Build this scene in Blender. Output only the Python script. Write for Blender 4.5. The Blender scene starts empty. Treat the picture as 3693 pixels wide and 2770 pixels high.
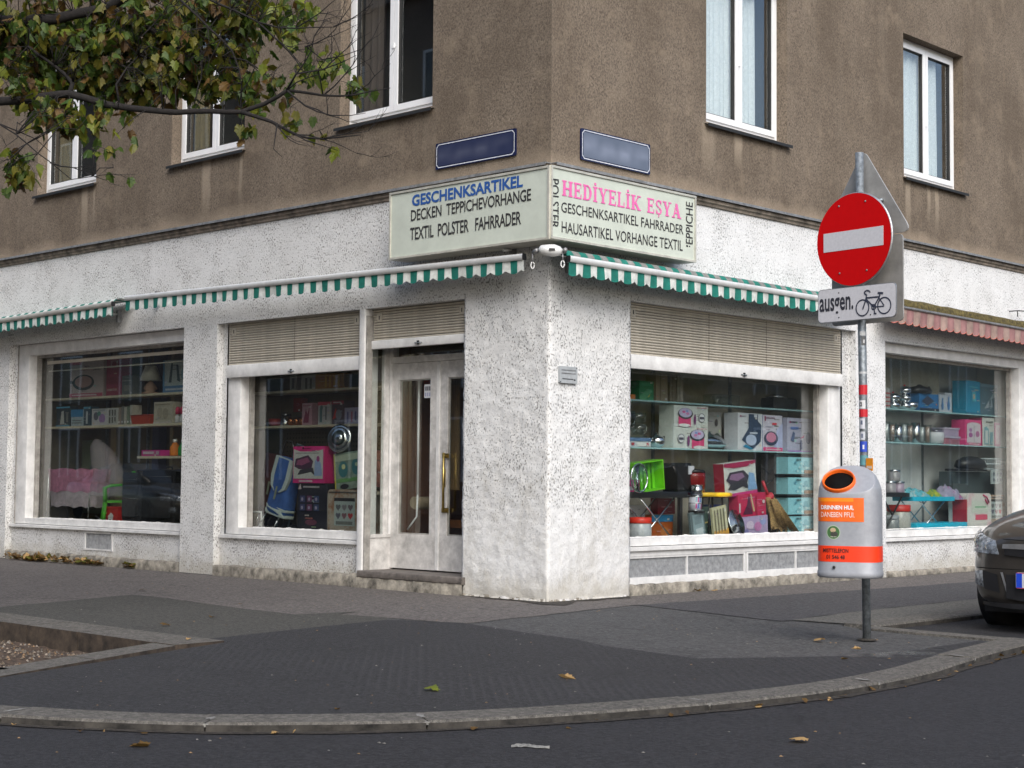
import bpy, bmesh, math, random
from mathutils import Vector, Matrix, noise
PI = math.pi
scn = bpy.context.scene
# ---------------------------------------------------------------- camera, sky, sun, exposure
def look(yaw, pitch, roll):
    f = Vector((-math.sin(yaw)*math.cos(pitch), math.cos(yaw)*math.cos(pitch), math.sin(pitch)))
    r0 = f.cross(Vector((0, 0, 1))).normalized(); u0 = r0.cross(f)
    r = math.cos(roll)*r0 + math.sin(roll)*u0
    u = -math.sin(roll)*r0 + math.cos(roll)*u0
    return Matrix(((r.x, u.x, -f.x), (r.y, u.y, -f.y), (r.z, u.z, -f.z)))
cam_data = bpy.data.cameras.new('camera'); cam = bpy.data.objects.new('camera', cam_data)
scn.collection.objects.link(cam); scn.camera = cam
cam.matrix_world = Matrix.Translation((10.0, -10.873, 1.12)) @ look(math.radians(43.9366), math.radians(3.3893), math.radians(.5001)).to_4x4()
cam_data.sensor_width = 36; cam_data.lens = 56.358; cam_data.clip_end = 2000; cam_data.clip_start = .05
SUN = Vector((.63, -.42, .66)).normalized()
world = bpy.data.worlds.new('World'); scn.world = world; world.use_nodes = True
wn = world.node_tree.nodes; wl = world.node_tree.links
for n in list(wn): wn.remove(n)
sky = wn.new('ShaderNodeTexSky'); sky.sky_type = 'NISHITA'; sky.sun_disc = False
sky.sun_elevation = math.asin(SUN.z); sky.sun_rotation = math.atan2(SUN.x, SUN.y)
sky.air_density = 1.0; sky.dust_density = 3.0; sky.ozone_density = 1.0
bg = wn.new('ShaderNodeBackground'); bg.inputs[1].default_value = .11
wo = wn.new('ShaderNodeOutputWorld'); wl.new(sky.outputs[0], bg.inputs[0]); wl.new(bg.outputs[0], wo.inputs[0])
sd = bpy.data.lights.new('sun', 'SUN'); sd.energy = 1.5; sd.angle = math.radians(40); sd.color = (.955, .985, 1)
sun = bpy.data.objects.new('sun', sd); scn.collection.objects.link(sun)
sun.rotation_euler = SUN.to_track_quat('Z', 'Y').to_euler()
scn.view_settings.view_transform = 'Standard'; scn.view_settings.look = 'None'
scn.view_settings.gamma = 1; scn.view_settings.use_curve_mapping = False
scn.view_settings.exposure = .88

# ---------------------------------------------------------------- materials
MATS = {}
class NT:
    def __init__(s, name):
        s.m = bpy.data.materials.new(name); s.m.use_nodes = True
        s.n = s.m.node_tree.nodes; s.l = s.m.node_tree.links
        s.b = s.n['Principled BSDF']; s.out = s.n['Material Output']
        s.tc = None
    def put(s, sock, v):
        if hasattr(v, 'is_linked') or hasattr(v, 'links'): s.l.new(v, sock)
        else: sock.default_value = v
    def pos(s, scale=(1, 1, 1), rot=(0, 0, 0)):
        if s.tc is None: s.tc = s.n.new('ShaderNodeTexCoord')
        mp = s.n.new('ShaderNodeMapping'); mp.inputs['Scale'].default_value = scale; mp.inputs['Rotation'].default_value = rot
        s.l.new(s.tc.outputs['Object'], mp.inputs[0]); return mp.outputs[0]
    def noise(s, scale, detail=4, rough=.6, co=None, dist=0):
        t = s.n.new('ShaderNodeTexNoise'); t.inputs['Scale'].default_value = scale
        t.inputs['Detail'].default_value = detail; t.inputs['Roughness'].default_value = rough; t.inputs['Distortion'].default_value = dist
        s.l.new(co if co is not None else s.pos(), t.inputs['Vector']); return t.outputs[0]
    def voro(s, scale, co=None):
        t = s.n.new('ShaderNodeTexVoronoi'); t.inputs['Scale'].default_value = scale
        s.l.new(co if co is not None else s.pos(), t.inputs['Vector']); return t
    def ramp(s, v, a, b, c0=(0, 0, 0, 1), c1=(1, 1, 1, 1)):
        r = s.n.new('ShaderNodeValToRGB'); r.color_ramp.elements[0].position = a; r.color_ramp.elements[1].position = b
        r.color_ramp.elements[0].color = c0; r.color_ramp.elements[1].color = c1
        s.l.new(v, r.inputs[0]); return r.outputs[0]
    def mix(s, f, a, b, mode='MIX'):
        x = s.n.new('ShaderNodeMix'); x.data_type = 'RGBA'; x.blend_type = mode
        s.put(x.inputs[0], f); s.put(x.inputs[6], a); s.put(x.inputs[7], b); return x.outputs[2]
    def math(s, op, a, b=0.0, clamp=False):
        x = s.n.new('ShaderNodeMath'); x.operation = op; x.use_clamp = clamp
        s.put(x.inputs[0], a); s.put(x.inputs[1], b); return x.outputs[0]
    def xyz(s):
        x = s.n.new('ShaderNodeSeparateXYZ'); s.l.new(s.pos(), x.inputs[0]); return x.outputs
    def bump(s, h, strength=.5, dist=.01):
        b = s.n.new('ShaderNodeBump'); b.inputs['Strength'].default_value = strength; b.inputs['Distance'].default_value = dist
        s.l.new(h, b.inputs['Height']); s.l.new(b.outputs[0], s.b.inputs['Normal'])
def c4(c): return (c[0], c[1], c[2], 1)
def mat(name, col, rough=.6, metal=0, var=.12, vs=18, bump=0, bs=120, spec=.5, coat=0, dirt=0):
    if name in MATS: return MATS[name]
    t = NT(name); f = t.noise(vs, 5, .65)
    d = tuple(max(0, x*(1-var*2.2)) for x in col); h = tuple(min(1, x*(1+var)) for x in col)
    c = t.ramp(f, .28, .72, c4(d), c4(h))
    if dirt:
        g = t.ramp(t.noise(vs*.22, 6, .75), .52, .72); c = t.mix(t.math('MULTIPLY', g, dirt), c, (.06, .05, .04, 1))
    t.l.new(c, t.b.inputs['Base Color'])
    t.b.inputs['Roughness'].default_value = rough; t.b.inputs['Metallic'].default_value = metal
    t.b.inputs['Specular IOR Level'].default_value = spec; t.b.inputs['Coat Weight'].default_value = coat
    if bump: t.bump(t.noise(bs, 3, .6), bump, .004)
    MATS[name] = t.m; return t.m
def cm(c, rough=.55, metal=0):
    c = tuple(round(x, 3) for x in c)
    return mat('paint_%d_%d_%d_%d_%d' % (c[0]*1000, c[1]*1000, c[2]*1000, rough*100, metal*10), c, rough, metal, .07, 30)
# pixels of the picture are sRGB: rgb(…) turns 0..255 into linear
def rgb(r, g, b, k=1.0):
    f = lambda v: ((v/255+.055)/1.055)**2.4 if v > 10 else v/255/12.92
    return (min(.86, f(r)*k), min(.86, f(g)*k), min(.86, f(b)*k))

def roughcast(name, base, pits, pit_amt, seed=0, smooth_low=False):
    t = NT(name)
    co = t.pos((1, 1, .62)); o = t.xyz()
    big = t.noise(1.1+seed, 5, .6); med = t.noise(9, 5, .7)
    c = t.mix(t.ramp(med, .3, .75), c4([x*.86 for x in base]), c4(base))
    c = t.mix(t.math('MULTIPLY', t.ramp(big, .42, .8), .4), c, c4([base[0]*.72, base[1]*.7, base[2]*.68]))
    pn = t.noise(70, 3, .55, co); pc = t.noise(3.2, 3, .6)
    pit = t.ramp(t.math('ADD', pn, t.math('MULTIPLY', t.math('SUBTRACT', pc, .5), .30)), .60-pit_amt, .68-pit_amt)
    pn2 = t.noise(26, 4, .7, co)
    pit2 = t.ramp(pn2, .665-pit_amt*.5, .70-pit_amt*.5)
    pit = t.math('MAXIMUM', pit, pit2)
    if smooth_low:
        low = t.ramp(o[2], .55, 1.5); pit = t.math('MULTIPLY', pit, t.math('ADD', t.math('MULTIPLY', low, .75), .25))
    c = t.mix(t.math('MULTIPLY', pit, .80), c, c4(pits))
    # splash dirt and rust stains with ragged top, near the pavement
    sp = t.math('ADD', t.math('MULTIPLY', o[2], -2.6), t.math('MULTIPLY', t.noise(7, 6, .75), 1.5))
    sm = t.ramp(sp, .02, .60)
    c = t.mix(t.math('MULTIPLY', sm, .5), c, (.34, .30, .22, 1))
    # black sooty scratches
    sc = t.ramp(t.noise(5, 8, .85, t.pos((1.6, 1.6, .8))), .62, .72)
    c = t.mix(t.math('MULTIPLY', sc, .22), c, (.12, .11, .10, 1))
    if smooth_low:      # scuffed and smoked patches at hip height
        zz = t.math('ABSOLUTE', t.math('SUBTRACT', o[2], .75)); zone = t.ramp(zz, .25, .75, (1, 1, 1, 1), (0, 0, 0, 1))
        sf = t.ramp(t.noise(2.6, 8, .8, t.pos((1, 1, .8))), .48, .66); c = t.mix(t.math('MULTIPLY', t.math('MULTIPLY', zone, sf), .42), c, (.30, .27, .20, 1))
        hl = t.ramp(t.voro(3.1).outputs['Distance'], .030, .042, (1, 1, 1, 1), (0, 0, 0, 1)); c = t.mix(t.math('MULTIPLY', t.math('MULTIPLY', hl, zone), .7), c, (.07, .06, .05, 1))
    t.l.new(c, t.b.inputs['Base Color']); t.b.inputs['Roughness'].default_value = .9
    t.b.inputs['Specular IOR Level'].default_value = .15
    lump = t.noise(34, 3, .6)
    h = t.math('SUBTRACT', t.math('ADD', t.math('MULTIPLY', pn, .5), t.math('MULTIPLY', lump, 1.1)), t.math('MULTIPLY', pit, .9))
    t.bump(h, .45, .011); MATS[name] = t.m; return t.m
roughcast('roughcast_white', (.74, .735, .72), (.15, .14, .125), .060)
roughcast('roughcast_right', (.77, .77, .765), (.17, .17, .165), .038, .7)
roughcast('roughcast_column', (.76, .755, .74), (.13, .125, .115), .046, .3, True)

def render_mat(name, base, streaks):
    t = NT(name); o = t.xyz()
    co = t.pos((1, 1, .72), (.5, .5, 0)); fine = t.noise(62, 4, .75, co); fine2 = t.noise(140, 3, .7)
    blot = t.noise(.9, 6, .6); bl2 = t.noise(3.2, 6, .7)
    c = t.mix(t.ramp(fine, .34, .68), c4([x*.42 for x in base]), c4([x*1.45 for x in base]))
    c = t.mix(t.math('MULTIPLY', t.ramp(fine2, .5, .8), .35), c, c4([x*.45 for x in base]))
    c = t.mix(t.math('MULTIPLY', t.ramp(blot, .40, .62), .55), c, c4([base[0]*.5, base[1]*.48, base[2]*.46]))
    c = t.mix(t.math('MULTIPLY', t.ramp(bl2, .52, .72), .5), c, c4([base[0]*1.5, base[1]*1.47, base[2]*1.4]))
    vst = t.noise(2.2, 7, .75, t.pos((1.5, 1.5, .16))); c = t.mix(t.math('MULTIPLY', t.ramp(vst, .52, .74), .24), c, c4([base[0]*1.55, base[1]*1.6, base[2]*1.62])); c = t.mix(t.math('MULTIPLY', t.ramp(vst, .32, .44, (1, 1, 1, 1), (0, 0, 0, 1)), .22), c, c4([x*.5 for x in base]))
    # pale lime band just above the cornice with wandering edge
    z = t.math('ADD', o[2], t.math('MULTIPLY', t.noise(1.7, 4, .6), -.35))
    band = t.ramp(z, 3.98/1, 4.10)
    mr = t.n.new('ShaderNodeMapRange'); t.l.new(z, mr.inputs[0]); mr.inputs[1].default_value = 3.90; mr.inputs[2].default_value = 4.04; mr.inputs[3].default_value = .55; mr.inputs[4].default_value = 0
    c = t.mix(mr.outputs[0], c, c4([base[0]*1.75, base[1]*1.75, base[2]*1.68]))
    # wash streaks below the sills
    for ax, xc, w, ln, amt in streaks:
        u = o[ax]
        wob = t.math('MULTIPLY', t.math('SUBTRACT', t.noise(4, 3), .5), .08)
        du = t.math('ABSOLUTE', t.math('SUBTRACT', t.math('ADD', u, wob), xc))
        a = t.n.new('ShaderNodeMapRange'); t.l.new(du, a.inputs[0]); a.inputs[1].default_value = w*.55; a.inputs[2].default_value = w; a.inputs[3].default_value = 1; a.inputs[4].default_value = 0
        b = t.n.new('ShaderNodeMapRange'); t.l.new(o[2], b.inputs[0]); b.inputs[1].default_value = 4.83-ln; b.inputs[2].default_value = 4.83-ln*.3; b.inputs[3].default_value = 0; b.inputs[4].default_value = 1
        ab = t.math('LESS_THAN', o[2], 4.84)
        m = t.math('MULTIPLY', t.math('MULTIPLY', a.outputs[0], b.outputs[0]), t.math('MULTIPLY', ab, amt))
        c = t.mix(m, c, c4([base[0]*2.1, base[1]*2.15, base[2]*2.1]))
    t.l.new(c, t.b.inputs['Base Color']); t.b.inputs['Roughness'].default_value = .95
    t.b.inputs['Specular IOR Level'].default_value = .1
    t.bump(t.math('ADD', fine, t.math('MULTIPLY', fine2, .5)), .8, .010); MATS[name] = t.m
BRN = (.206, .166, .128)
render_mat('render_left', BRN, [(0, -5.47, .10, .75, .55), (0, -4.80, .04, .7, .35), (0, -8.12, .09, .7, .55), (0, -7.9, .03, .6, .35), (0, -2.3, .2, .3, .15)])
render_mat('render_right', BRN, [(0, 2.95, .09, .42, .6), (0, 2.42, .14, .6, .3), (0, 6.45, .08, .8, .45), (0, 6.95, .05, .5, .5), (0, 7.15, .06, .62, .5), (0, 3.6, .05, .5, .2)])

def asphalt(name, base, grain=.35, ribs=0, wet=None, pale=0, gs=150, cracks=0):
    t = NT(name); o = t.xyz()
    n1 = t.noise(gs, 3, .7); n2 = t.noise(6, 6, .7); n3 = t.noise(.9, 5, .6); sp = t.voro(95)
    c = t.mix(t.ramp(n1, .3, .75), c4([x*(1-grain) for x in base]), c4([x*(1+grain) for x in base]))
    nm = t.noise(30, 5, .85); c = t.mix(t.math('MULTIPLY', t.ramp(nm, .51, .58), .85), c, c4([x*1.9 for x in base])); c = t.mix(t.math('MULTIPLY', t.ramp(nm, .38, .49, (1, 1, 1, 1), (0, 0, 0, 1)), .9), c, c4([x*.35 for x in base]))
    n12 = t.noise(11, 4, .8); c = t.mix(t.math('MULTIPLY', t.ramp(n12, .5, .60), .42), c, c4([x*1.6 for x in base]))
    c = t.mix(t.math('MULTIPLY', t.ramp(n2, .45, .8), .35), c, c4([x*.62 for x in base]))
    c = t.mix(t.math('MULTIPLY', t.ramp(n3, .4, .75), .35), c, c4([x*1.35 for x in base]))
    stone = t.ramp(sp.outputs['Distance'], .10, .22, (1, 1, 1, 1), (0, 0, 0, 1))
    pick = t.ramp(t.noise(37, 2, .5), .60, .64)
    c = t.mix(t.math('MULTIPLY', t.math('MULTIPLY', stone, pick), .55+pale), c, (.26, .25, .24, 1))
    if cracks:
        wv_ = t.n.new('ShaderNodeTexVoronoi'); wv_.feature = 'DISTANCE_TO_EDGE'; wv_.inputs['Scale'].default_value = .55
        va = t.n.new('ShaderNodeVectorMath'); va.operation = 'MULTIPLY_ADD'; nt = t.n.new('ShaderNodeTexNoise'); nt.inputs['Scale'].default_value = 2.2; nt.inputs['Detail'].default_value = 5; t.l.new(t.pos(), nt.inputs['Vector'])
        t.l.new(nt.outputs['Color'], va.inputs[0]); va.inputs[1].default_value = (.55, .55, 0); t.l.new(t.pos(), va.inputs[2]); t.l.new(va.outputs[0], wv_.inputs['Vector'])
        ck = t.ramp(wv_.outputs['Distance'], .002, .007, (1, 1, 1, 1), (0, 0, 0, 1)); ck = t.math('MULTIPLY', ck, t.ramp(t.noise(.8, 2, .5), .48, .56))
        c = t.mix(t.math('MULTIPLY', ck, .75*cracks), c, c4([x*.3 for x in base]))
    # oil and water stains of irregular shape
    st = t.ramp(t.noise(1.6, 7, .72), .56, .70); c = t.mix(t.math('MULTIPLY', st, .50), c, c4([x*.5 for x in base]))
    gum = t.ramp(t.voro(1.7).outputs['Distance'], .018, .03, (1, 1, 1, 1), (0, 0, 0, 1))
    c = t.mix(t.math('MULTIPLY', gum, .5), c, c4([x*2.4 for x in base]))
    t.b.inputs['Roughness'].default_value = .82; t.b.inputs['Specular IOR Level'].default_value = .35
    h = t.math('ADD', n1, t.math('MULTIPLY', t.ramp(sp.outputs['Distance'], 0, .5), .5))
    if ribs:
        co = t.n.new('ShaderNodeVectorMath'); co.operation = 'ADD'
        w = t.n.new('ShaderNodeTexWave'); w.wave_type = 'BANDS'; w.bands_direction = 'X'; w.inputs['Scale'].default_value = 5.6
        w.inputs['Distortion'].default_value = 1.1; w.inputs['Detail'].default_value = 2; w.inputs['Detail Scale'].default_value = .9
        t.l.new(t.pos((1, 1, 1), (0, 0, math.radians(-47))), w.inputs['Vector'])
        mask = t.ramp(t.noise(.55, 3, .6), .36, .6)
        wv = t.math('MULTIPLY', w.outputs[0], mask)
        h = t.math('ADD', h, t.math('MULTIPLY', wv, .8))
        c = t.mix(t.math('MULTIPLY', t.ramp(wv, .55, .95), .35), c, c4([x*1.9 for x in base]))
    if wet:
        for (wx, wy, rx, ry) in wet:
            a = t.math('POWER', t.math('DIVIDE', t.math('SUBTRACT', o[0], wx), rx), 2.0); b = t.math('POWER', t.math('DIVIDE', t.math('SUBTRACT', o[1], wy), ry), 2.0)
            a2 = t.math('MULTIPLY', t.math('DIVIDE', t.math('SUBTRACT', o[0], wx), rx), t.math('DIVIDE', t.math('SUBTRACT', o[0], wx), rx))
            b2 = t.math('MULTIPLY', t.math('DIVIDE', t.math('SUBTRACT', o[1], wy), ry), t.math('DIVIDE', t.math('SUBTRACT', o[1], wy), ry))
            r2 = t.math('ADD', t.math('ADD', a2, b2), t.math('MULTIPLY', t.math('SUBTRACT', t.noise(3.5, 4, .7), .5), 2.2))
            m = t.ramp(r2, .35, 1.1, (1, 1, 1, 1), (0, 0, 0, 1))
            c = t.mix(t.math('MULTIPLY', m, .55), c, c4([x*.35 for x in base]))
            r = t.n.new('ShaderNodeMapRange'); t.l.new(m, r.inputs[0]); r.inputs[3].default_value = .82; r.inputs[4].default_value = .26
            t.l.new(r.outputs[0], t.b.inputs['Roughness'])
    t.l.new(c, t.b.inputs['Base Color']); t.bump(t.math('ADD', h, t.math('MULTIPLY', nm, 1.5)), .7, .010); MATS[name] = t.m
asphalt('asphalt_road', (.0225, .0218, .0238), .6, cracks=.6)
asphalt('asphalt_new', (.0282, .0272, .0284), .6, ribs=1, wet=[(4.15, -1.45, .70, .50)])
asphalt('asphalt_old', (.112, .099, .091), .35, pale=.1, cracks=1, gs=190)
asphalt('asphalt_grey', (.060, .057, .050), .45)
asphalt('asphalt_blue', (.066, .064, .063), .4, cracks=.8)
asphalt('asphalt_dark', (.058, .055, .057), .4)
asphalt('asphalt_band', (.100, .095, .085), .35)
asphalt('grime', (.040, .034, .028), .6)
asphalt('granite', (.112, .103, .090), .40, pale=.2, gs=240)
mat('mortar', (.26, .25, .23), .9, var=.3, vs=40, bump=.4)
mat('concrete_plinth', (.30, .27, .22), .9, var=.4, vs=9, bump=.8, bs=60, dirt=.55)
mat('step_top', (.15, .13, .115), .7, var=.25, vs=12, bump=.3)
mat('frame_white', (.72, .71, .69), .55, var=.10, vs=7, bump=.25, bs=60, dirt=.12)
mat('frame_aged', (.60, .58, .555), .6, var=.16, vs=9, bump=.4, bs=70, dirt=.45)
mat('frame_grey', (.36, .34, .31), .6, var=.2, vs=9, bump=.3, bs=70, dirt=.4)
mat('upvc', (.80, .80, .80), .35, var=.03, vs=6)
mat('sill_metal', (.66, .66, .65), .4, var=.15, vs=14, dirt=.35)
mat('gasket', (.02, .02, .02), .6)
mat('slat_beige', (.50, .455, .375), .5, var=.10, vs=9, dirt=.2)
mat('zinc', (.33, .33, .33), .5, .5, var=.2, vs=20, dirt=.4)
mat('cornice_paint', (.27, .225, .18), .9, var=.35, vs=8, bump=.5, bs=60, dirt=.5)
mat('wire_grille', (.42, .43, .44), .6, .2, var=.2, vs=20)
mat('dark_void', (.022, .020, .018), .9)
mat('panel_cream', (.50, .46, .38), .8, var=.12, vs=5)
mat('panel_brown', (.17, .145, .105), .85, var=.15, vs=5)
mat('void_black', (.008, .008, .008), .95, spec=.05)
mat('panel_pale', (.66, .66, .63), .7, var=.08, vs=4)
mat('shop_floor', (.30, .27, .23), .7, var=.2)
mat('shelf_wood', (.62, .55, .40), .6, var=.12, vs=12)
mat('steel', (.62, .63, .65), .16, 1, var=.05)
mat('chrome', (.75, .76, .78), .08, 1, var=.03)
mat('galvanised', (.30, .33, .35), .55, .75, var=.25, vs=30, bump=.2)
mat('aluminium', (.50, .50, .50), .45, .85, var=.12, vs=10)
mat('brass', (.55, .40, .13), .35, 1, var=.2, vs=14)
mat('copper', (.55, .22, .10), .25, 1, var=.1)
mat('sign_cream', (.56, .60, .52), .45, var=.05, vs=4, dirt=.10)
mat('sign_edge', (.62, .60, .52), .4, .3, var=.12, vs=8, dirt=.3)
mat('letter_black', (.035, .033, .034), .6, var=.25, vs=25)
mat('letter_blue', (.025, .095, .33), .5, var=.1, vs=20)
mat('letter_pink', (.80, .16, .42), .5, var=.08, vs=20)
mat('enamel_blue', (.012, .016, .055), .25, var=.2, vs=12)
mat('enamel_white', (.62, .64, .70), .3, var=.15, vs=30)
mat('awning_green', (.007, .165, .125), .85, var=.15, vs=14, bump=.3, bs=300)
mat('awning_white', (.62, .64, .60), .85, var=.16, vs=10, bump=.3, bs=300, dirt=.2)
mat('awning_grey', (.24, .235, .22), .9, var=.25, vs=10, bump=.3, bs=300, dirt=.3)
mat('awning_bar', (.74, .74, .72), .35, .2, var=.06, vs=10, dirt=.12)
mat('fabric_pink', (.30, .155, .150), .9, var=.15, vs=8, bump=.3, bs=300, dirt=.2)
mat('fabric_sand', (.34, .235, .200), .9, var=.15, vs=8, bump=.3, bs=300, dirt=.2)
mat('moss', (.11, .085, .025), .95, var=.5, vs=22, bump=.9, bs=50)
mat('sign_red', (.56, .002, .003), .55, var=.03, spec=.15)
mat('sign_grey_white', (.60, .59, .61), .45, var=.05, vs=50)
mat('sign_back', (.50, .48, .45), .5, .55, var=.18, vs=4, dirt=.15)
mat('bin_silver', (.33, .34, .365), .50, .22, var=.06, vs=20, bump=.05)
mat('bin_orange', (.80, .13, .01), .4, var=.05)
mat('bin_red', (.85, .045, .008), .4, var=.05)
mat('bin_amber', (.85, .25, .01), .4, var=.05)
mat('black_plastic', (.018, .018, .02), .4)
mat('rubber', (.02, .02, .02), .8)
mat('car_paint', (.070, .062, .054), .30, .45, var=.05, coat=.8)
mat('bark', (.014, .011, .010), .95, var=.4, vs=40, bump=.8, bs=60)
mat('straw', (.42, .27, .11), .8, var=.35, vs=60, bump=.5, bs=200)
mat('pit_face_shade', (.060, .043, .030), .95, var=.4, vs=9, bump=.5)  # pit kerb sides: soil stain, darkened further by shade in the colour
mat('gutter_face_shade', (.045, .040, .034), .95, var=.5, vs=9, bump=.5)  # kerb front face: gutter dirt, and its shade put into the colour
mat('soil', (.085, .055, .036), .95, var=.45, vs=30, bump=.9, bs=70)

def glass_mat(name, tint=(1, 1, 1), boost=1.0, ior=1.5):
    t = NT(name); t.n.remove(t.b)
    tr = t.n.new('ShaderNodeBsdfTransparent'); tr.inputs[0].default_value = c4(tint)
    gl = t.n.new('ShaderNodeBsdfGlossy'); gl.inputs['Roughness'].default_value = .015
    lw = t.n.new('ShaderNodeLayerWeight'); lw.inputs[0].default_value = .5
    fr = t.math('ADD', .045, t.math('MULTIPLY', t.math('POWER', lw.outputs['Facing'], 5.0), .95))
    nb = t.n.new('ShaderNodeBump'); nb.inputs['Strength'].default_value = .02; nb.inputs['Distance'].default_value = .02
    t.l.new(t.noise(1.2, 1, .5), nb.inputs['Height']); t.l.new(nb.outputs[0], gl.inputs['Normal'])
    mx = t.n.new('ShaderNodeMixShader'); t.l.new(t.math('MULTIPLY', fr, boost, True), mx.inputs[0])
    t.l.new(tr.outputs[0], mx.inputs[1]); t.l.new(gl.outputs[0], mx.inputs[2]); t.l.new(mx.outputs[0], t.out.inputs[0])
    MATS[name] = t.m
glass_mat('shop_glass', (.96, .98, .97), 2.2)
glass_mat('shop_glass_dim', (.90, .92, .90), 2.4)  # darker tint puts the shade of the left interiors into the glass
glass_mat('window_glass', (.94, .97, .97), 3.0)
glass_mat('clear_glass', (.90, .95, .95), 2.0)
glass_mat('car_glass', (.10, .12, .12), 2.0)
glass_mat('lamp_glass', (.95, .97, 1.0), 1.6)
def veil_mat(name, col, alpha):
    t = NT(name); t.b.inputs['Base Color'].default_value = c4(col); t.b.inputs['Roughness'].default_value = .9
    t.b.inputs['Alpha'].default_value = alpha; MATS[name] = t.m
veil_mat('veil', (.60, .52, .55), .28)
def shelf_glass():
    t = NT('shelf_glass'); t.b.inputs['Base Color'].default_value = (.42, .66, .68, 1); t.b.inputs['Roughness'].default_value = .12
    t.b.inputs['Alpha'].default_value = .75; MATS['shelf_glass'] = t.m
shelf_glass()
def leaf_mat(name, a, b, edge):
    t = NT(name); n = t.noise(9, 3, .6); c = t.mix(t.ramp(n, .35, .65), c4(a), c4(b))
    at = t.n.new('ShaderNodeAttribute'); at.attribute_name = 'edge'
    e = t.math('ADD', at.outputs['Fac'], t.math('MULTIPLY', t.math('SUBTRACT', t.noise(30, 3, .7), .5), .9))
    c = t.mix(t.ramp(e, .62, .95), c, c4(edge))
    t.l.new(c, t.b.inputs['Base Color']); t.b.inputs['Roughness'].default_value = .55
    tl = t.n.new('ShaderNodeBsdfTranslucent'); t.l.new(c, tl.inputs[0])
    mx = t.n.new('ShaderNodeMixShader'); mx.inputs[0].default_value = .35
    t.l.new(t.b.outputs[0], mx.inputs[1]); t.l.new(tl.outputs[0], mx.inputs[2]); t.l.new(mx.outputs[0], t.out.inputs[0]); MATS[name] = t.m
def _nop(): pass
leaf_mat('leaf_green', (.030, .068, .008), (.075, .115, .012), (.16, .085, .012))
leaf_mat('leaf_olive', (.090, .100, .010), (.17, .145, .015), (.20, .09, .014))
leaf_mat('leaf_yellow', (.17, .19, .015), (.11, .15, .014), (.22, .11, .015))
leaf_mat('leaf_brown', (.15, .085, .018), (.08, .042, .014), (.07, .03, .012))
leaf_mat('leaf_tan', (.50, .32, .13), (.40, .24, .09), (.34, .19, .07))
def M(n): return n if not isinstance(n, str) else MATS[n]

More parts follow.
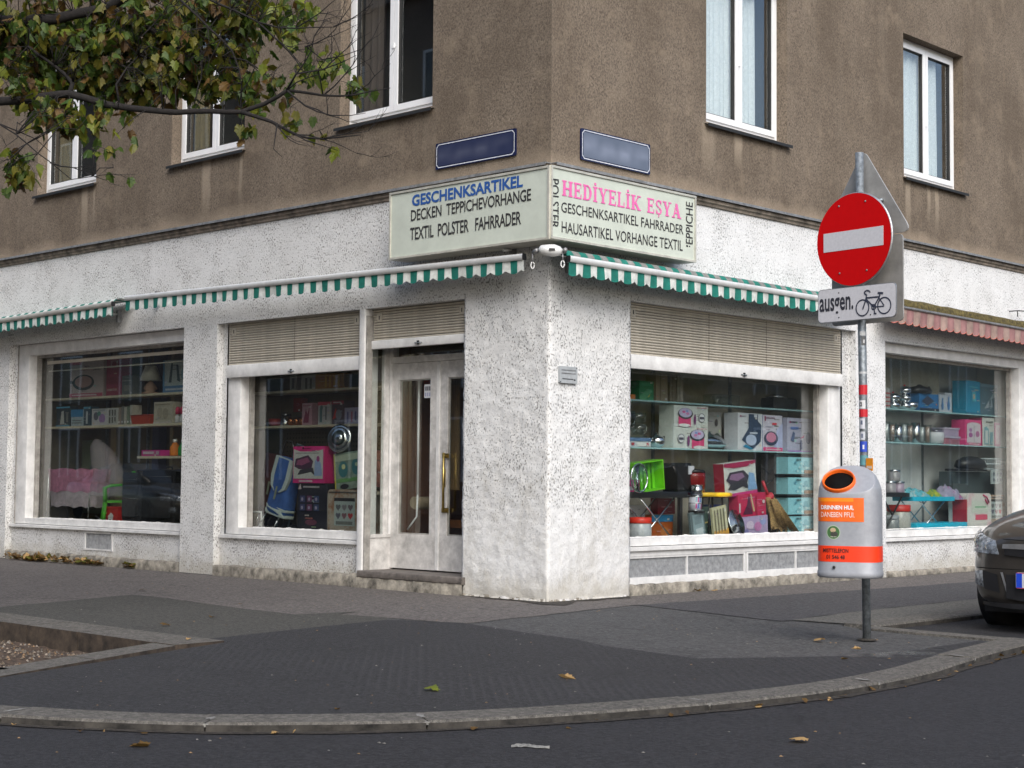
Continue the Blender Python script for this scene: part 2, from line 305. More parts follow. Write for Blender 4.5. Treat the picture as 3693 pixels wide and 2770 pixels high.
# ---------------------------------------------------------------- mesh builder
class MB:
    def __init__(s): s.v = []; s.f = []; s.mi = []; s.ms = []; s.smooth = []
    def slot(s, m):
        m = M(m)
        if m not in s.ms: s.ms.append(m)
        return s.ms.index(m)
    def poly(s, pts, m, sm=False):
        b = len(s.v); s.v += [tuple(p) for p in pts]; s.f.append(tuple(range(b, b+len(pts)))); s.mi.append(s.slot(m)); s.smooth.append(sm); return s
    def mesh(s, vs, fs, m, sm=False):
        b = len(s.v); s.v += [tuple(p) for p in vs]; k = s.slot(m)
        for f in fs: s.f.append(tuple(i+b for i in f)); s.mi.append(k); s.smooth.append(sm)
        return s
    def box(s, x0, x1, y0, y1, z0, z1, m, T=None):
        x0, x1 = min(x0, x1), max(x0, x1); y0, y1 = min(y0, y1), max(y0, y1); z0, z1 = min(z0, z1), max(z0, z1)
        vs = [Vector((x, y, z)) for z in (z0, z1) for y in (y0, y1) for x in (x0, x1)]
        if T: vs = [T @ v for v in vs]
        return s.mesh(vs, [(0, 2, 3, 1), (4, 5, 7, 6), (0, 1, 5, 4), (2, 6, 7, 3), (0, 4, 6, 2), (1, 3, 7, 5)], m)
    def rbox(s, x0, x1, y0, y1, z0, z1, m, r=.01, seg=3, T=None, axis='y'):
        # box with four rounded edges running along one axis
        def ring(a0, a1, b0, b1):
            pts = []
            for cx, cy, st in ((a1-r, b1-r, 0), (a0+r, b1-r, 1), (a0+r, b0+r, 2), (a1-r, b0+r, 3)):
                for k in range(seg+1):
                    an = (st + k/seg)*PI/2; pts.append((cx+r*math.cos(an), cy+r*math.sin(an)))
            return pts
        if axis == 'y': R = ring(x0, x1, z0, z1); lo = [(a, y0, b) for a, b in R]; hi = [(a, y1, b) for a, b in R]
        elif axis == 'z': R = ring(x0, x1, y0, y1); lo = [(a, b, z0) for a, b in R]; hi = [(a, b, z1) for a, b in R]
        else: R = ring(y0, y1, z0, z1); lo = [(x0, a, b) for a, b in R]; hi = [(x1, a, b) for a, b in R]
        n = len(R); vs = [Vector(p) for p in lo+hi]
        if T: vs = [T @ v for v in vs]
        fs = [(i, (i+1) % n, n+(i+1) % n, n+i) for i in range(n)]
        s.mesh(vs, fs, m, True); s.mesh(vs[:n], [tuple(range(n-1, -1, -1))], m); s.mesh(vs[n:], [tuple(range(n))], m); return s
    def lathe(s, prof, m, c=(0, 0, 0), seg=20, T=None, sm=True, sx=1, sy=1):
        vs = []; fs = []
        for r, z in prof:
            for k in range(seg):
                a = 2*PI*k/seg; v = Vector((c[0]+r*sx*math.cos(a), c[1]+r*sy*math.sin(a), c[2]+z)); vs.append(T @ v if T else v)
        for i in range(len(prof)-1):
            for k in range(seg):
                fs.append((i*seg+k, i*seg+(k+1) % seg, (i+1)*seg+(k+1) % seg, (i+1)*seg+k))
        if prof[0][0] > 1e-4: fs.append(tuple(range(seg-1, -1, -1)))
        if prof[-1][0] > 1e-4: fs.append(tuple((len(prof)-1)*seg+k for k in range(seg)))
        return s.mesh(vs, fs, m, sm)
    def tube(s, pts, r, m, seg=6, r2=None, T=None):
        pts = [Vector(p) for p in pts]; n = len(pts); vs = []; fs = []
        if T: pts = [T @ p for p in pts]
        up = None
        for i, p in enumerate(pts):
            d = (pts[min(i+1, n-1)] - pts[max(i-1, 0)])
            d = d.normalized() if d.length > 1e-9 else Vector((0, 0, 1))
            if up is None: up = Vector((0, 0, 1)) if abs(d.z) < .9 else Vector((1, 0, 0))
            a = d.cross(up).normalized(); b = a.cross(d).normalized(); up = b
            rr = r if r2 is None else r + (r2-r)*i/max(1, n-1)
            for k in range(seg):
                an = 2*PI*k/seg; vs.append(p + a*rr*math.cos(an) + b*rr*math.sin(an))
        for i in range(n-1):
            for k in range(seg): fs.append((i*seg+k, i*seg+(k+1) % seg, (i+1)*seg+(k+1) % seg, (i+1)*seg+k))
        fs.append(tuple(range(seg-1, -1, -1))); fs.append(tuple((n-1)*seg+k for k in range(seg)))
        return s.mesh(vs, fs, m, True)
    def disc(s, cx, y, cz, rx, rz, m, n=24, a0=0):
        return s.poly([(cx+rx*math.cos(-2*PI*k/n+a0), y, cz+rz*math.sin(-2*PI*k/n+a0)) for k in range(n)][::-1], m)
    def build(s, name, parent=None, loc=None, rot=None, kind=None, clean=False):
        me = bpy.data.meshes.new(name); me.from_pydata(s.v, [], s.f)
        for m in s.ms: me.materials.append(m)
        me.polygons.foreach_set('material_index', s.mi); me.polygons.foreach_set('use_smooth', s.smooth); me.update()
        bm = bmesh.new(); bm.from_mesh(me)
        if clean: bmesh.ops.remove_doubles(bm, verts=bm.verts, dist=.0002)
        bmesh.ops.recalc_face_normals(bm, faces=bm.faces) if clean else None
        bm.to_mesh(me); bm.free()
        o = bpy.data.objects.new(name, me); scn.collection.objects.link(o)
        if parent: o.parent = parent
        if loc: o.location = loc
        if rot is not None: o.rotation_euler = (0, 0, rot) if not hasattr(rot, '__len__') else rot
        if kind: o['kind'] = kind
        return o
def tag(o, label, cat, group=None):
    o['label'] = label; o['category'] = cat
    if group: o['group'] = group
    return o
def thing(name, label, cat, loc=(0, 0, 0), rot=0, group=None):
    o = bpy.data.objects.new(name, None); scn.collection.objects.link(o); o.empty_display_size = .1
    o.location = loc; o.rotation_euler = (0, 0, rot) if not hasattr(rot, '__len__') else rot
    return tag(o, label, cat, group)
def dup(o, parent, loc=None, name=None):
    c = o.copy(); scn.collection.objects.link(c); c.parent = parent
    if loc is not None: c.location = loc
    return c
def text_mesh(body, bold=0.0, space=1.0):
    cu = bpy.data.curves.new('lettering', 'FONT'); cu.body = body; cu.offset = bold; cu.size = 1; cu.space_character = space
    cu.resolution_u = 3
    ob = bpy.data.objects.new('lettering', cu); scn.collection.objects.link(ob)
    dg = bpy.context.evaluated_depsgraph_get(); me = bpy.data.meshes.new_from_object(ob.evaluated_get(dg))
    vs = [v.co.copy() for v in me.vertices]; fs = [tuple(p.vertices) for p in me.polygons]
    bpy.data.objects.remove(ob); bpy.data.curves.remove(cu); bpy.data.meshes.remove(me)
    x0 = min(v.x for v in vs); x1 = max(v.x for v in vs); y0 = min(v.y for v in vs); y1 = max(v.y for v in vs)
    return [((v.x-x0)/(x1-x0), (v.y-y0)/(y1-y0)) for v in vs], fs
def text_on(mb, body, P0, P1, P2, m, bold=0, push=(0, 0, 0), space=1.0):
    # P0 lower left, P1 lower right, P2 upper left corner of the text block
    P0, P1, P2 = Vector(P0), Vector(P1), Vector(P2); push = Vector(push)
    uv, fs = text_mesh(body, bold, space)
    mb.mesh([P0 + (P1-P0)*u + (P2-P0)*v + push for u, v in uv], fs, m)
BR={
'low':([[-1.46,-5.72,3.8],[-0.72,-5.15,3.83],[-0.27,-4.86,3.87],[-0.08,-4.67,3.8],[0.37,-4.37,3.73],[0.78,-4.11,3.72],[0.9,-4.0,3.77],[1.1,-3.95,3.84]],0.045,0.014),
'low2':([[1.1,-3.95,3.84],[1.29,-3.77,3.81],[1.51,-3.7,3.79],[1.6,-3.61,3.82],[1.7,-3.51,3.84]],0.012,0.003),
'low3':([[0.78,-4.11,3.72],[1.02,-4.01,3.61],[1.14,-3.89,3.53],[1.36,-3.82,3.48],[1.54,-3.64,3.51]],0.016,0.003),
'low4':([[1.1,-3.95,3.84],[1.27,-3.92,3.71],[1.48,-3.84,3.62],[1.65,-3.69,3.64]],0.008,0.002),
'low5':([[1.1,-3.95,3.84],[1.23,-3.97,3.93],[1.37,-3.84,3.96],[1.61,-3.75,4.04]],0.009,0.002),
'low6':([[1.05,-3.98,3.6],[1.1,-4.06,3.41],[1.14,-4.01,3.35]],0.006,0.002),
'low7':([[1.14,-3.89,3.53],[1.27,-3.89,3.47],[1.5,-3.81,3.38]],0.006,0.002),
'top':([[-1.63,-5.65,4.35],[-0.98,-5.04,4.51],[-0.59,-4.8,4.51],[-0.31,-4.54,4.58],[-0.08,-4.46,4.68],[0.15,-4.26,4.89]],0.06,0.03),
'top2':([[-0.31,-4.54,4.58],[-0.06,-4.43,4.46],[0.13,-4.23,4.28],[0.38,-4.12,4.2],[0.58,-3.93,4.15],[0.73,-3.91,4.06]],0.022,0.005),
'mid':([[-1.88,-5.32,4.21],[-1.18,-4.81,4.44],[-0.88,-4.51,4.3],[-0.51,-4.29,4.2],[-0.34,-4.11,4.14],[-0.13,-4.04,4.03]],0.03,0.006),
'mid2':([[-0.27,-4.86,3.87],[-0.34,-4.8,3.97],[-0.51,-4.84,4.13],[-0.66,-4.98,4.27]],0.018,0.008),
'down':([[-0.42,-5.83,3.73],[-0.09,-5.49,3.52],[0.04,-5.35,3.39],[0.24,-5.29,3.24],[0.33,-5.19,3.13],[0.44,-5.08,3.15]],0.012,0.003),
'down2':([[-0.09,-5.49,3.52],[0.0,-5.26,3.44],[0.07,-5.19,3.35]],0.006,0.002),
'mid3':([[0.31,-4.36,4.59],[0.55,-4.24,4.33],[0.67,-4.12,4.17],[0.71,-4.06,3.94],[0.7,-4.05,3.75]],0.01,0.005),
'mid4':([[0.56,-4.25,4.55],[0.9,-4.05,4.34],[1.16,-3.93,4.28],[1.43,-3.81,4.26]],0.01,0.003),
'tw1':([[1.29,-3.77,3.81],[1.35,-3.86,3.96],[1.42,-3.8,4.09],[1.49,-3.88,4.23]],0.005,0.002),
'tw2':([[1.28,-3.94,4.12],[1.37,-3.84,4.03],[1.56,-3.67,4.1],[1.69,-3.69,4.15]],0.005,0.002),
'tw3':([[0.9,-4.05,4.34],[1.11,-3.96,4.12],[1.26,-3.95,3.96]],0.006,0.003),
'low0':([[-0.01,-4.6,3.79],[-0.03,-4.63,3.95],[0.02,-4.47,4.18]],0.01,0.004),
}
BLOBS=[
([-0.74,-4.94,4.5],0.38,0.21,0.6,420),
([-0.31,-4.66,4.41],0.37,0.2,0.6,420),
([0.12,-4.39,4.44],0.37,0.19,0.6,400),
([0.52,-4.14,4.43],0.3,0.17,0.5,300),
([0.89,-3.93,4.47],0.3,0.09,0.4,150),
([-0.65,-4.83,4.19],0.41,0.19,0.6,420),
([-0.13,-4.61,4.11],0.37,0.17,0.6,380),
([0.27,-4.36,4.14],0.3,0.16,0.5,190),
([0.51,-4.13,4.13],0.27,0.15,0.5,130),
([-0.49,-5.07,3.91],0.3,0.1,0.4,150),
([0.17,-4.44,3.98],0.33,0.08,0.4,110),
([0.59,-4.17,3.95],0.33,0.08,0.4,80),
([-0.1,-5.1,3.72],0.23,0.08,0.4,80),
([-0.25,-5.23,3.66],0.2,0.11,0.3,60),
([0.2,-5.07,3.60],0.10,0.09,0.3,36),
([-0.05,-5.43,3.23],0.11,0.11,0.3,70),
([0.05,-4.67,3.75],0.17,0.05,0.3,22),
([0.31,-4.83,3.47],0.04,0.04,0.1,3),
([0.91,-4.0,3.88],0.2,0.13,0.3,40),
([1.06,-4.01,4.12],0.16,0.13,0.3,26),
([1.28,-3.93,4.06],0.13,0.16,0.3,16),
([1.35,-3.87,4.03],0.13,0.08,0.2,16),
([1.53,-3.68,3.84],0.06,0.15,0.15,20),
([0.83,-4.06,3.63],0.1,0.04,0.2,10),
([1.06,-3.98,3.66],0.1,0.04,0.2,10),
([1.44,-3.79,4.11],0.19,0.1,0.2,8),
([1.36,-3.82,3.5],0.1,0.03,0.1,6),
([-1.28,-5.32,4.45],0.42,0.42,0.8,300),
([-1.11,-5.39,3.85],0.34,0.2,0.7,120),
([-0.38,-4.63,4.92],1.03,0.24,0.9,500),
([0.37,-5.03,3.33],0.1,0.08,0.2,10),
([0.54,-5.0,3.22],0.02,0.03,0.05,3),
([0.57,-3.98,4.79],0.51,0.17,0.7,120),
]

# ================================================================ GROUND
def struct(o): o['kind'] = 'structure'; return o
OUT = [(-60, -7.80), (-8, -7.80), (0, -7.76), (1.4, -7.60), (2.3, -7.38), (3.06, -7.09), (3.47, -6.88), (3.93, -6.55), (4.30, -6.14), (4.56, -5.77), (4.83, -5.17), (5.05, -4.44), (5.18, -3.72), (5.22, -3.05), (5.16, -2.30), (5.03, -1.65), (4.90, -.95), (4.80, -.30), (4.74, .05)]
def smooth_path(P, step=.25):
    P = [Vector((a, b)) for a, b in P]; out = []
    for i in range(len(P)-1):
        p0 = P[max(i-1, 0)]; p1 = P[i]; p2 = P[i+1]; p3 = P[min(i+2, len(P)-1)]
        n = max(1, int((p2-p1).length/step)) if (p2-p1).length < 3 else 1
        for k in range(n):
            t = k/n
            if (p2-p1).length >= 3: out.append(p1.lerp(p2, t)); continue
            q = .5*((2*p1)+(p2-p0)*t+(2*p0-5*p1+4*p2-p3)*t*t+(3*p1-p0-3*p2+p3)*t**3) if i > 1 else p1.lerp(p2, t)
            out.append(q)
    out.append(P[-1]); return out
KO = smooth_path(OUT, .12)
def offset(path, w):
    r = []
    for i, p in enumerate(path):
        d = (path[min(i+1, len(path)-1)]-path[max(i-1, 0)]).normalized(); r.append(p + Vector((-d.y, d.x))*w)
    return r
KI = offset(KO, .245)
# road sheet out to the horizon
ROADZ = -.036
# pavement: one sheet up to the inside of the kerb, cut out round the tree pit
mb = MB()
north = [(4.50, -.16), (3.42, -.10), (3.05, .10), (3.05, 60)]
pts = [(p.x, p.y) for p in KI]
def flat(mb, poly, z, m): mb.poly([(x, y, z) for x, y in poly], m)
def tri_flat(name, poly, z, m, holes=()):
    bm = bmesh.new(); vs = [bm.verts.new((x, y, z)) for x, y in poly]
    es = [bm.edges.new((vs[i], vs[(i+1) % len(vs)])) for i in range(len(vs))]
    for h in holes:
        hv = [bm.verts.new((x, y, z)) for x, y in h]; es += [bm.edges.new((hv[i], hv[(i+1) % len(hv)])) for i in range(len(hv))]
    bmesh.ops.triangle_fill(bm, edges=es, use_beauty=True)
    for f in bm.faces:
        if f.normal.z < 0: f.normal_flip()
    me = bpy.data.meshes.new(name); bm.to_mesh(me); bm.free(); me.materials.append(M(m))
    o = bpy.data.objects.new(name, me); scn.collection.objects.link(o); return o
PIT = [(1.02, -4.33), (1.80, -6.42), (-7.0, -6.42), (-7.0, -4.33)]      # outer edge of the pit kerb
base_poly = pts + north + [(.3, 60), (.3, -.3+.6), (-60, .3)]
pav = struct(tri_flat('pavement', base_poly, -.010, 'asphalt_blue', [PIT]))
road = struct(tri_flat('road', [(-400, -400), (400, -400), (400, 400), (-400, 400)], ROADZ, 'asphalt_road', [[(.9, -4.5), (1.6, -6.3), (-6.9, -6.3), (-6.9, -4.5)]]))
# asphalt patches, each a sheet of its own above the last
def patch(poly, z, m, wob=.02):
    P = [Vector(p) for p in poly]; out = []
    random.seed(int(abs(poly[0][0])*100)+7)
    for i, p in enumerate(P):
        q = P[(i+1) % len(P)]; n = max(1, int((q-p).length/.25)) if (q-p).length < 9 else 1
        for k in range(n):
            w = p.lerp(q, k/n)
            out.append((w.x+(random.uniform(-wob, wob) if k else 0), w.y+(random.uniform(-wob, wob) if k else 0)))
    return out
def mk_patch(poly, z, m, label=None):
    o = tri_flat('pavement_patch', patch(poly, z, m), z, m); struct(o); return o
kin = [(p.x, p.y) for p in offset(KO, .252)]
kin_arc = [p for p in kin if p[0] > -7.5 and p[1] > -7.7]
mk_patch([(-40, -.0), (.0, -.0), (.0, -.0+.02), (0, 30), (.95, 30), (1.04, 2.6), (.71, .34), (.84, -.59), (1.03, -2.07), (.25, -2.18), (-.23, -2.30), (-.33, -1.99), (-.42, -2.58), (-1.6, -2.50), (-2.43, -2.38), (-3.14, -2.37), (-2.62, -4.0), (-2.9, -4.31), (-40, -4.31)], -.006, 'asphalt_old')
mk_patch([(-2.62, -4.02), (-3.14, -2.375), (-2.43, -2.385), (-1.6, -2.505), (-.42, -2.585), (-.33, -1.995), (-.23, -2.305), (.25, -2.185), (.45, -2.36), (.60, -3.3), (.77, -4.30), (-2.3, -4.31)], -.002, 'asphalt_grey')
new = [(.78, -4.32), (.60, -3.3), (.455, -2.36), (1.03, -2.10), (1.9, -2.30), (2.50, -2.40), (2.83, -2.56), (3.79, -2.72), (4.3, -1.95), (4.45, -1.2), (4.44, -.30)]
arc = [p for p in kin if p[0] > 2.0 or p[1] < -7.3]; arc = [p for p in arc if p[0] > -7.4][::-1]
o = tri_flat('pavement_patch', new + [p for p in arc if p[1] < -.3] + [(-7.2, -6.44), (1.80, -6.44), (1.04, -4.34)], .002, 'asphalt_new'); struct(o)
mk_patch([(.72, .42), (1.6, .22), (2.55, 0.02), (2.42, 1.2), (2.40, 3.5), (2.40, 20), (1.10, 20), (1.03, 5.8), (1.0, 4.76)], -.0052, 'asphalt_dark')
mk_patch([(2.56, .14), (2.46, 1.2), (2.42, 3.5), (2.42, 30), (3.04, 30), (3.04, .18)], -.001, 'asphalt_band')

gp = []
random.seed(15)
for x, y in [(-1.1, -.01), (.01, -.01), (.01, 1.15), (.16, 1.0), (.10, .72), (.16, .5), (.09, .3), (.26, .05), (.36, -.16), (.18, -.26), (-.05, -.19), (-.3, -.10), (-.6, -.12), (-.9, -.06)]: gp.append((x, y))
o = tri_flat('pavement_patch', patch(gp, .005, 'asphalt_dark', .03), -.0012, 'grime'); struct(o)
# kerb stones, each one an object, joints packed with mortar
kerb = struct(bpy.data.objects.new('kerb', None)); scn.collection.objects.link(kerb)
def arclen(path):
    L = [0]
    for i in range(1, len(path)): L.append(L[-1]+(path[i]-path[i-1]).length)
    return L
def resample(path, s0, s1, step=.12):
    L = arclen(path); out = []; n = max(1, int((s1-s0)/step+.5))
    for k in range(n+1):
        s = s0+(s1-s0)*k/n; j = 0
        while j < len(L)-2 and L[j+1] < s: j += 1
        t = (s-L[j])/max(1e-9, L[j+1]-L[j]); out.append(path[j].lerp(path[j+1], min(1, max(0, t))))
    return out
def stone(path, w, h0, h1, m='granite', parent=kerb, name='kerb_stone', lip=.009):
    inn = offset(path, w); edge = offset(path, lip); vs = []; n = len(path)
    random.seed(int(path[0].x*1000)); jz = random.uniform(-.003, .003)
    for a, e, b in zip(path, edge, inn):
        w1 = random.uniform(-.004, .004); w2 = random.uniform(-.003, .003)
        vs += [(a.x+w1, a.y+w1, h0), (a.x+w1, a.y+w1, h1-lip+jz), (e.x+w2, e.y+w2, h1+jz+.003), (b.x, b.y, h1+jz+.005), (b.x, b.y, h0)]
    fs = []; fg = []
    for i in range(n-1):
        for k in range(5): (fg if k == 0 else fs).append((i*5+k, (i+1)*5+k, (i+1)*5+(k+1) % 5, i*5+(k+1) % 5))
    fs += [(0, 1, 2, 3, 4), tuple((n-1)*5+k for k in (4, 3, 2, 1, 0))]
    o = MB().mesh(vs, fs, m).mesh(vs, fg, 'gutter_face_shade').build(name, parent, clean=True); return o
L = arclen(KO); total = L[-1]
def s_at(pt):
    j = min(range(len(KO)), key=lambda i: (KO[i]-Vector(pt)).length); return L[j]
joints = [s_at(p) for p in ((3.06, -7.05), (3.95, -6.60), (4.60, -5.80), (5.10, -4.35), (5.19, -2.95), (4.98, -1.35))] + [total]
cut = [joints[0]-1.25*k for k in range(9, 0, -1)] + joints
mort = MB()
for a, b in zip(cut[:-1], cut[1:]):
    stone(resample(KO, a+.006, b-.006), .245, -.16, .004)
for s in cut[:-1]:
    q = resample(KO, s-.012, s+.012, .02); q1 = offset(q, .24)
    a, b, c, d = q[0], q[-1], q1[-1], q1[0]
    mort.mesh([(a.x, a.y, -.012), (b.x, b.y, -.012), (b.x, b.y, .002), (a.x, a.y, .002), (c.x, c.y, .004), (d.x, d.y, .004)], [(0, 1, 2, 3), (3, 2, 4, 5)], 'mortar')
    # smeared mortar, a ragged low crust
    random.seed(int(s*77)); cx = (a+c)/2; vs = []
    for k in range(11):
        an = 2*PI*k/11; r = random.uniform(.5, 1.1); dd = (c-a).normalized(); ee = Vector((dd.y, -dd.x))
        v = (a.lerp(c, random.uniform(.35, .6))) + dd*math.cos(an)*.06*r + ee*math.sin(an)*.022*r
        vs.append((v.x, v.y, .0125))
    mort.mesh(vs, [tuple(range(11))], 'mortar')
mo = mort.build('mortar_joint', kerb); mo['kind'] = 'stuff'
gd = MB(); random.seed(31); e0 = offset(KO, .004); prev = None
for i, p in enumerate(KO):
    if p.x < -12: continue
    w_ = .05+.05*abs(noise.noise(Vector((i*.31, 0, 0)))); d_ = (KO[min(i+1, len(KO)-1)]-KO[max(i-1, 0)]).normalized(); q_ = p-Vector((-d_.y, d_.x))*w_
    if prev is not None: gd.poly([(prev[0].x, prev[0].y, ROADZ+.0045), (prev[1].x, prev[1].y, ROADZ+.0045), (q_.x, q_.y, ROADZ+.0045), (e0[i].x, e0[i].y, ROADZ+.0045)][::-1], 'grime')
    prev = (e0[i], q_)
struct(gd.build('gutter_dirt_shade'))  # dark strip at the kerb foot: dirt with painted shade
far = [p for p in KO if p.x < 0]
stone([Vector((-60, -7.8)), Vector((-9.2, -7.8))], .245, -.16, .004)
# kerb across the end of the parking lane and along it
pl = [Vector(p) for p in ((4.74, .05), (4.30, .06), (3.80, .08), (3.36, .12))]
stone(pl, .22, -.16, .004)
for k in range(14): stone([Vector((3.34, .13+1.3*k)), Vector((3.34, 1.42+1.3*k))], .28, -.16, .004)
stone([Vector((3.34, 18.35)), Vector((3.34, 60))], .28, -.16, .004)

# tree pit: low kerb with an earth and gravel bed
pit = struct(bpy.data.objects.new('tree_pit', None)); scn.collection.objects.link(pit)
def quadstone(a, b, c, d, z0, z1, m='granite'):
    vs = [(p[0], p[1], z0) for p in (a, b, c, d)] + [(p[0], p[1], z1) for p in (a, b, c, d)]
    return MB().mesh(vs, [(3, 2, 1, 0), (4, 5, 6, 7)], m).mesh(vs, [(0, 1, 5, 4), (1, 2, 6, 5), (2, 3, 7, 6), (3, 0, 4, 7)], 'pit_face_shade').build('kerb_stone', pit, clean=True)
bx = [.78, -.17, -.88, -2.1, -3.4, -4.7, -6.0, -7.0]
for a, b in zip(bx[:-1], bx[1:]): quadstone((b+.006, -4.74), (a-.006, -4.74), (a-.006, -4.335), (b+.006, -4.335), -.3, .008)
quadstone((.79, -4.74), (.79, -4.335), (1.015, -4.335), (1.03, -4.74), -.3, .010)
e = [(.79, -4.75, 1.04, -4.745), (1.13, -5.57, 1.40, -5.57), (1.49, -6.41, 1.77, -6.41)]
for p, q in zip(e[:-1], e[1:]): quadstone((q[0], q[1]+.01), (q[2], q[3]+.01), (p[2], p[3]), (p[0], p[1]), -.3, .006)
for a, b in ((1.48, .2), (.19, -1.1), (-1.11, -2.4), (-2.41, -3.7), (-3.71, -7)): quadstone((b, -6.41), (a, -6.41), (a, -6.17), (b, -6.17), -.3, .006)
mb = MB(); vs = []; fs = []; nx, ny = 90, 24
for j in range(ny+1):
    for i in range(nx+1):
        x = -6.95+(8.5)*i/nx; y = -6.2+1.47*j/ny
        vs.append((x, y, -.135+.035*noise.noise(Vector((x*3, y*3, 0)))+.02*noise.noise(Vector((x*11, y*11, 3)))))
for j in range(ny):
    for i in range(nx): fs.append((j*(nx+1)+i, j*(nx+1)+i+1, (j+1)*(nx+1)+i+1, (j+1)*(nx+1)+i))
mb.mesh(vs, fs, 'soil', True); struct(mb.build('soil_bed'))
random.seed(5); mb = MB()
cols = [cm((.13, .10, .07)), cm((.08, .060, .042)), cm((.18, .14, .10)), cm((.17, .10, .045)), cm((.12, .105, .085))]
for k in range(2600):
    x = random.uniform(-3.5, 1.4); y = random.uniform(-6.15, -4.78)
    if x > .8+.43*(-4.78-y): continue
    z = -.13+.035*noise.noise(Vector((x*3, y*3, 0)))+.02*noise.noise(Vector((x*11, y*11, 3)))
    r = random.uniform(.006, .018); p = [Vector((random.uniform(-1, 1), random.uniform(-1, 1), 0)).normalized()*r for _ in range(3)]
    a = random.uniform(0, 6.28); ring = [(x+r*math.cos(a+i*2.09), y+r*math.sin(a+i*2.09)*.8, z) for i in range(3)]
    mb.mesh(ring+[(x, y, z+r*.9)], [(0, 1, 3), (1, 2, 3), (2, 0, 3)], random.choice(cols))
g = mb.build('gravel'); tag(g, 'brown gravel and leaf crumbs scattered over the tree pit soil', 'gravel'); g['kind'] = 'stuff'

# ================================================================ BUILDING
RW = PI/2
bld = thing('corner_building', 'grey brown rendered corner building with white roughcast shop floor and two shop fronts', 'building')
def wall(name, x0, x1, z0, z1, ops, m, y=0, rot=0, parent=bld, back=True):
    xs = sorted({x0, x1, *[v for o in ops for v in o[:2]]}); zs = sorted({z0, z1, *[v for o in ops for v in o[2:4]]})
    mb = MB()
    for i in range(len(xs)-1):
        for j in range(len(zs)-1):
            cx = (xs[i]+xs[i+1])/2; cz = (zs[j]+zs[j+1])/2
            if any(o[0] < cx < o[1] and o[2] < cz < o[3] for o in ops): continue
            mb.poly([(xs[i], y, zs[j]), (xs[i+1], y, zs[j]), (xs[i+1], y, zs[j+1]), (xs[i], y, zs[j+1])], m)
    for a, b, c, d, dp in ops:
        if a > x0: mb.poly([(a, y, c), (a, y, d), (a, y+dp, d), (a, y+dp, c)], m)
        if b < x1: mb.poly([(b, y, d), (b, y, c), (b, y+dp, c), (b, y+dp, d)], m)
        if d < z1: mb.poly([(a, y, d), (b, y, d), (b, y+dp, d), (a, y+dp, d)], m)
        if c > z0: mb.poly([(b, y, c), (a, y, c), (a, y+dp, c), (b, y+dp, c)], m)
    return mb.build(name, parent, rot=rot)
# upper floors
UL = [(-12.45, -11.00), (-9.32, -7.86), (-6.19, -4.74), (-3.065, -1.62)]
UR = [(2.38, 3.86), (6.355, 7.845), (10.33, 11.82)]
UZ0, UZ1 = 4.85, 6.62
uo = lambda U: [(a, b, UZ0, UZ1, .24) for a, b in U] + [(a, b, UZ0+3.3, UZ1+3.3, .24) for a, b in U]
wall('rendered_wall', -26, 0, 4.02, 13, uo(UL), 'render_left')
wall('rendered_wall', 0, 30, 4.02, 13, uo(UR), 'render_right', rot=RW)
MB().poly([(-26, 0, 13), (0, 0, 13), (0, 30, 13), (-26, 30, 13)], 'zinc').build('roof', bld)
# white roughcast ground floor
B1, B2, B3, B4 = (-9.93, -5.85), (-5.19, -1.13), (1.17, 5.25), (5.90, 9.80)
BT = 2.87
def rough_face(x0, x1, z0, z1, ops, rot, m, seed):
    # a finely divided face with real unevenness, arrises chipped
    return wall('roughcast_wall', x0, x1, z0, z1, ops, m, rot=rot)
wall('roughcast_wall', -26, -1.13, 0, 4.02, [(B1[0], B1[1], 0, BT, .09), (B2[0], B2[1], 0, BT, .09)], 'roughcast_white')
wall('roughcast_wall', 1.17, 30, 0, 4.02, [(B3[0], B3[1], 0, BT, .09), (B4[0], B4[1], 0, 2.80, .09)], 'roughcast_right', rot=RW)
# corner column wall above the shutters belongs to the column mesh, uneven all over
def column_mesh():
    mb = MB(); st = .025; nL = 46; nR = 47; nz = 170; vs = []; fs = []
    cols = [(-1.13+1.13*i/nL, 0, 0) for i in range(nL+1)] + [(0, 1.17*i/nR, 1) for i in range(1, nR+1)]
    # side reveals wrap round
    cols = [(-1.13, .35, 0), (-1.13, .12, 0)] + cols + [(-.12, 1.17, 1), (-.30, 1.17, 1)]
    for j in range(nz+1):
        z = 4.02*j/nz
        for k, (x, y, s) in enumerate(cols):
            p = Vector((x, y, z)); n = noise.noise(p*9)*.006 + noise.noise(p*23)*.006 + noise.noise(p*2)*.008
            if z < .5: n += (.5-z)*.02*noise.noise(p*5+Vector((3, 1, 0)))
            cx, cy = x, y
            edge = abs(x) < .001 and abs(y) < .001
            if edge:
                d = -abs(noise.noise(Vector((0, 0, z*16))))*.03-abs(noise.noise(Vector((5, 0, z*5))))*.016; cx += d*.8; cy -= d*.8
            elif s == 0 and y == 0: cy -= n if abs(x+1.13) > .001 else 0; cx += (n*1.6 if abs(x+1.13) < .001 and z < 2.84 else 0)
            elif s == 1 and x == 0: cx += n if abs(y-1.17) > .001 else 0; cy += (n*1.6 if abs(y-1.17) < .001 and z < 2.84 else 0)
            if j == 0: pass
            vs.append((cx, cy, z))
    w = len(cols)
    for j in range(nz):
        for k in range(w-1):
            if k in (0, 1) and 4.02*(j+.5)/nz > 2.9: continue
            if k >= w-3 and 4.02*(j+.5)/nz > 2.9: continue
            fs.append((j*w+k, j*w+k+1, (j+1)*w+k+1, (j+1)*w+k))
    mb.mesh(vs, fs, 'roughcast_column', True); return mb
column_mesh().build('corner_column', bld)
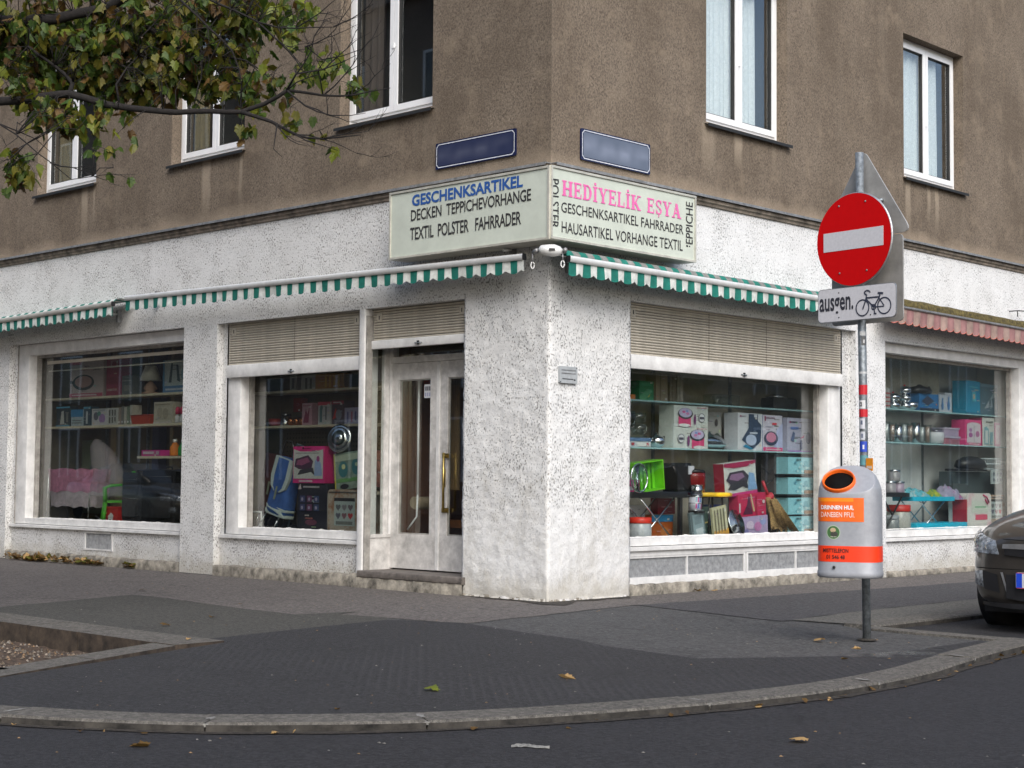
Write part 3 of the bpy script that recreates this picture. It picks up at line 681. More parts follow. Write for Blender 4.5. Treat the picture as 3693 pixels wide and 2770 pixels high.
for q, rt_ in (((-9.93, -9.858, .0905, .5, .0, 2.87), 0), ((-9.93, -1.14, .0905, .34, 2.8705, 2.96), 0), ((1.18, 5.25, .0905, .34, 2.8705, 2.96), RW), ((5.9, 9.8, .0905, .34, 2.8005, 2.9), RW)): MB().box(*q, 'frame_grey').build('bay_filler', bld, rot=rt_)  # unseen filler boxes, added so no sky light leaks past the frames
# bay parapets under the shop windows, plinths
def bay(x0, x1, z1, rot, ops=()): wall('parapet_wall', x0, x1, 0, z1, list(ops), 'roughcast_white', y=.085, rot=rot)
bay(B1[0], B1[1], .44, 0, [(-8.05, -7.43, .20, .39, .04)])
bay(B2[0], -2.69, .44, 0)
bay(5.09, B3[1], BT, RW)
wall('parapet_wall', B1[0], -9.855, .44, BT, [], 'roughcast_white', y=.085)
bay(B4[0], B4[1], .42, RW, [(8.35, 8.95, .17, .40, .04)])
wall('parapet_wall', B2[0], -5.10, .44, BT, [], 'roughcast_white', y=.085)
def plinth(x0, x1, rot, z=.115, y0=.012):
    mb = MB(); n = max(2, int((x1-x0)/.08)); random.seed(int(x0*10)+3); vs = []; fs = []
    for i in range(n+1):
        x = x0+(x1-x0)*i/n; a = random.uniform(-.012, .010); b = random.uniform(-.010, .006)
        vs += [(x, y0+a, -.01), (x, y0+a*.6, z+b-.02), (x, y0+.02+a*.3, z+b), (x, .086, z+b)]
    for i in range(n):
        for k in range(3): fs.append((i*4+k, (i+1)*4+k, (i+1)*4+k+1, i*4+k+1))
    mb.mesh(vs, fs, 'concrete_plinth', True); mb.build('plinth', bld, rot=rot)
plinth(-9.93, -5.86, 0); plinth(-5.18, -2.72, 0, .12, -.01); plinth(1.18, 5.24, RW, .10, .03); plinth(5.91, 9.8, RW, .06, .05)
mb = MB(); random.seed(21)
for side in (0, 1):
    for k in range(46):
        u = random.uniform(.0, 1.10); w = random.uniform(.02, .12); h = random.uniform(.002, .022)*random.random(); o_ = random.uniform(.004, .016)
        q = [(-u, -.004), (-u-w, -.004), (-u-w*.6, -o_-.006), (-u-w*.2, -o_-.006)] if side == 0 else [(.004, u-.02), (.004, u+w-.02), (.006+o_, u+w*.6-.02), (.006+o_, u+w*.2-.02)]
        b = [(x, y, -.002) for x, y in q]; t_ = [(x*.985 if side == 0 else x*.5, y*.5 if side == 0 else y, h+.006) for x, y in q]
        mb.mesh(b+t_, [(0, 1, 5, 4), (1, 2, 6, 5), (2, 3, 7, 6), (3, 0, 4, 7), (4, 5, 6, 7)], random.choice(['roughcast_column', 'concrete_plinth', 'frame_aged', 'roughcast_column']))
g = mb.build('plaster_crust', bld); g['kind'] = 'stuff'
# cornice
def cornice(x0, x1, rot):
    mb = MB(); prof = [(0, 3.955), (-.020, 3.962), (-.024, 3.985), (-.045, 3.998), (-.048, 4.03), (-.035, 4.038), (-.035, 4.05)]
    for a, b in zip(prof[:-1], prof[1:]): mb.poly([(x0, a[0], a[1]), (x1, a[0], a[1]), (x1, b[0], b[1]), (x0, b[0], b[1])], 'cornice_paint')
    mb.build('cornice', bld, rot=rot)
    m2 = MB(); k = x0
    m2.box(x0, x1, -.075, .0, 4.052, 4.060, 'zinc'); m2.box(x0, x1, -.078, -.072, 4.034, 4.0605, 'zinc')
    m2.build('cornice_flashing', bld, rot=rot)
cornice(-26, -.0, 0); cornice(.0, 30, RW)

# upper windows
def upper_window(a, b, z0, z1, rot, curtain, idx):
    w = b-a; root = thing_part = bpy.data.objects.new('window', None); scn.collection.objects.link(root); root.parent = bld
    root.rotation_euler = (0, 0, rot); root.location = (a, 0, z0) if rot == 0 else (0, a, z0)
    h = z1-z0; F = .14; mb = MB(); fw = .055
    mb.box(0, fw, F, F+.07, 0, h, 'upvc'); mb.box(w-fw, w, F, F+.07, 0, h, 'upvc')
    mb.box(fw, w-fw, F, F+.07, 0, fw+.02, 'upvc'); mb.box(fw, w-fw, F, F+.07, h-fw, h, 'upvc')
    mb.build('frame', root)
    mid = w/2; sashes = [(fw, mid), (mid, w-fw)]
    for s0, s1 in sashes:
        sb = MB(); t = .062; y0, y1 = F-.022, F+.04; zb, zt = fw+.022, h-fw
        sb.box(s0+.003, s0+t, y0, y1, zb, zt, 'upvc'); sb.box(s1-t, s1-.003, y0, y1, zb, zt, 'upvc')
        sb.box(s0+t, s1-t, y0, y1, zb, zb+t, 'upvc'); sb.box(s0+t, s1-t, y0, y1, zt-t, zt, 'upvc')
        g = .010
        for q in ((s0+t, s0+t+g, zb+t, zt-t), (s1-t-g, s1-t, zb+t, zt-t), (s0+t+g, s1-t-g, zb+t, zb+t+g), (s0+t+g, s1-t-g, zt-t-g, zt-t)):
            sb.box(q[0], q[1], y0+.012, y1-.004, q[2], q[3], 'gasket')
        sb.build('sash', root)
        MB().box(s0+t-.001, s1-t+.001, F+.012, F+.016, zb+t-.001, zt-t+.001, 'window_glass').build('pane', root)
    # handle between the sashes
    MB().box(mid-.012, mid+.012, F-.035, F-.022, h*.42, h*.42+.05, 'upvc').build('cover_strip', root)
    sl = MB(); sl.mesh([(-.03, -.05, -.03), (w+.03, -.05, -.03), (w+.03, F, .012), (-.03, F, .012), (-.03, -.05, -.05), (w+.03, -.05, -.05), (w+.03, 0.0, -.05), (-.03, 0.0, -.05)],
        [(0, 1, 2, 3), (4, 5, 1, 0)], 'upvc' if rot else 'upvc')
    sl.box(-.032, w+.032, -.056, -.050, -.056, -.024, 'gasket')
    sl.build('sill', root)
    # plaster band round the opening, a hand proud
    rb = MB(); m = 'render_left' if rot == 0 else 'render_right'
    rb.box(-.03, w+.03, F+.07, F+.10, -.02, h+.02, 'frame_grey') if False else None
    # room behind
    rm = MB(); d = 1.6; y0 = F+.075
    for q in ([(0, y0, 0), (0, y0, h), (0, d, h), (0, d, 0)], [(w, y0, 0), (w, y0, h), (w, d, h), (w, d, 0)], [(0, y0, h), (w, y0, h), (w, d, h), (0, d, h)], [(0, y0, 0), (w, y0, 0), (w, d, 0), (0, d, 0)], [(0, d, 0), (w, d, 0), (w, d, h), (0, d, h)]): rm.poly(q, cm((.10, .09, .075), .9))
    rm.build('room', root)
    if curtain == 'white':
        cb = MB(); vs = []; fs = []
        for (c0, c1) in ((fw+.0, mid+.06), (mid+.02, w-.27)):
            base = len(vs); n = 60
            for i in range(n+1):
                x = c0+(c1-c0)*i/n; yy = F+.09+.016*math.sin(x*70)+.010*math.sin(x*31+1)
                vs += [(x, yy, .03), (x, yy+.01, h-.03)]
            for i in range(n): fs.append((base+i*2, base+i*2+2, base+i*2+3, base+i*2+1))
        cb.mesh(vs, fs, cm((.85, .86, .86), .9), True); cb.build('curtain', root)
    elif curtain:
        cb = MB(); vs = []; fs = []; n = 40; c0, c1 = fw, fw+.33
        for i in range(n+1):
            x = c0+(c1-c0)*i/n; yy = F+.16+.03*math.sin(x*60); vs += [(x, yy, .03), (x, yy+.01, h-.03)]
        for i in range(n): fs.append((i*2, i*2+2, i*2+3, i*2+1))
        cb.mesh(vs, fs, cm(curtain, .9), True); cb.build('curtain', root)
for i, (a, b) in enumerate(UL):
    for dz in (0, 3.3): upper_window(a, b, UZ0+dz, UZ1+dz, 0, (.36, .27, .14) if i < 3 else (.16, .12, .10), i)
for i, (a, b) in enumerate(UR):
    for dz in (0, 3.3): upper_window(a, b, UZ0+dz, UZ1+dz, RW, 'white', i)

# ---------------------------------------------------------------- shop windows
def shop_window(x0, x1, z0, z1, rot, gl, fl, fr, m='frame_white', top=.12, yf=.10, glass='shop_glass'):
    # outer timber frame, deep rebate, glass; gl = depth of the glass
    root = bpy.data.objects.new('shop_window', None); scn.collection.objects.link(root); root.parent = bld
    root.rotation_euler = (0, 0, rot)
    mb = MB()
    if fl: mb.rbox(x0, x0+fl, yf, gl-.004, z0, z1, m, .008, 2, axis='z'); 
    if fr: mb.rbox(x1-fr, x1, yf, gl-.004, z0, z1, m, .008, 2, axis='z')
    mb.box(x0+fl, x1-fr, yf+.002, gl-.004, z0, z0+.075, m); mb.box(x0+fl, x1-fr, yf+.002, gl-.004, z1-top, z1, m)
    mb.build('frame', root)
    mb = MB(); t = .035                                     # inner glazing bead in a greyer paint
    a, b, c, d = x0+fl, x1-fr, z0+.075, z1-top
    mb.box(a, a+t, gl-.06, gl-.003, c, d, 'frame_grey'); mb.box(b-t, b, gl-.06, gl-.003, c, d, 'frame_grey')
    mb.box(a+t, b-t, gl-.06, gl-.003, d-t, d, 'frame_grey'); mb.build('glazing_bead', root)
    MB().box(a, b, gl, gl+.006, c-.01, d, glass).build('pane', root)
    mb = MB()
    mb.mesh([(x0-.06, .045, z0-.045), (x1+.0, .045, z0-.045), (x1, .045, z0-.012), (x0-.06, .045, z0-.012), (x1, gl-.01, z0+.004), (x0-.06, gl-.01, z0+.004), (x0-.06, .086, z0-.045), (x1, .086, z0-.045)],
            [(0, 1, 2, 3), (3, 2, 4, 5), (6, 7, 1, 0), (6, 0, 3, 5), (1, 7, 4, 2)], m)
    mb.build('sill', root); return root
w1 = shop_window(-9.86, -5.80, .47, 2.865, 0, .28, .27, .05, 'frame_white', .14, glass='shop_glass_dim')
w2 = shop_window(-5.10, -2.70, .47, 2.865, 0, .28, .24, .03, 'frame_white', .14, glass='shop_glass_dim')
w3 = shop_window(1.17, 5.08, .47, 2.865, RW, .28, .0, .26, 'frame_white', .14)
w4 = shop_window(5.90, 9.74, .46, 2.80, RW, .28, .0, .22, 'frame_white', .12)
# chipped paint crumbs on the sills
for root, xa, xb in ((w1, -9.5, -5.9), (w2, -4.8, -2.8), (w3, 1.2, 4.8), (w4, 6.0, 9.5)):
    random.seed(int(xa*7)); mb = MB()
    vs = []; n = int((xb-xa)/.03)
    for i in range(n): 
        x = xa+(xb-xa)*i/n; h = .004+.013*max(0, noise.noise(Vector((x*9, 0, 0))))+random.uniform(0, .005)
        mb.box(x, x+.03, .262, .2795, .544, .546+h, 'frame_white')
    mb.build('putty_edge', root)
MB().box(-9.40, -5.85, .262, .279, 2.60, 2.64, 'panel_cream').box(-9.40, -5.85, .29, .32, 2.50, 2.515, 'panel_cream').build('blind_edge', w1)

# roller shutters, every slat an object
slat_me = {}
def shutter(x0, x1, z0, zslat, z1, rot, y=.085, barm='frame_white', seams=()):
    root = bpy.data.objects.new('roller_shutter', None); scn.collection.objects.link(root); root.parent = bld; root.rotation_euler = (0, 0, rot)
    pitch = .0275; n = int((z1-zslat)/pitch)+1
    prof = [(.004, 0), (-.008, .002), (-.013, .012), (-.010, .021), (.004, .0245), (.005, .0275)]
    mb = MB(); L = x1-x0
    for (ya, za), (yb, zb) in zip(prof[:-1], prof[1:]): mb.poly([(0, ya, za), (L, ya, za), (L, yb, zb), (0, yb, zb)], 'slat_beige', True)
    first = None
    for k in range(n):
        if first is None: first = mb.build('slat', root, (x0, y, zslat+k*pitch)); o = first
        else: o = dup(first, root, (x0, y, zslat+k*pitch))
        random.seed(k+int(x0*9)); o.location.x += random.uniform(-.004, .004); o.location.y += random.uniform(-.0015, .0015)
    b = MB(); b.rbox(x0-.005, x1+.005, y-.030, y+.012, z0, zslat+.004, barm, .006, 2, axis='x'); b.build('bottom_bar', root)
    bk = MB(); bk.box(x0, x1, y+.004, y+.012, zslat, z1, 'gasket')
    bk.build('shutter_backing', root)
    mx = (x0+x1)/2
    for q in (x0+.06, x1-.14): h = MB(); h.box(q, q+.07, y-.017, y-.008, z1-.13, z1-.05, 'slat_beige'); h.box(q+.030, q+.040, y-.020, y-.0168, z1-.11, z1-.07, 'gasket'); h.build('slat_clip', root)
    for s in seams: MB().box(s-.004, s+.004, y-.0125, y-.009, zslat, z1, cm((.18, .16, .13))).build('seam', root)
    m = MB(); m.tube([(mx-.05, y-.034, z0+.035), (mx-.02, y-.052, z0+.03), (mx+.02, y-.052, z0+.03), (mx+.05, y-.034, z0+.035)], .007, 'galvanised'); m.box(mx-.012, mx+.012, y-.045, y-.031, z0+.015, z0+.055, 'gasket')
    m.build('pull_handle', root); return root
shutter(-5.06, -2.71, 2.245, 2.385, 2.862, 0, seams=(-3.86,))
shutter(1.185, 5.03, 2.215, 2.352, 2.862, RW, .075, seams=(2.52, 3.55))
shutter(-2.57, -1.145, 2.45, 2.535, 2.866, 0, .10)
MB().box(-5.06, -2.71, .03, .074, 2.8625, 2.8695, 'frame_grey').build('shutter_slot', bld)
# post between display window and door
mb = MB(); mb.rbox(-2.69, -2.60, -.004, .10, .125, 2.868, 'frame_white', .010, 2, axis='z'); mb.box(-2.598, -2.580, .012, .09, .15, 2.80, 'frame_grey'); mb.build('door_post', bld)
# right jamb boards of window 3
MB().box(5.035, 5.095, .055, .10, .47, 2.866, 'frame_aged').build('shutter_rail', bld)
# glazed return beside the door
rt = bpy.data.objects.new('side_window', None); scn.collection.objects.link(rt); rt.parent = bld
mb = MB(); X = -2.60
mb.box(X-.05, X, .09, .42, .13, .50, 'frame_aged'); mb.box(X-.03, X+.012, .10, .40, .50, .535, 'frame_aged')
mb.box(X-.05, X, .285, .345, .535, 2.86, 'frame_aged'); mb.box(X-.045, X+.008, .352, .418, .5355, 2.86, 'frame_white'); mb.box(X-.05, X, .09, .284, 2.56, 2.86, 'frame_aged'); mb.build('frame', rt)
MB().box(X-.02, X-.014, .10, .285, .535, 2.56, 'shop_glass').build('pane', rt)

# door: two leaves with tall panes, transom, recess walls and step
D = .42; door = bpy.data.objects.new('door', None); scn.collection.objects.link(door); door.parent = bld
def leaf(x0, x1, hl):
    lf = MB(); z0, z1 = .185, 2.315; st = .115; zb = .54; zt = 2.145; y0, y1 = D-.04, D
    sl, sr = (.125, .125) if not hl else (.120, .13)
    lf.box(x0, x0+sl, y0, y1, z0, z1, 'frame_aged'); lf.box(x1-sr, x1, y0, y1, z0, z1, 'frame_aged')
    lf.box(x0+sl, x1-sr, y0, y1, z0, zb, 'frame_aged'); lf.box(x0+sl, x1-sr, y0, y1, zt, z1, 'frame_aged')
    t = .014
    for q in ((x0+sl, x0+sl+t, zb, zt), (x1-sr-t, x1-sr, zb, zt), (x0+sl+t, x1-sr-t, zb, zb+t), (x0+sl+t, x1-sr-t, zt-t, zt)): lf.box(q[0], q[1], y0+.012, y1-.004, q[2], q[3], 'frame_grey')
    lf.box(x0+sl-.004, x1-sr+.004, y0+.020, y0+.0245, zb-.004, zt+.004, 'shop_glass')
    return lf.build('door_leaf', door)
l1 = leaf(-2.605, -1.878, 0); l2 = leaf(-1.870, -1.135, 1)
mb = MB(); mb.box(-1.895, -1.855, D-.056, D-.041, .19, 2.31, 'frame_white'); mb.build('cover_strip', door)
mb = MB(); mb.box(-2.66, -1.13, D-.06, D+.02, 2.318, 2.385, 'frame_aged'); mb.box(-2.655, -2.61, D-.058, D+.02, .17, 2.317, 'frame_aged'); mb.box(-2.655, -2.56, D-.055, D+.02, 2.386, 2.86, 'frame_aged'); mb.build('door_frame', door)
MB().box(-2.56, -1.13, D-.01, D-.005, 2.386, 2.86, 'shop_glass').build('transom_pane', door)
mb = MB(); hx = -1.735; 
mb.tube([(hx, D-.10, .79), (hx, D-.10, 1.38)], .013, 'brass', 10); mb.tube([(hx, D-.10, 1.345), (hx, D-.04, 1.345)], .009, 'brass'); mb.tube([(hx, D-.10, .80), (hx, D-.04, .80)], .009, 'brass')
mb.box(hx-.075, hx+.02, D-.052, D-.0415, 1.325, 1.372, 'brass'); mb.box(hx-.075, hx+.02, D-.052, D-.0415, .775, .822, 'brass'); mb.build('handle', door)
mb = MB(); mb.rbox(-1.80, -1.765, D-.047, D-.0405, 1.03, 1.22, 'brass', .01, 3); mb.lathe([(.008, 0), (.008, .004)], 'gasket', T=Matrix.Translation((-1.783, D-.047, 1.10)) @ Matrix.Rotation(PI/2, 4, 'X'), seg=10); mb.build('lock_plate', door)
mb = MB(); y = D-.0225; mb.box(-2.115, -1.985, y, y+.001, 1.945, 2.085, cm((.62, .62, .64)))
for k, (a, b) in enumerate(((.01, .05), (.06, .10), (.075, .12), (.02, .06))): 
    mb.box(-2.10+k*.028, -2.08+k*.028, y-.001, y-.0002, 2.02, 2.065, cm((.10, .10, .12))); mb.box(-2.10+k*.03, -2.085+k*.03, y-.001, y-.0002, 1.96, 2.0, cm((.25, .27, .45)))
mb.build('paper_notice', door)
mb = MB(); mb.rbox(-2.62, -1.08, -.05, D+.05, .10, .170, 'step_top', .012, 2, axis='x')
mb.build('doorstep', bld)
mb = MB(); n = 30; vs = []; fs = []
random.seed(9)
for i in range(n+1):
    x = -2.74+1.66*i/n; vs += [(x, -.045+random.uniform(-.008, .008), -.01), (x, -.040+random.uniform(-.006, .006), .135), (x, .05, .136)]
for i in range(n):
    for k in range(2): fs.append((i*3+k, (i+1)*3+k, (i+1)*3+k+1, i*3+k+1))
mb.mesh(vs, fs, 'concrete_plinth', True); mb.build('step_riser', bld)
mb = MB(); mb.poly([(-1.13, .12, .1), (-1.13, .5, .1), (-1.13, .5, 2.87), (-1.13, .12, 2.87)], 'frame_aged'); mb.poly([(-2.6, .09, 2.868), (-1.13, .09, 2.868), (-1.13, .5, 2.868), (-2.6, .5, 2.868)], 'frame_aged'); mb.build('recess_lining', bld)

# vents
def vent(x0, x1, z0, z1, rot, y=.085, cols=1):
    root = bpy.data.objects.new('vent_grille', None); scn.collection.objects.link(root); root.parent = bld; root.rotation_euler = (0, 0, rot)
    mb = MB(); t = .022
    mb.box(x0-t, x1+t, y-.010, y+.02, z1, z1+t, 'frame_white'); mb.box(x0-t, x1+t, y-.010, y+.02, z0-t, z0, 'frame_white')
    for k in range(cols+1):
        xx = x0+(x1-x0)*k/cols; mb.box(xx-t*(1 if k in (0,) else .5), xx+t*(1 if k == cols else .5)-(0), y-.009, y+.02, z0+.0005, z1-.0005, 'frame_white')
    mb.build('frame', root)
    g = MB(); st = .011; n = int((x1-x0)/st)
    for i in range(n): g.box(x0+i*st+.001, x0+i*st+.0065, y+.004, y+.010, z0, z1, 'wire_grille')
    m = int((z1-z0)/st)
    for i in range(m): g.box(x0, x1, y+.0105, y+.013, z0+i*st, z0+i*st+.0045, 'wire_grille')
    g.box(x0, x1, y+.03, y+.034, z0, z1, cm((.12, .12, .12))); gg = g.build('mesh_screen', root); gg['kind'] = 'stuff'
vent(-8.05, -7.43, .20, .39, 0); vent(8.36, 8.94, .18, .39, RW)
MB().box(1.17, 5.09, .075, .11, .09, .145, 'frame_white').box(1.17, 5.09, .075, .11, .37, .425, 'frame_white').box(1.17, 5.1, .112, .13, .0, .44, 'frame_grey').build('grille_frame', bld, rot=RW)
vent(1.20, 3.17, .165, .35, RW, .09, 2); vent(3.23, 5.05, .165, .35, RW, .09, 2)
# interiors of the four display windows
def case(x0, x1, yb, rot, back, z0=.50, z1=2.95, sides='panel_cream'):
    mb = MB(); y0 = .288
    mb.poly([(x0, yb, z0), (x1, yb, z0), (x1, yb, z1), (x0, yb, z1)], back)
    mb.poly([(x0, y0, z0), (x1, y0, z0), (x1, yb, z0), (x0, yb, z0)], 'shop_floor'); mb.poly([(x0, y0, z1), (x0, yb, z1), (x1, yb, z1), (x1, y0, z1)], sides)
    mb.poly([(x0, y0, z0), (x0, yb, z0), (x0, yb, z1), (x0, y0, z1)], sides); mb.poly([(x1, yb, z0), (x1, y0, z0), (x1, y0, z1), (x1, yb, z1)], sides)
    mb.build('display_case', bld, rot=rot)
case(-9.86, -5.86, 1.15, 0, 'panel_brown', sides='panel_brown')
case(-5.35, -2.66, 1.05, 0, 'panel_brown', sides='panel_brown')
case(1.18, 5.3, .98, RW, 'panel_cream')
case(5.92, 10.0, .98, RW, 'panel_pale', sides='panel_pale')
# shop room behind the door
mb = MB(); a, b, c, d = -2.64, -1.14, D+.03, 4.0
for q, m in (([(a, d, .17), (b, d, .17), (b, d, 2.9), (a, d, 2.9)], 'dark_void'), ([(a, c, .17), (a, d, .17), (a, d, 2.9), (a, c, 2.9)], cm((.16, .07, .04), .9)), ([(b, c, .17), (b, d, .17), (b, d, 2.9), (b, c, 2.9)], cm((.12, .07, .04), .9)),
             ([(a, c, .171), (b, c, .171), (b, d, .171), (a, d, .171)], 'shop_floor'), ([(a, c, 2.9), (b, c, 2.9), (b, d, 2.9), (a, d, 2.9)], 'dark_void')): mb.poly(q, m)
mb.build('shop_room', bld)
o_ = MB().tube([(-2.33, D+.10, 2.14), (-2.33, D+.10, .95)], .012, 'upvc', 6).tube([(-2.33, D+.10, .95), (-2.33, D+.09, .72), (-2.40, D+.08, .64), (-2.46, D+.08, .58)], .010, 'upvc', 6).build('pull_rod', bld)
MB().rbox(-2.47, -2.33, D+.12, D+.45, .80, .92, mat('cardboard', (.32, .25, .16), .9), .05, 5, Matrix.Translation((-2.4, D+.3, .86)) @ Matrix.Rotation(.35, 4, 'Y') @ Matrix.Translation((2.4, -D-.3, -.86))).build('cardboard_roll', bld)
mb = MB(); vs = []; fs = []
for i in range(50):
    x = -2.28+.30*i/49; vs += [(x, D+.35+.02*math.sin(i*1.3), 1.0), (x, D+.35+.02*math.sin(i*1.3), 2.2)]
for i in range(49): fs.append((i*2, i*2+2, i*2+3, i*2+1))
mb.mesh(vs, fs, cm((.30, .19, .09), .9), True); mb.build('door_curtain', bld)
MB().box(-2.47, -2.28, D+.3, D+.32, 1.98, 2.16, cm((.35, .05, .02))).build('red_card', bld)
MB().box(-2.45, -2.1, D+.5, D+.8, .60, .68, cm((.30, .11, .03))).build('low_stool', bld)
MB().box(-1.22, -1.165, D+.02, D+.03, .56, .76, cm((.6, .6, .6))).build('white_card', bld)
MB().tube([(-1.40, D+.25, .75), (-1.40, D+.25, 1.5)], .012, 'brass').tube([(-1.40, D+.25, 1.2), (-1.3, D+.3, 1.35)], .008, 'brass').build('brass_rail', bld)
# shelves are fixed to the building: boards as parts
def shelf(x0, x1, z0, z1, y0, dp, rot, m, br=True):
    mb = MB(); mb.box(x0, x1, y0, y0+dp, z0, z1, m); return mb.build('shelf', bld, rot=rot)
shelf(-9.84, -5.87, 2.128, 2.158, .50, .32, 0, 'shelf_wood')
shelf(-9.84, -5.87, 1.745, 1.775, .50, .32, 0, 'shelf_wood')
shelf(-7.56, -5.87, 1.338, 1.368, .50, .30, 0, 'shelf_wood')
shelf(-5.33, -2.67, 2.085, 2.113, .60, .30, 0, 'shelf_wood')
shelf(-5.33, -2.67, 1.683, 1.711, .60, .30, 0, 'shelf_wood')
for z in (1.928, 1.443): 
    for a, b in ((1.20, 2.70), (2.705, 4.10), (4.105, 5.28)): shelf(a, b, z, z+.016, .445, .30, RW, 'shelf_glass')
for z in (2.026, 1.607):
    for a, b in ((5.94, 7.2), (7.205, 8.45), (8.455, 9.98)): shelf(a, b, z, z+.016, .445, .30, RW, 'shelf_glass')
# shelf bracket rails
mb = MB()
for x in (-9.3, -8.3, -7.3, -6.3): mb.box(x, x+.03, 1.12, 1.148, .55, 2.8, 'galvanised')
mb.build('shelf_rail', bld)
mb = MB()
for x in (1.6, 2.7, 4.1): mb.box(x, x+.03, .95, .978, .55, 2.8, 'galvanised')
for x in (6.5, 7.2, 8.45): mb.box(x, x+.025, .955, .978, .55, 2.8, 'galvanised')
mb.build('shelf_rail', bld, rot=RW)
mb = MB(); mb.box(-8.95, -8.82, .98, 1.10, .51, 2.9, cm((.36, .28, .16))); mb.box(-7.95, -7.80, .98, 1.10, .51, 2.9, cm((.05, .05, .10))); mb.box(-7.55, -7.48, .98, 1.1, .51, 2.9, cm((.36, .28, .16))); mb.box(-9.7, -9.2, 1.0, 1.05, .6, 1.6, cm((.18, .22, .15))); mb.build('back_curtain', bld)
mb = MB()
for i in range(46):
    for j in range(14): mb.box(-5.2+i*.055, -5.2+i*.055+.012, 1.044, 1.048, .95+j*.052, .95+j*.052+.016, 'gasket')
g = mb.build('pegboard_holes', bld); g['kind'] = 'stuff'
MB().box(-1.4+8.17, 8.72, .86, .90, 2.045, 2.75, 'panel_cream').build('back_panel', bld, rot=RW)

# ================================================================ GOODS IN THE WINDOWS
def place(name, label, cat, w, xc, z, y=.5, group=None, roty=0, yaw=0):
    if w == 'L': return thing(name, label, cat, (xc, y, z), (0, roty, yaw), group)
    return thing(name, label, cat, (-y, xc, z), (0, roty, PI/2+yaw) if not roty else Matrix.Rotation(PI/2+yaw, 3, 'Z').to_4x4().to_euler(), group)
def fit(o, w, xc, z, y, tilt=0, yaw=0, lean=0):
    R = Matrix.Rotation(yaw + (PI/2 if w == 'R' else 0), 4, 'Z') @ Matrix.Rotation(tilt, 4, 'Y') @ Matrix.Rotation(lean, 4, 'X')
    o.rotation_euler = R.to_euler(); o.location = (xc, y, z) if w == 'L' else (-y, xc, z)
    return o
def deco(mb, W, H, marks, y=-.0008):
    k = 0
    for d in marks:
        k += 1; yy = y-.0006*k; m = cm(d[-1], .45)
        if d[0] == 'r': x0, z0, x1, z1 = d[1:5]; mb.poly([(x0*W-W/2, yy, z0*H), (x1*W-W/2, yy, z0*H), (x1*W-W/2, yy, z1*H), (x0*W-W/2, yy, z1*H)], m)
        elif d[0] == 'e': mb.poly([(d[1]*W-W/2+d[3]*W*math.cos(2*PI*i/20), yy, d[2]*H+d[4]*H*math.sin(2*PI*i/20)) for i in range(20)], m)
        elif d[0] == 'p': mb.poly([(a*W-W/2, yy, b*H) for a, b in d[1]], m)
        elif d[0] == 't':      # rows of small print, unreadable dashes
            x0, z0, x1, z1 = d[1:5]; random.seed(int((x0+z0)*1000)); x = x0
            while x < x1:
                w = random.uniform(.012, .03); mb.poly([(x*W-W/2, yy, z0*H), (min(x+w, x1)*W-W/2, yy, z0*H), (min(x+w, x1)*W-W/2, yy, z1*H), (x*W-W/2, yy, z1*H)], m); x += w+.010
def carton(label, w, r, y, col, marks=(), dp=.18, cat='box', name='product_box', tilt=0, yaw=0, lean=0, side=None, top=None, group=None, z=None):
    x0, x1, z0, z1 = r; W = abs(x1-x0); H = z1-z0; mb = MB(); m = cm(col, .5)
    mb.box(-W/2, W/2, 0, dp, 0, H, m)
    if side: mb.poly([(W/2+.0006, 0, 0), (W/2+.0006, dp, 0), (W/2+.0006, dp, H), (W/2+.0006, 0, H)], cm(side, .5)); mb.poly([(-W/2-.0006, dp, 0), (-W/2-.0006, 0, 0), (-W/2-.0006, 0, H), (-W/2-.0006, dp, H)], cm(side, .5))
    if top: mb.poly([(-W/2, 0, H+.0006), (W/2, 0, H+.0006), (W/2, dp, H+.0006), (-W/2, dp, H+.0006)], cm(top, .5))
    rg = random.Random(int(abs(x0)*1000+z0*77)); lum = sum(col)/3; ink = (.12, .11, .12) if lum > .25 else (.50, .48, .46); ex = []
    if W*H > .012:
        for _ in range(3 if W*H < .06 else 6):
            a = rg.uniform(.04, .75); b = rg.uniform(.06, .90); ex.append(('t', a, b, min(.96, a+rg.uniform(.12, .3)), b+rg.uniform(.012, .03), tuple(min(.8, v*rg.uniform(.7, 1.4)) for v in ink)))
        for _ in range(3): a = rg.uniform(.03, .88); b = rg.uniform(.03, .88); ex.append(('r', a, b, a+rg.uniform(.04, .10), b+rg.uniform(.03, .08), tuple(min(.75, max(.02, v*rg.uniform(.4, 1.7))) for v in col)))
        a = rg.uniform(.66, .84); b = rg.uniform(.02, .12) if rg.random() < .5 else rg.uniform(.78, .88); ex += [('r', a, b, a+.055/W*.6, b+.03/H*.6, (.68, .68, .62)), ('r', a+.006/W, b+.006/H, a+.026/W, b+.012/H, (.12, .10, .12))]
    deco(mb, W, H, ex[:-2]+list(marks)+ex[-2:]); yaw += rg.uniform(-.07, .07); o = mb.build(name); tag(o, label, cat, group)
    return fit(o, w, (x0+x1)/2, z0 if z is None else z, y, tilt, yaw, lean)
WHT = (.70, .70, .70); PNK = (.62, .05, .20); MAG = (.66, .03, .22); NVY = (.03, .06, .14); LAV = (.52, .52, .68); GRY = (.25, .25, .26); SKY = (.30, .60, .70); BLK = (.025, .025, .03); RED = (.55, .03, .03)
A1, A2, A3 = 2.159, 1.776, 1.369
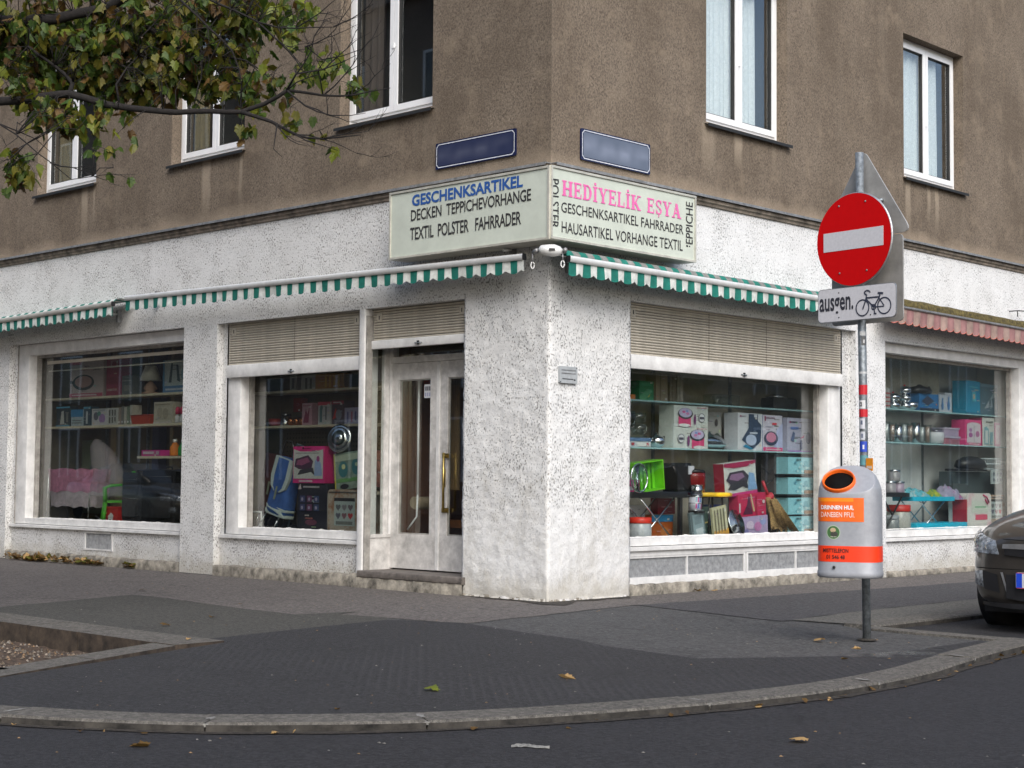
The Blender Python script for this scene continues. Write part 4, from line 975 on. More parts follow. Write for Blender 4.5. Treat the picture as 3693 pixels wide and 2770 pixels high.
# window 1, top shelf
carton('pale box printed with a round pan, at the left end of the top shelf', 'L', (-9.184, -8.448, A1, 2.636), .51, (.50, .42, .40), [('r', 0, 0, 1, .10, (.50, .10, .16)), ('r', 0, .9, .35, 1, (.55, .12, .16)), ('e', .42, .40, .33, .22, (.05, .07, .07)), ('e', .42, .42, .26, .16, (.40, .25, .22)), ('t', .25, .75, .7, .79, (.50, .2, .2)), ('t', .1, .03, .8, .07, WHT), ('r', .02, .38, .10, .46, (.05, .07, .07))])
carton('tall dusky pink box beside the pan box on the top shelf', 'L', (-8.358, -8.029, A1, 2.649), .52, (.36, .06, .10), [('r', .35, .72, .92, .93, (.42, .20, .20)), ('e', .62, .83, .18, .07, (.30, .03, .06)), ('t', .1, .12, .9, .18, (.5, .35, .3)), ('r', .1, .30, .9, .5, (.28, .05, .07))])
carton('small dark grey box between the pink box and the lamp on top shelf', 'L', (-7.981, -7.747, A1, 2.407), .53, (.14, .14, .13), [('r', .2, .2, .8, .5, (.22, .2, .17)), ('t', .1, .7, .9, .76, (.4, .38, .33))])
carton('white and blue box at the right end of the top shelf in far left window', 'L', (-7.044, -6.40, A1, 2.56), .52, (.45, .50, .48), [('r', 0, 0, 1, .20, (.08, .20, .36)), ('p', [(.2, .3), (.28, .9), (.34, .9), (.30, .3)], (.06, .10, .12)), ('p', [(.5, .35), (.45, .85), (.52, .85), (.60, .3)], (.06, .10, .12)), ('r', 0, .2, .06, 1, (.10, .26, .42)), ('t', .1, .06, .9, .12, WHT), ('e', .75, .55, .12, .2, (.15, .3, .35))])
# second shelf
carton('black box with white figure at the left end of the second shelf', 'L', (-9.556, -9.202, A2, 2.041), .51, (.04, .06, .07), [('p', [(.3, .1), (.4, .75), (.55, .8), (.62, .1)], (.5, .5, .46)), ('r', 0, .92, 1, 1, (.10, .35, .5)), ('r', 0, 0, 1, .06, (.10, .35, .5)), ('r', .75, .2, .9, .7, (.2, .2, .18))], .12)
carton('small blue topped white box second from the left on the second shelf', 'L', (-9.16, -8.886, A2, 1.995), .51, (.40, .47, .50), [('r', 0, .55, 1, 1, (.05, .22, .42)), ('t', .1, .3, .9, .36, (.1, .1, .12)), ('t', .1, .15, .9, .21, (.1, .1, .12))], .12)
carton('narrow dark blue box with white stripe on the second shelf', 'L', (-8.865, -8.679, A2, 2.026), .51, (.03, .07, .10), [('r', .35, .1, .6, .75, (.5, .52, .5)), ('r', 0, .9, 1, 1, (.08, .3, .42))], .12)
carton('white box with purple flower print on the second shelf', 'L', (-8.66, -8.29, A2, 1.993), .51, (.56, .55, .54), [('e', .3, .55, .16, .25, (.12, .12, .16)), ('e', .7, .4, .2, .28, (.35, .2, .42)), ('e', .5, .7, .12, .14, (.1, .25, .2)), ('t', .1, .88, .9, .94, (.2, .2, .25))], .12)
carton('white box with rows of black figures on the second shelf', 'L', (-8.275, -8.037, A2, 1.994), .51, (.52, .52, .48), [('r', .1, .1, .25, .9, (.08, .08, .07)), ('r', .42, .1, .56, .9, (.08, .08, .07)), ('r', .72, .1, .86, .9, (.08, .08, .07)), ('r', 0, .46, 1, .54, (.52, .52, .48))], .12)
for i, (c, h) in enumerate((((.30, .24, .20), .22), ((.20, .20, .18), .235), ((.42, .40, .34), .225), ((.16, .20, .14), .23), ((.5, .48, .40), .25))):
    carton('upright slim case, number %s from the left in the row before the red basket' % ('one two three four five'.split()[i]), 'L', (-8.029+i*.058, -7.979+i*.058, A2, A2+h), .51+.006*i, c, [('r', .2, .1, .8, .2, WHT)], .14, 'case', 'slim_case', group='slim cases in the row before the red basket')
mb = MB(); mb.mesh([(-.19, 0, 0), (.19, 0, 0), (.19, .16, 0), (-.19, .16, 0), (-.22, -.01, .11), (.22, -.01, .11), (.22, .18, .11), (-.22, .18, .11)], [(0, 1, 5, 4), (1, 2, 6, 5), (2, 3, 7, 6), (3, 0, 4, 7), (3, 2, 1, 0)], cm((.42, .05, .02)))
mb.tube([(-.22, -.012, .112), (.22, -.012, .112), (.22, .182, .112), (-.22, .182, .112), (-.22, -.012, .112)], .006, cm((.30, .03, .02)), 5)
fit(tag(mb.build('basket'), 'small orange red basket in the middle of the second shelf', 'basket'), 'L', -7.51, A2, .51)
carton('cream carton with faint drawing on the second shelf right of the basket', 'L', (-7.243, -6.816, A2, 2.045), .52, (.50, .46, .36), [('t', .1, .85, .9, .9, (.25, .2, .12)), ('e', .35, .5, .15, .25, (.38, .34, .26)), ('e', .66, .45, .15, .25, (.36, .32, .24)), ('r', 0, 0, 1, .08, (.55, .5, .45))])
for i in range(3):
    o = thing('bottle', 'pink capped bottle at the right end of the second shelf, %s of three' % ('leftmost middle rightmost'.split()[i]), 'bottle', (-6.75+i*.10, .55, A2), 0, 'pink capped bottles')
    MB().lathe([(.032, 0), (.034, .02), (.034, .08), (.016, .10), (.016, .11)], cm((.50, .50, .50)), seg=14).build('glass_body', o)
    MB().lathe([(.030, .11), (.030, .17), (.018, .20), (0, .203)], cm((.55, .03, .10)), seg=14).build('cap', o)
# third shelf
carton('flat bright pink box on the short lower shelf', 'L', (-7.483, -7.049, A3, 1.443), .51, (.60, .04, .28), [('t', .1, .3, .7, .75, WHT), ('r', .8, .2, .95, .8, (.5, .4, .45))], .15)
for xc, c, lab in ((-6.84, (.72, .20, .01), 'orange squeeze bottle with white ball cap on the short lower shelf'), (-6.66, (.03, .32, .06), 'green squeeze bottle with white ball cap on the short lower shelf')):
    o = thing('bottle', lab, 'bottle', (xc, .58, A3)); MB().lathe([(.06, 0), (.068, .02), (.066, .10), (.04, .14), (.03, .165)], cm(c), seg=16).build('body', o)
    MB().lathe([(0, .16), (.022, .166), (.032, .185), (.022, .205), (0, .211)], cm((.75, .75, .72)), seg=12).build('ball_cap', o)
# lamp
o = thing('table_lamp', 'little table lamp with white shade on the top shelf', 'lamp', (-7.44, .60, A1))
MB().lathe([(.11, 0), (.12, .015), (.05, .03), (.09, .07), (.05, .13), (.015, .16), (.012, .22)], cm((.36, .22, .15)), seg=18).build('base', o)
MB().lathe([(.14, .17), (.07, .36)], cm((.62, .60, .52)), seg=20).build('lamp_shade', o)
# doll pram with veil
o = thing('doll_pram', 'pink frilled doll cradle with white veil in far left window', 'cradle', (-9.12, .62, .50))
def basket_surface(rx, ry, z0, z1, flare, frill, m, n=72, rows=8):
    vs = []; fs = []
    for j in range(rows+1):
        t = j/rows; z = z0+(z1-z0)*t
        for k in range(n):
            a = 2*PI*k/n; q = 1+flare*t+frill*math.sin(a*18)*(.3+.7*abs(2*t-1)); sx = abs(math.cos(a))**.75*math.copysign(1, math.cos(a)); sy = abs(math.sin(a))**.75*math.copysign(1, math.sin(a))
            vs.append((rx*q*sx, ry*q*sy, z+(.012*math.sin(a*11))*(1 if j in (0, rows) else 0)))
    for j in range(rows):
        for k in range(n): fs.append((j*n+k, j*n+(k+1) % n, (j+1)*n+(k+1) % n, (j+1)*n+k))
    return MB().mesh(vs, fs, m, True)
pinkf = mat('frill_pink', (.56, .22, .34), .9, var=.2, vs=14, bump=.6, bs=50); whf = mat('frill_white', (.50, .42, .46), .9, var=.15, vs=16, bump=.6, bs=60)
basket_surface(.55, .20, .20, .45, .06, .035, whf).build('skirt', o)
basket_surface(.58, .22, .40, .70, .06, .03, pinkf).build('frill', o)
MB().lathe([(0, .58), (.5, .585), (.56, .60)], pinkf, seg=40, sy=.38).build('mattress', o)
for x in (-.55, .50):
    MB().tube([(x, -.16, -.0), (x-.01, -.14, .3), (x, -.13, .75)], .010, 'steel').tube([(x, .16, 0), (x, .14, .7)], .010, 'steel').build('leg', o)
MB().tube([(.50, -.05, .1), (.62, 0, .0)], .006, 'steel').build('wheel_strut', o)
vs = []; fs = []
for j in range(13):
    t = j/12; z = .35+.75*t; r = .26*math.sqrt(max(.02, 1-t**3))+.06*(1-t)
    for k in range(24): a = 2*PI*k/24; q = 1+.06*math.sin(a*9+j); vs.append((.66-.24*t*t+.05*math.sin(t*4)+r*q*math.cos(a), .02+r*.6*q*math.sin(a), z))
for j in range(12):
    for k in range(24): fs.append((j*24+k, j*24+(k+1) % 24, (j+1)*24+(k+1) % 24, (j+1)*24+k))
MB().mesh(vs, fs, 'veil', True).build('veil', o)
mb = MB()
for k in range(16): a = 2*PI*k/16; mb.box(-.02, .02, -.004, .004, -.12, .12, 'black_plastic', Matrix.Translation((-.15, .08, .16)) @ Matrix.Rotation(a, 4, 'Y'))
mb.build('dark_wheel', o)
# green child chair
gc = cm((.10, .50, .04), .35); o = thing('child_chair', 'bright green plastic child chair with arms in far left window', 'chair', (-8.12, .58, .50), -.5)
mb = MB(); mb.rbox(-.20, .20, -.17, .17, .27, .30, gc, .03, 4, axis='z'); mb.build('seat', o)
for sx in (-1, 1):
    for sy in (-1, 1): MB().tube([(sx*.21, sy*.18, 0), (sx*.18, sy*.15, .28)], .022, gc, 8, .018).build('leg', o)
    MB().tube([(sx*.19, -.15, .28), (sx*.215, -.16, .46), (sx*.21, -.08, .49), (sx*.19, .15, .50)], .017, gc, 8).build('armrest', o)
mb = MB(); mb.tube([(-.19, .15, .28), (-.21, .19, .55), (-.14, .20, .66), (.14, .20, .66), (.21, .19, .55), (.19, .15, .28)], .02, gc, 8)
for k in range(4): mb.rbox(-.115+k*.065, -.08+k*.065, .165, .195, .30, .65, gc, .008, 2)
mb.build('backrest', o)
MB().box(-.18, .18, -.16, .16, .13, .145, cm((.5, .42, .2))).build('stretcher', o)
mb = MB(); c = cm(RED, .4); mb.mesh([(-.19, 0, 0), (.19, 0, 0), (.19, .2, 0), (-.19, .2, 0), (-.15, .02, .2), (.15, .02, .2), (.15, .18, .2), (-.15, .18, .2)], [(0, 1, 5, 4), (1, 2, 6, 5), (2, 3, 7, 6), (3, 0, 4, 7), (4, 5, 6, 7)], c)
mb.rbox(-.165, .165, .0, .20, .2, .222, c, .02, 3, axis='z'); mb.poly([(-.03, -.003, .03), (.05, -.003, .01), (.07, .008, .11), (.0, .014, .15), (-.06, .008, .10)], cm(WHT)); mb.poly([(-.02, .0, .0), (.02, .0, 0), (.04, -.004, .05), (0, -.004, .07)], cm(BLK))
fit(tag(mb.build('step_stool'), 'low red step stool with white print in front of the green chair', 'stool'), 'L', -7.93, .50, .36)
def suitcase(label, xc, y, W, H, dp, col, yaw=0, wheels=True):
    o = thing('suitcase', label, 'suitcase', (xc, y, .50), yaw); m = mat('luggage_%d' % (W*100), col, .75, var=.2, vs=20, bump=.4, bs=200)
    mb = MB(); mb.rbox(-W/2, W/2, 0, dp, .05, H, m, .045, 4); mb.build('shell', o)
    mb = MB(); mb.rbox(-W/2+.05, W/2-.05, -.035, .001, .10, H*.52, m, .035, 4); mb.rbox(-W/2+.05, W/2-.05, -.025, .001, H*.57, H-.07, m, .035, 4); mb.build('front_pocket', o)
    mb = MB(); mb.tube([(-W/2+.06, -.037, H*.50), (W/2-.06, -.037, H*.50)], .005, 'steel', 4); mb.tube([(-W/2+.06, -.028, H-.09), (W/2-.06, -.028, H-.09)], .004, 'steel', 4); mb.build('zip', o)
    MB().tube([(-.07, dp/2, H-.005), (-.06, dp/2, H+.03), (.06, dp/2, H+.03), (.07, dp/2, H-.005)], .010, 'black_plastic').build('handle', o)
    for s in (-1, 1): MB().lathe([(.03, -.012), (.03, .012)], 'rubber', T=Matrix.Translation((s*(W/2-.05), dp/2, .03)) @ Matrix.Rotation(PI/2, 4, 'Y'), seg=12).build('wheel', o)
    return o
suitcase('upright charcoal suitcase with grey piping next to the green chair', -7.54, .42, .42, .66, .26, (.055, .055, .065))
suitcase('wide black suitcase in the middle of the luggage row', -6.97, .44, .72, .70, .30, (.022, .022, .026))
suitcase('dark brown suitcase half hidden behind the pilaster', -6.30, .46, .40, .66, .26, (.07, .06, .05))
# ---- window 2
B_1, B_2 = 2.114, 1.712
carton('narrow white pack at the left of the upper shelf by the shutter', 'L', (-4.62, -4.505, B_1, 2.291), .62, (.32, .33, .33), [('r', .3, .1, .7, .8, (.1, .12, .14))], .1)
carton('pale grey pack with dark bottle print on the upper shelf by the shutter', 'L', (-4.413, -4.165, B_1, 2.28), .62, (.36, .38, .36), [('r', .3, .05, .45, .8, (.08, .1, .1)), ('r', .62, .05, .76, .75, (.08, .1, .1))], .12)
carton('orange box with slim stripes on the upper shelf', 'L', (-4.143, -3.683, B_1, 2.28), .62, (.40, .20, .05), [('r', .35, .1, .42, .9, (.6, .35, .06)), ('r', .5, .1, .57, .9, (.6, .35, .06)), ('r', .65, .1, .72, .9, (.6, .35, .06)), ('r', .8, .1, .87, .9, (.6, .35, .06))], .12)
mb = MB(); mb.lathe([(.04, 0), (.07, .02), (.085, .085), (.08, .085), (.06, .02)], cm((.45, .04, .03), .3), seg=20); fit(tag(mb.build('bowl'), 'small red bowl at left end of shelf in the window beside the door', 'bowl'), 'L', -4.99, B_2, .70)
o = thing('pot', 'brushed steel storage pot next to the red bowl', 'pot', (-4.79, .70, B_2)); MB().lathe([(.062, 0), (.064, .02), (.062, .13)], 'steel', seg=20).build('body', o); MB().lathe([(.065, .13), (.06, .14), (.012, .148), (.012, .165), (0, .166)], 'steel', seg=20).build('lid', o)
for i in range(3):
    o = thing('cup', 'hammered copper cup, %s of three on the shelf beside the steel pot' % ('leftmost middle rightmost'.split()[i]), 'cup', (-4.655+i*.105, .67, B_2), 0, 'copper cups')
    MB().lathe([(.026, 0), (.040, .02), (.044, .055), (.038, .09), (.035, .09), (.040, .055), (.03, .01)], 'copper', seg=16).build('bowl', o)
    MB().tube([(.04, 0, .07), (.062, 0, .06), (.06, 0, .035), (.04, 0, .025)], .005, 'copper', 5).build('handle', o)
carton('dark red box hanging above the copper cups', 'L', (-4.857, -4.717, 1.88, 2.04), .86, (.22, .02, .02), [], .1)
carton('pink and white box with dark figure to the right of the copper cups', 'L', (-4.386, -4.223, B_2, 1.96), .62, (.50, .30, .36), [('p', [(.15, .1), (.4, .7), (.6, .5), (.8, .9), (.7, .1)], (.22, .03, .08)), ('t', .1, .85, .9, .9, (.3, .05, .1))], .1)
carton('white box showing a whisk on the shelf behind the steel disc', 'L', (-4.101, -3.891, B_2, 1.966), .62, (.50, .52, .52), [('r', .15, .1, .35, .7, (.1, .2, .22)), ('r', .6, .2, .72, .8, (.15, .18, .2)), ('r', 0, .85, 1, 1, (.55, .08, .12)), ('e', .3, .75, .12, .1, (.12, .2, .22))], .12)
carton('dark box with red and grey picture on the shelf', 'L', (-3.881, -3.664, B_2, 1.974), .63, (.10, .07, .09), [('p', [(.1, .2), (.35, .7), (.5, .3)], (.55, .06, .05)), ('e', .6, .4, .25, .22, (.22, .24, .28)), ('r', 0, .85, 1, 1, (.35, .05, .08)), ('t', .15, .9, .8, .95, WHT)], .15)
carton('lavender box with bottle print by the door post', 'L', (-3.652, -3.408, B_2, 1.891), .62, (.42, .40, .55), [('r', .2, .1, .32, .75, (.12, .12, .3)), ('r', .5, .1, .62, .75, (.4, .12, .2)), ('r', .78, .1, .9, .75, (.12, .12, .3))], .14)
for i in range(4):
    o = MB().lathe([(.022, 0), (.004, .006), (.004, .06), (.03, .09), (.032, .14), (.028, .16), (.030, .14), (.028, .09)], 'clear_glass', seg=14).build('wine_glass')
    tag(o, 'stemmed wine glass on the shelf end behind the door post, %s in the row' % ('first second third fourth'.split()[i]), 'glass', 'stemmed wine glasses'); o.location = (-3.16+i*.085, .68, B_2)
# maroon and blue trolley bags
def trolley(label, xc, y, main, trim, H=.95, lean=.16, tilt=.0, handle='steel', piping=None):
    o = thing('shopping_trolley', label, 'trolley bag', (xc, y, .50)); T = Matrix.Rotation(tilt, 4, 'Y') @ Matrix.Rotation(-lean, 4, 'X')
    o.rotation_euler = T.to_euler(); m = mat('trolley_'+label[:6].replace(' ', '_'), main, .8, var=.15, vs=12, bump=.4, bs=150); t2 = cm(trim, .7)
    # bag: tapered body
    def body(w0, w1, z0, z1, d0, d1, mm, name, y0=0):
        vs = []; fs = []; rows = 10; n = 28
        for j in range(rows+1):
            t = j/rows; w = w0+(w1-w0)*t + .015*math.sin(t*9); d = d0+(d1-d0)*t; z = z0+(z1-z0)*t
            for k in range(n):
                a = 2*PI*k/n; sx = abs(math.cos(a))**.45*math.copysign(1, math.cos(a)); sy = abs(math.sin(a))**.45*math.copysign(1, math.sin(a)); vs.append((w/2*sx, y0+d/2+d/2*sy+.006*math.sin(a*5+j), z))
        for j in range(rows):
            for k in range(n): fs.append((j*n+k, j*n+(k+1) % n, (j+1)*n+(k+1) % n, (j+1)*n+k))
        fs.append(tuple(range(n-1, -1, -1))); fs.append(tuple(rows*n+k for k in range(n)))
        return MB().mesh(vs, fs, mm, True).build(name, o)
    body(.36, .30, .22, H, .20, .16, m, 'bag')
    body(.37, .365, .20, .30, .205, .205, t2, 'base_band', -.002)
    vs = []                                      # flap, tongue shaped, over the front
    prof = [(-.155, H), (.155, H), (.165, H-.22), (.13, H-.34), (.05, H-.39), (-.05, H-.39), (-.13, H-.34), (-.165, H-.22)]
    MB().mesh([(x, -.022, z) for x, z in prof]+[(x, .01, z) for x, z in prof], [tuple(range(8))[::-1]]+[(i, (i+1) % 8, 8+(i+1) % 8, 8+i) for i in range(8)], t2).build('flap_trim', o)
    MB().mesh([(x*.60, -.027, min(H-.01, z)) for x, z in prof]+[(x*.60, -.02, min(H-.01, z)) for x, z in prof], [tuple(range(8))[::-1]]+[(i, (i+1) % 8, 8+(i+1) % 8, 8+i) for i in range(8)], m).build('flap', o)
    MB().box(-.012, .012, -.034, -.026, H-.48, H-.33, cm((.25, .28, .2))).build('strap', o)
    MB().tube([(-.10, .19, .05), (-.10, .17, H+.08), (-.06, .16, H+.17), (.06, .16, H+.17), (.10, .17, H+.08), (.10, .19, .05)], .011, handle, 8).build('handle_frame', o)
    for s in (-1, 1):
        MB().tube([(s*.12, .02, .22), (s*.12, -.05, .02)], .009, 'steel').build('leg', o)
        MB().lathe([(.075, -.012), (.08, 0), (.075, .012), (.05, .012), (.05, -.012)], 'black_plastic', T=Matrix.Translation((s*.19, .20, .075)) @ Matrix.Rotation(PI/2, 4, 'Y'), seg=20).build('wheel', o)
    return o
trolley('maroon shopping trolley bag at the left of the window beside the door', -4.93, .50, (.075, .018, .016), (.05, .015, .015), .90, .12, .10)
trolley('blue shopping trolley bag with cream edged flap', -4.62, .335, (.035, .11, .36), (.46, .52, .50), .86, .10, .24, mat('grey_blue_tube', (.12, .17, .20), .5))
MB().tube([(-5.05, .34, .72), (-4.75, .34, .72), (-4.74, .34, .52)], .012, 'upvc').build('rack_tube', bld)
carton('magenta electric grill carton with picture, on the black tool box', 'L', (-4.198, -3.64, 1.055, 1.46), .345, MAG, [('p', [(.03, .12), (.03, .93), (.25, .86), (.75, .86), (.97, .92), (.97, .12)], (.55, .56, .52)), ('p', [(.06, .45), (.10, .66), (.50, .76), (.66, .60), (.60, .35), (.2, .38)], (.08, .03, .07)), ('p', [(.12, .50), (.16, .62), (.48, .70), (.56, .58), (.3, .48)], (.32, .09, .18)), ('p', [(.16, .22), (.25, .36), (.66, .42), (.72, .2), (.6, .3), (.3, .24)], (.05, .05, .06)), ('p', [(.70, .20), (.72, .6), (.82, .7), (.92, .5), (.95, .2)], (.30, .40, .62)), ('e', .82, .66, .05, .08, (.35, .05, .22)), ('t', .1, .80, .85, .83, (.25, .2, .22)), ('t', .22, .03, .65, .08, WHT), ('t', .35, .93, .6, .96, (.2, 0, .05)), ('e', .34, .955, .025, .03, BLK)], .16, side=(.50, .02, .14))
carton('tall black tool set box with small pictures, under the magenta grill carton', 'L', (-4.096, -3.607, .505, 1.053), .35, (.018, .018, .028), [('p', [(.02, .88), (.10, .99), (.14, .88)], (.6, .5, .5)), ('t', .2, .91, .75, .945, (.55, .5, .5))]+[('r', .10+.24*(i % 3), .62-.17*(i//3), .27+.24*(i % 3), .75-.17*(i//3), ((.05, .06, .16), (.16, .05, .12), (.05, .08, .18))[i % 3]) for i in range(6)]+[('e', .18+.24*(i % 3), .68-.17*(i//3), .035, .035, (.4, .35, .45)) for i in range(6)]+[('e', .5, .22, .2, .06, (.14, .04, .07)), ('t', .3, .29, .55, .31, (.6, .2, .15)), ('e', .5, .05, .12, .03, (.4, .06, .1))], .22)
mb = MB(); R = Matrix.Rotation(PI/2-.12, 4, 'X') @ Matrix.Rotation(0, 4, 'Z')
mb.lathe([(0, .03), (.045, .028), (.05, .02), (.085, .018), (.09, .008), (.12, .012), (.155, .004), (.158, -.004), (0, -.012)], 'steel', seg=32, T=R); mb.lathe([(.052, .024), (.083, .021)], cm((.02, .03, .03)), seg=32, T=R)
fit(tag(mb.build('pan_lid'), 'round steel lid with dark ring propped up above the green glass pack', 'lid'), 'L', -3.466, 1.545, .40, 0, .3)
mb = MB(); mb.rbox(-.26, .26, 0, .13, 0, .40, mat('wrap', (.32, .42, .34), .2, var=.25, vs=9, coat=.5), .02, 3); deco(mb, .52, .40, [('e', .28, .55, .15, .22, (.06, .20, .22)), ('e', .70, .58, .15, .22, (.06, .20, .22)), ('r', .02, .78, .98, .95, (.48, .55, .42)), ('r', .05, .2, .95, .30, (.15, .35, .12)), ('e', .3, .08, .14, .07, BLK), ('e', .3, .62, .06, .07, (.7, .75, .4)), ('e', .72, .64, .05, .05, (.5, .6, .4)), ('r', 0, 0, .04, 1, (.55, .50, .05))])
fit(tag(mb.build('glassware_pack'), 'glossy green glassware pack tilted on the heart print bag', 'pack'), 'L', -3.28, 1.0, .42, -.10, 0)
def heart_bag(label, w, xc, y, z, W, H, labx, labz, lw, lh, yaw=0):
    o = thing('blanket_bag', label, 'blanket'); fit(o, w, xc, z, y, 0, yaw); m = NT('blanket_'+str(xc)); n = m.noise(4, 5, .7); n2 = m.noise(9, 3, .6, dist=2)
    c = m.mix(m.ramp(n, .45, .62), (.42, .36, .29, 1), (.28, .10, .035, 1)); c = m.mix(m.math('MULTIPLY', m.ramp(n2, .5, .7), .5), c, (.55, .50, .44, 1)); m.l.new(c, m.b.inputs['Base Color']); m.b.inputs['Roughness'].default_value = .25
    MATS['bl'+label] = m.m; mb = MB(); vs = []; fs = []; nx, nz = 16, 14
    mb.rbox(-W/2, W/2, 0, .28, 0, H, m.m, .05, 5); mb.build('blanket', o)
    mb = MB(); mb.tube([(-W/2+.03, -.005, H-.03), (W/2-.03, -.005, H-.03)], .006, cm((.1, .1, .1)), 5); mb.tube([(-W/2+.01, -.005, .03), (-W/2+.01, -.005, H-.05)], .005, cm((.3, .28, .25)), 5); mb.build('piping', o)
    mb = MB(); x0, z0 = labx, labz; mb.box(x0, x0+lw, -.006, -.001, z0, z0+lh, cm((.36, .42, .40)))
    def heart(cx, cz, s, col):
        pts = []
        for k in range(20):
            a = 2*PI*k/20; pts.append((cx+s*16*math.sin(a)**3/16, -.0075, cz+s*(13*math.cos(a)-5*math.cos(2*a)-2*math.cos(3*a)-math.cos(4*a))/16))
        mb.poly(pts, cm(col))
    for i in range(6):
        heart(x0+lw*(.2+.3*(i % 3)), z0+lh*(.66-.30*(i//3)), lw*.12, ((.10, .11, .12), (.20, .18, .20), (.13, .10, .12), (.12, .12, .16), (.22, .10, .12), (.42, .04, .05))[i])
    mb.box(x0, x0+lw, -.0075, -.0062, z0+lh*.88, z0+lh, cm(BLK)); mb.box(x0+lw*.1, x0+lw*.9, -.0075, -.0062, z0+lh*.04, z0+lh*.16, cm((.15, .16, .15)))
    mb.build('heart_card', o); return o
heart_bag('brown patterned blanket bag with heart card, beside the black tool box', 'L', -3.25, .36, .50, .70, .49, -.23, .10, .34, .30)
o = suitcase('small salmon pink case standing behind the door post', -2.89, .42, .30, .42, .18, (.50, .20, .16)); o.location.z = .98; o.rotation_euler = (0, .18, .1)
MB().box(-3.05, -2.68, .40, .7, .94, .975, 'shelf_wood').box(-3.04, -3.0, .42, .46, .50, .94, 'shelf_wood').build('low_shelf', bld)

# ---- window 3 (right wall)
C1, C2 = 1.945, 1.460
F0 = .502
carton('green box with yellow badge on the top glass shelf', 'R', (1.863, 2.104, C1, 2.141), .46, (.03, .22, .10), [('e', .55, .3, .18, .16, (.45, .42, .05)), ('p', [(0, .2), (.6, .6), (.9, .5), (.4, 0), (0, 0)], (.10, .35, .18)), ('r', .1, .75, .8, .9, (.05, .30, .15))], .14)
carton('small orange carton at the left end of the top glass shelf', 'R', (1.60, 1.809, C1, 1.995), .46, (.50, .16, .03), [], .1)
for i, (a, b, c) in enumerate(((2.16, 2.36, (.30, .25, .18)), (2.40, 2.50, (.20, .17, .13)), (2.53, 2.62, (.34, .31, .25)))):
    carton(('tan tall box on the top glass shelf', 'narrow brown box between tan and grey boxes on the top glass shelf', 'narrow grey upright box on the top glass shelf')[i], 'R', (a, b, C1, 2.235), .48, c, [('r', .3, 0, .4, 1, tuple(x*.6 for x in c))], .14)
o = thing('toaster', 'dark kitchen appliance at the right end of the top glass shelf', 'toaster'); fit(o, 'R', 4.55, C1, .50); MB().rbox(-.24, .24, 0, .17, .01, .13, 'black_plastic', .03, 4).build('body', o); MB().lathe([(.10, .13), (.11, .15), (.02, .17), (0, .18)], 'steel', c=(-.1, .08, 0), seg=16).build('lid', o)
o = thing('tea_glass_set', 'clear boxed set of glasses on the top glass shelf', 'glasses'); fit(o, 'R', 3.45, C1, .50); MB().rbox(-.22, .22, 0, .18, 0, .12, 'clear_glass', .01, 2).build('box', o); MB().lathe([(.04, .01), (.05, .1)], 'clear_glass', c=(-.1, .08, 0), seg=14).lathe([(.04, .01), (.05, .1)], 'clear_glass', c=(.06, .08, 0), seg=14).build('glass', o)
# glassware left
o = tag(MB().lathe([(.03, 0), (.03, .05), (.10, .12), (.115, .20), (.10, .27), (.095, .27), (.11, .2), (.09, .12)], 'clear_glass', seg=24).build('glass_vase'), 'round glass vase left end of the middle glass shelf', 'vase'); fit(o, 'R', 1.84, C2+.10, .62)
for i, (h, r) in enumerate(((0, .105), (.12, .10), (.24, .09))):
    o = tag(MB().lathe([(r*.6, 0), (r*.9, .02), (r, .07), (r*.92, .115), (r*.86, .115), (r*.93, .07), (r*.5, .01)], 'clear_glass', seg=22).build('glass_bowl'), 'clear glass bowl, %s of the stack on the middle glass shelf' % ('lowest middle topmost'.split()[i]), 'bowl', 'stacked glass bowls'); fit(o, 'R', 2.09, C2+.006+h, .66)
carton('low white and blue box in front of the vase on the middle glass shelf', 'R', (1.70, 2.04, C2, 1.553), .455, (.50, .55, .58), [('r', 0, .62, 1, 1, (.10, .18, .32)), ('r', .38, .08, .95, .5, (.66, .68, .66)), ('r', .12, .15, .25, .45, (.35, .04, .06)), ('r', .78, .15, .88, .45, (.45, .06, .1))], .12)
o = thing('teapot', 'round polished steel teapot on the middle glass shelf', 'teapot'); fit(o, 'R', 2.27, C2, .56)
MB().lathe([(.05, 0), (.085, .03), (.095, .07), (.08, .11), (.045, .125), (.04, .13), (.012, .138), (.014, .155), (0, .158)], 'chrome', seg=28).build('body', o); MB().tube([(.08, 0, .1), (.13, 0, .12), (.14, 0, .06), (.09, 0, .03)], .009, 'black_plastic').build('handle', o); MB().tube([(-.08, 0, .05), (-.12, 0, .10)], .012, 'chrome').build('spout', o)
def mugbox(label, r, flip):
    g = 1 if flip else 0; f = lambda x: 1-x if g else x
    return carton(label, 'R', r, .455, (.56, .60, .56), [('r', min(f(.12), f(.48)), .0, max(f(.12), f(.48)), .62, (.62, .06, .18)), ('e', f(.32), .62, .22, .27, (.05, .05, .06)), ('e', f(.32), .66, .19, .22, (.45, .42, .58)), ('e', f(.27), .7, .05, .06, (.55, .1, .3)), ('e', f(.38), .62, .05, .06, (.55, .2, .4)), ('e', f(.36), .74, .04, .05, (.2, .3, .6)), ('e', f(.80), .45, .10, .22, (.10, .10, .13)), ('e', f(.80), .45, .085, .19, (.62, .64, .64)), ('r', min(f(.73), f(.87)), .38, max(f(.73), f(.87)), .50, (.10, .10, .13)), ('e', f(.28), .0+.06, .17, .08, (.66, .68, .66)), ('e', f(.59), .35, .035, .25, (.18, .05, .16)), ('t', .65, .9, .95, .95, (.5, .2, .25))], .20)
mugbox('upper of two white boxes printed with a pink frying pot, on the middle glass shelf', (2.437, 3.019, 1.690, 1.912), 0)
